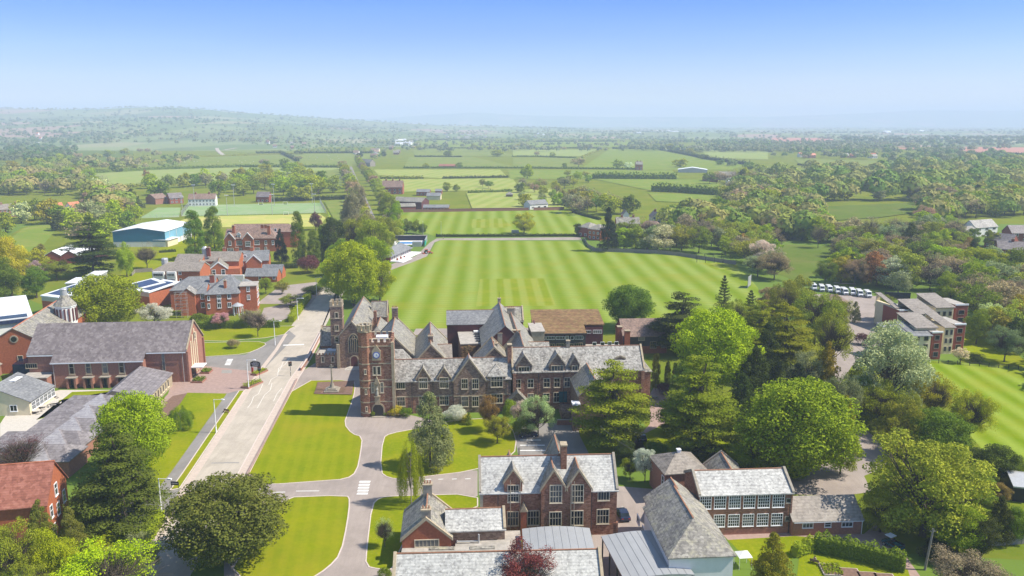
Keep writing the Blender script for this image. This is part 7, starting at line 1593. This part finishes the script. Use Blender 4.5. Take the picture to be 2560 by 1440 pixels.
# utility buggy
r=empty('utility_vehicle',(*P(2231,1368).xy,0),R_(118),'small dark utility buggy with open load bed beside the tall hedge','utility vehicle'); 
k=MB(); k.extr([(-1.7,.45),(-1.7,.85),(.1,.85),(.1,.7),(.9,.7),(1.1,1.),(1.6,.85),(1.65,.45)],-.75,.75,'y'); k.build('body','car_teal',r); k=MB(); k.box(-1.7,0,-.78,-.7,.85,1.15); k.box(-1.7,0,.7,.78,.85,1.15); k.box(-1.75,-1.68,-.78,.78,.85,1.15); k.build('load_bed','black_paint',r); k=MB(); k.box(-.1,1.15,-.72,.72,1.9,1.98); k.build('canopy','white_paint',r)
for x,y in ((0,-.66),(0,.66),(1.1,-.66),(1.1,.66)): k=MB(); k.tube((x,y,.85),(x,y,1.9),.04,.04,5); k.build('roll_bar','black_paint',r)
for x in (-1.1,1.1):
    for y in (-.7,.7): wheel(r,x,y,.34,.26)
k=MB(); k.box(.1,.6,-.6,.6,.7,.95); k.box(.05,.15,-.6,.6,.95,1.35); k.build('seat','cloth_dark',r)
# tractor
r=empty('tractor',(*P(1068,634).xy,0),R_(20),'orange tractor mower parked on the path beside the pavilion','tractor'); k=MB(); k.extr([(-1.,.8),(-1.,1.3),(.4,1.35),(2.,1.25),(2.1,.7),(0,.6)],-.5,.5,'y'); k.build('bonnet','tractor_orange',r); k=MB(); k.box(-1.2,.2,-.65,.65,1.3,2.3); k.build('cab','car_glass',r); k=MB(); k.box(-1.35,.35,-.75,.75,2.3,2.42); k.build('cab_roof','tractor_orange',r)
for y in (-.75,.75): wheel(r,-.7,y,.8,.4); wheel(r,1.5,y,.45,.3)
k=MB(); k.box(2.3,3.,-1.1,1.1,.2,.6); k.build('mower_deck','tractor_orange',r); k=MB(); k.box(-2.6,-1.4,-1.1,1.1,.2,.55); k.build('mower_deck','tractor_orange',r)
# ---------------------------------------------------------------- people
def person(px,py,label,top='cloth_dark',leg='cloth_dark',rz=0,seated=False,z=0.):
    r=empty('person',(*P(px,py).xy,z),rz,label,'person')
    dz=-.42 if seated else 0
    J={'hip':(0,0,.95+dz),'waist':(0,0,1.1+dz),'chest':(0,.02,1.32+dz),'neck':(0,0,1.48+dz),'head':(0,-.02,1.62+dz),'crown':(0,0,1.72+dz)}
    R={'hip':.14,'waist':.13,'chest':.16,'neck':.06,'head':.1,'crown':.07}
    E=[('hip','waist'),('waist','chest'),('chest','neck'),('neck','head'),('head','crown')]
    for s,n in ((-1,'l'),(1,'r')):
        kn=(s*.1,-.42,.52) if seated else (s*.11,-.04-s*.08,.5); an=(s*.1,-.42,.1) if seated else (s*.12,.0-s*.16,.09)
        J.update({n+'h':(s*.1,0,.88+dz),n+'k':kn,n+'a':an,n+'t':(an[0],an[1]-.17,.04),n+'s':(s*.19,0,1.4+dz),n+'e':(s*.26,.02,1.13+dz),n+'w':(s*.25,-.14 if not seated else -.3,.9+dz if not seated else .85+dz+.1)})
        R.update({n+'h':.1,n+'k':.065,n+'a':.045,n+'t':.035,n+'s':.07,n+'e':.045,n+'w':.032}); E+=[('hip',n+'h'),(n+'h',n+'k'),(n+'k',n+'a'),(n+'a',n+'t'),('chest',n+'s'),(n+'s',n+'e'),(n+'e',n+'w')]
        for f in range(5):
            q=n+'f%d'%f; w_=J[n+'w']; J[q]=(w_[0]+(f-2)*.022,w_[1]-.03-(.03 if f==0 else 0),w_[2]-(.09 if f else .05)-.01*(2-abs(f-2))); R[q]=.009; E.append((n+'w',q))
    J['nose']=(0,-.14,1.61+dz); R['nose']=.012; E.append(('head','nose'))
    def skin(name,keys,mat,grow=1.):
        ks=[q for q in J if q in keys]; me=bpy.data.meshes.new(name); me.from_pydata([J[q] for q in ks],[(ks.index(a),ks.index(b_)) for a,b_ in E if a in ks and b_ in ks],[]); me.materials.append(M[mat])
        o=bpy.data.objects.new(name,me); COL.objects.link(o); o.parent=r; m=o.modifiers.new('s','SKIN')
        for i,q in enumerate(ks): me.skin_vertices[0].data[i].radius=(R[q]*grow,R[q]*grow*.8)
        me.skin_vertices[0].data[0].use_root=True; o.modifiers.new('d','SUBSURF').levels=1; o.modifiers['d'].render_levels=1; return o
    skin('body',set(J),'skin'); skin('jacket',{'hip','waist','chest','ls','rs','le','re'},top,1.15); skin('trousers',{'hip','lh','rh','lk','rk','la','ra'},leg,1.18)
    k=MB(); k.lathe((0,.01),[(.1,1.6+dz),(.115,1.66+dz),(.09,1.74+dz),(.03,1.77+dz)],10); k.build('hair','cloth_dark',r); return r
person(922,1036,'person in dark clothes walking in the shadow left of the gate arch',rz=.6); person(2083,895,'person in dark clothes walking on the drive behind the golden conifer',rz=2.)
person(1108,598,'person in pale top on the path at the far edge of the cricket field','cloth_light','cloth_dark',1.2); person(2036,1408,'person in white shirt sitting on a bench by the vegetable beds','cloth_light','cloth_dark',2.6,True)
g_=P(2036,1408); r=empty('garden_bench',(g_.x,g_.y,0),2.6,'timber bench under the seated person near the short hedge','bench'); k=MB(); k.box(-.7,.7,-.22,.25,.36,.42); k.build('seat','timber',r); k=MB(); k.box(-.7,.7,.28,.33,.5,.85); k.build('backrest','timber',r)
for x in (-.6,.6):
    for y in (-.18,.26): k=MB(); k.box(x-.03,x+.03,y-.03,y+.03,0,.36); k.build('leg','timber',r)
r=empty('garden_furniture',(*P(1637,998).xy,0),.3,'grey table with benches on the terrace right of the tall range','picnic table'); k=MB(); k.box(-.9,.9,-.4,.4,.7,.76); k.build('table_top','grey_timber',r)
for s in (-1,1): k=MB(); k.box(-.9,.9,s*.75-.14,s*.75+.14,.42,.47); k.build('seat','grey_timber',r); k=MB(); k.box(s*.6-.04,s*.6+.04,-.8,.8,.3,.36); k.box(s*.6-.04,s*.6+.04,-.3,.3,0,.7); k.build('leg_frame','grey_timber',r)
r=empty('bench',(*P(565,1032).xy,0),R_(-20),'small brown bench on the verge below the narrow planter','bench'); k=MB(); k.box(-.8,.8,-.2,.2,.4,.46); k.build('seat','timber',r); k=MB(); k.box(-.8,.8,.2,.25,.5,.9); k.build('backrest','timber',r)
for x in (-.7,.7): k=MB(); k.box(x-.05,x+.05,-.2,.2,0,.4); k.build('leg','timber',r)
# marquee at the white block
r=empty('marquee',(*P(1857,1416).xy,0),.1,'white canvas gazebo half hidden behind the golden conifer','gazebo'); k=MB(); k.faces([(-1.1,-1.1,2.1),(1.1,-1.1,2.1),(1.1,1.1,2.1),(-1.1,1.1,2.1),(0,0,2.8)],[(0,1,4),(1,2,4),(2,3,4),(3,0,4),(3,2,1,0)]); k.build('canopy','white_paint',r)
for x in (-1.,1.):
    for y in (-1.,1.): k=MB(); k.tube((x,y,0),(x,y,2.1),.04,.04,5); k.build('leg','white_paint',r)
# ---------------------------------------------------------------- far houses
def tiny(i,x,y,w_,d_,h,rz,wm,rm,label,group):
    k=MB(); k.box(-w_/2,w_/2,-d_/2,d_/2,-1,h); k.faces([(-w_/2,-d_/2,h),(w_/2,-d_/2,h),(w_/2,d_/2,h),(-w_/2,d_/2,h),(-w_/2,0,h+d_*.45),(w_/2,0,h+d_*.45)],[(0,4,3),(1,2,5)]); g_=P(x,y); z=zt(g_.x,g_.y)
    r=empty('house',(g_.x,g_.y,z),rz,label,'house',group); k.build('wall',wm,r); k=MB(); m=d_*.45+.25
    for s in (-1,1): k.slab([(-w_/2-.3,s*(d_/2+.5),h-.2),(w_/2+.3,s*(d_/2+.5),h-.2),(w_/2+.3,0,h+m),(-w_/2-.3,0,h+m)],.3)
    k.build('roof',rm,r); k=MB()
    for j in range(3): k.box(-w_/2+w_*(j+.3)/3,-w_/2+w_*(j+.7)/3,-d_/2-.06,-d_/2,1.2,2.6)
    k.build('window_row','glass_dark',r)
rr=random.Random(9)
def cluster(n,x0,x1,y0,y1,place,wms,rms,size=(8,13)):
    ps=sorted((rr.uniform(x0,x1),rr.uniform(y0,y1)) for _ in range(n))
    for i,(x,y) in enumerate(ps): wm=rr.choice(wms); tiny(i,x,y+(y1-y0)*0,rr.uniform(*size),rr.uniform(7,10),rr.uniform(4,6),rr.uniform(-.5,.5),wm,rr.choice(rms),f'far {"white" if "white" in wm else "cream" if "cream" in wm else "brick"} house {place}, {ordw(i)} from the left','far houses '+place)
cluster(18,985,1045,350,366,'in the white terrace climbing above the avenue',['render_white'],['white_roof','grey_slate'],(14,22))
cluster(20,1112,1225,340,348,'in the pale village above the green fields',['render_white','render_cream'],['brown_tile','grey_slate'],(14,22))
cluster(6,1322,1395,334,343,'in the white hamlet right of the pale village',['render_white'],['brown_tile','white_roof'])
cluster(10,890,1010,368,400,'among trees at the end of the avenue',['render_white','render_cream','dull_brick'],['brown_tile','grey_slate'])
cluster(7,60,185,352,362,'in the pinkish village at the upper left',['render_white','render_cream'],['orange_tile','brown_tile'])
cluster(6,660,800,358,378,'in the trees left of the avenue end',['render_white','dull_brick'],['brown_tile','grey_slate'])
cluster(7,2000,2190,390,398,'at the foot of the pink ploughed field',['render_white','dull_brick'],['grey_slate','orange_tile'],(10,16))
cluster(6,1570,1690,333,342,'in the long sheds below the horizon',['render_white'],['white_roof'],(25,50))
cluster(5,2200,2330,330,334,'in the bright sheds far right',['render_white'],['white_roof'],(30,60))
cluster(7,100,640,300,320,'on the hazy left hills',['render_white'],['grey_slate'],(10,16))
# sheep
def sheep_mesh():
    k=MB(); k.lathe((0,0),[(.1,.35),(.33,.45),(.4,.7),(.3,.92),(.05,1.)],8); k.v=[(x*1.6,y,z) for x,y,z in k.v]; k.box(.55,.85,-.12,.12,.75,1.05)
    for x in (-.35,.35):
        for y in (-.18,.18): k.tube((x,y,0),(x,y,.45),.05,.06,5)
    me=bpy.data.meshes.new('sheep'); me.from_pydata(k.v,[],k.f); me.materials.append(M['render_white']); return me
sm=sheep_mesh()
for i in range(26):
    x,y=(rr.uniform(450,640),rr.uniform(398,412)) if i<13 else (rr.uniform(770,850),rr.uniform(388,400)); o=bpy.data.objects.new('sheep',sm); COL.objects.link(o); o.location=(*P(x,y).xy,0); o.rotation_euler=(0,0,rr.uniform(0,6)); o.scale=(1.3,1.3,1.3)
    tag(o,'white sheep grazing in the field '+('left of the bushy hedge' if i<13 else 'beside the avenue'),'sheep','sheep grazing in the field '+('left of the bushy hedge' if i<13 else 'beside the avenue'))
# main road in the distance
strip('road',[(560,390),(545,378),(538,362),(548,352)],9,'concrete_road',.9); strip('road',[(560,376),(640,362),(700,361)],8,'concrete_road',.94)
# ---------------------------------------------------------------- haze
m,t,b_=nodes('haze'); t.nodes.remove(b_); v=N(t,'ShaderNodeVolumePrincipled'); v.inputs['Color'].default_value=(.67,.79,1,1); v.inputs['Density'].default_value=HAZE; v.inputs['Anisotropy'].default_value=0
t.links.new(v.outputs[0],t.nodes['Material Output'].inputs['Volume'])
k=MB(); k.box(-15500,15500,-400,15800,-2,330); o=k.build('haze','haze'); tag(o,kind='stuff')
for o in bpy.data.objects:
    if o.get('label') and (len(o['label'].split())>16 or len(o['label'].split())<4): print('LABEL',o.name,o['label'])
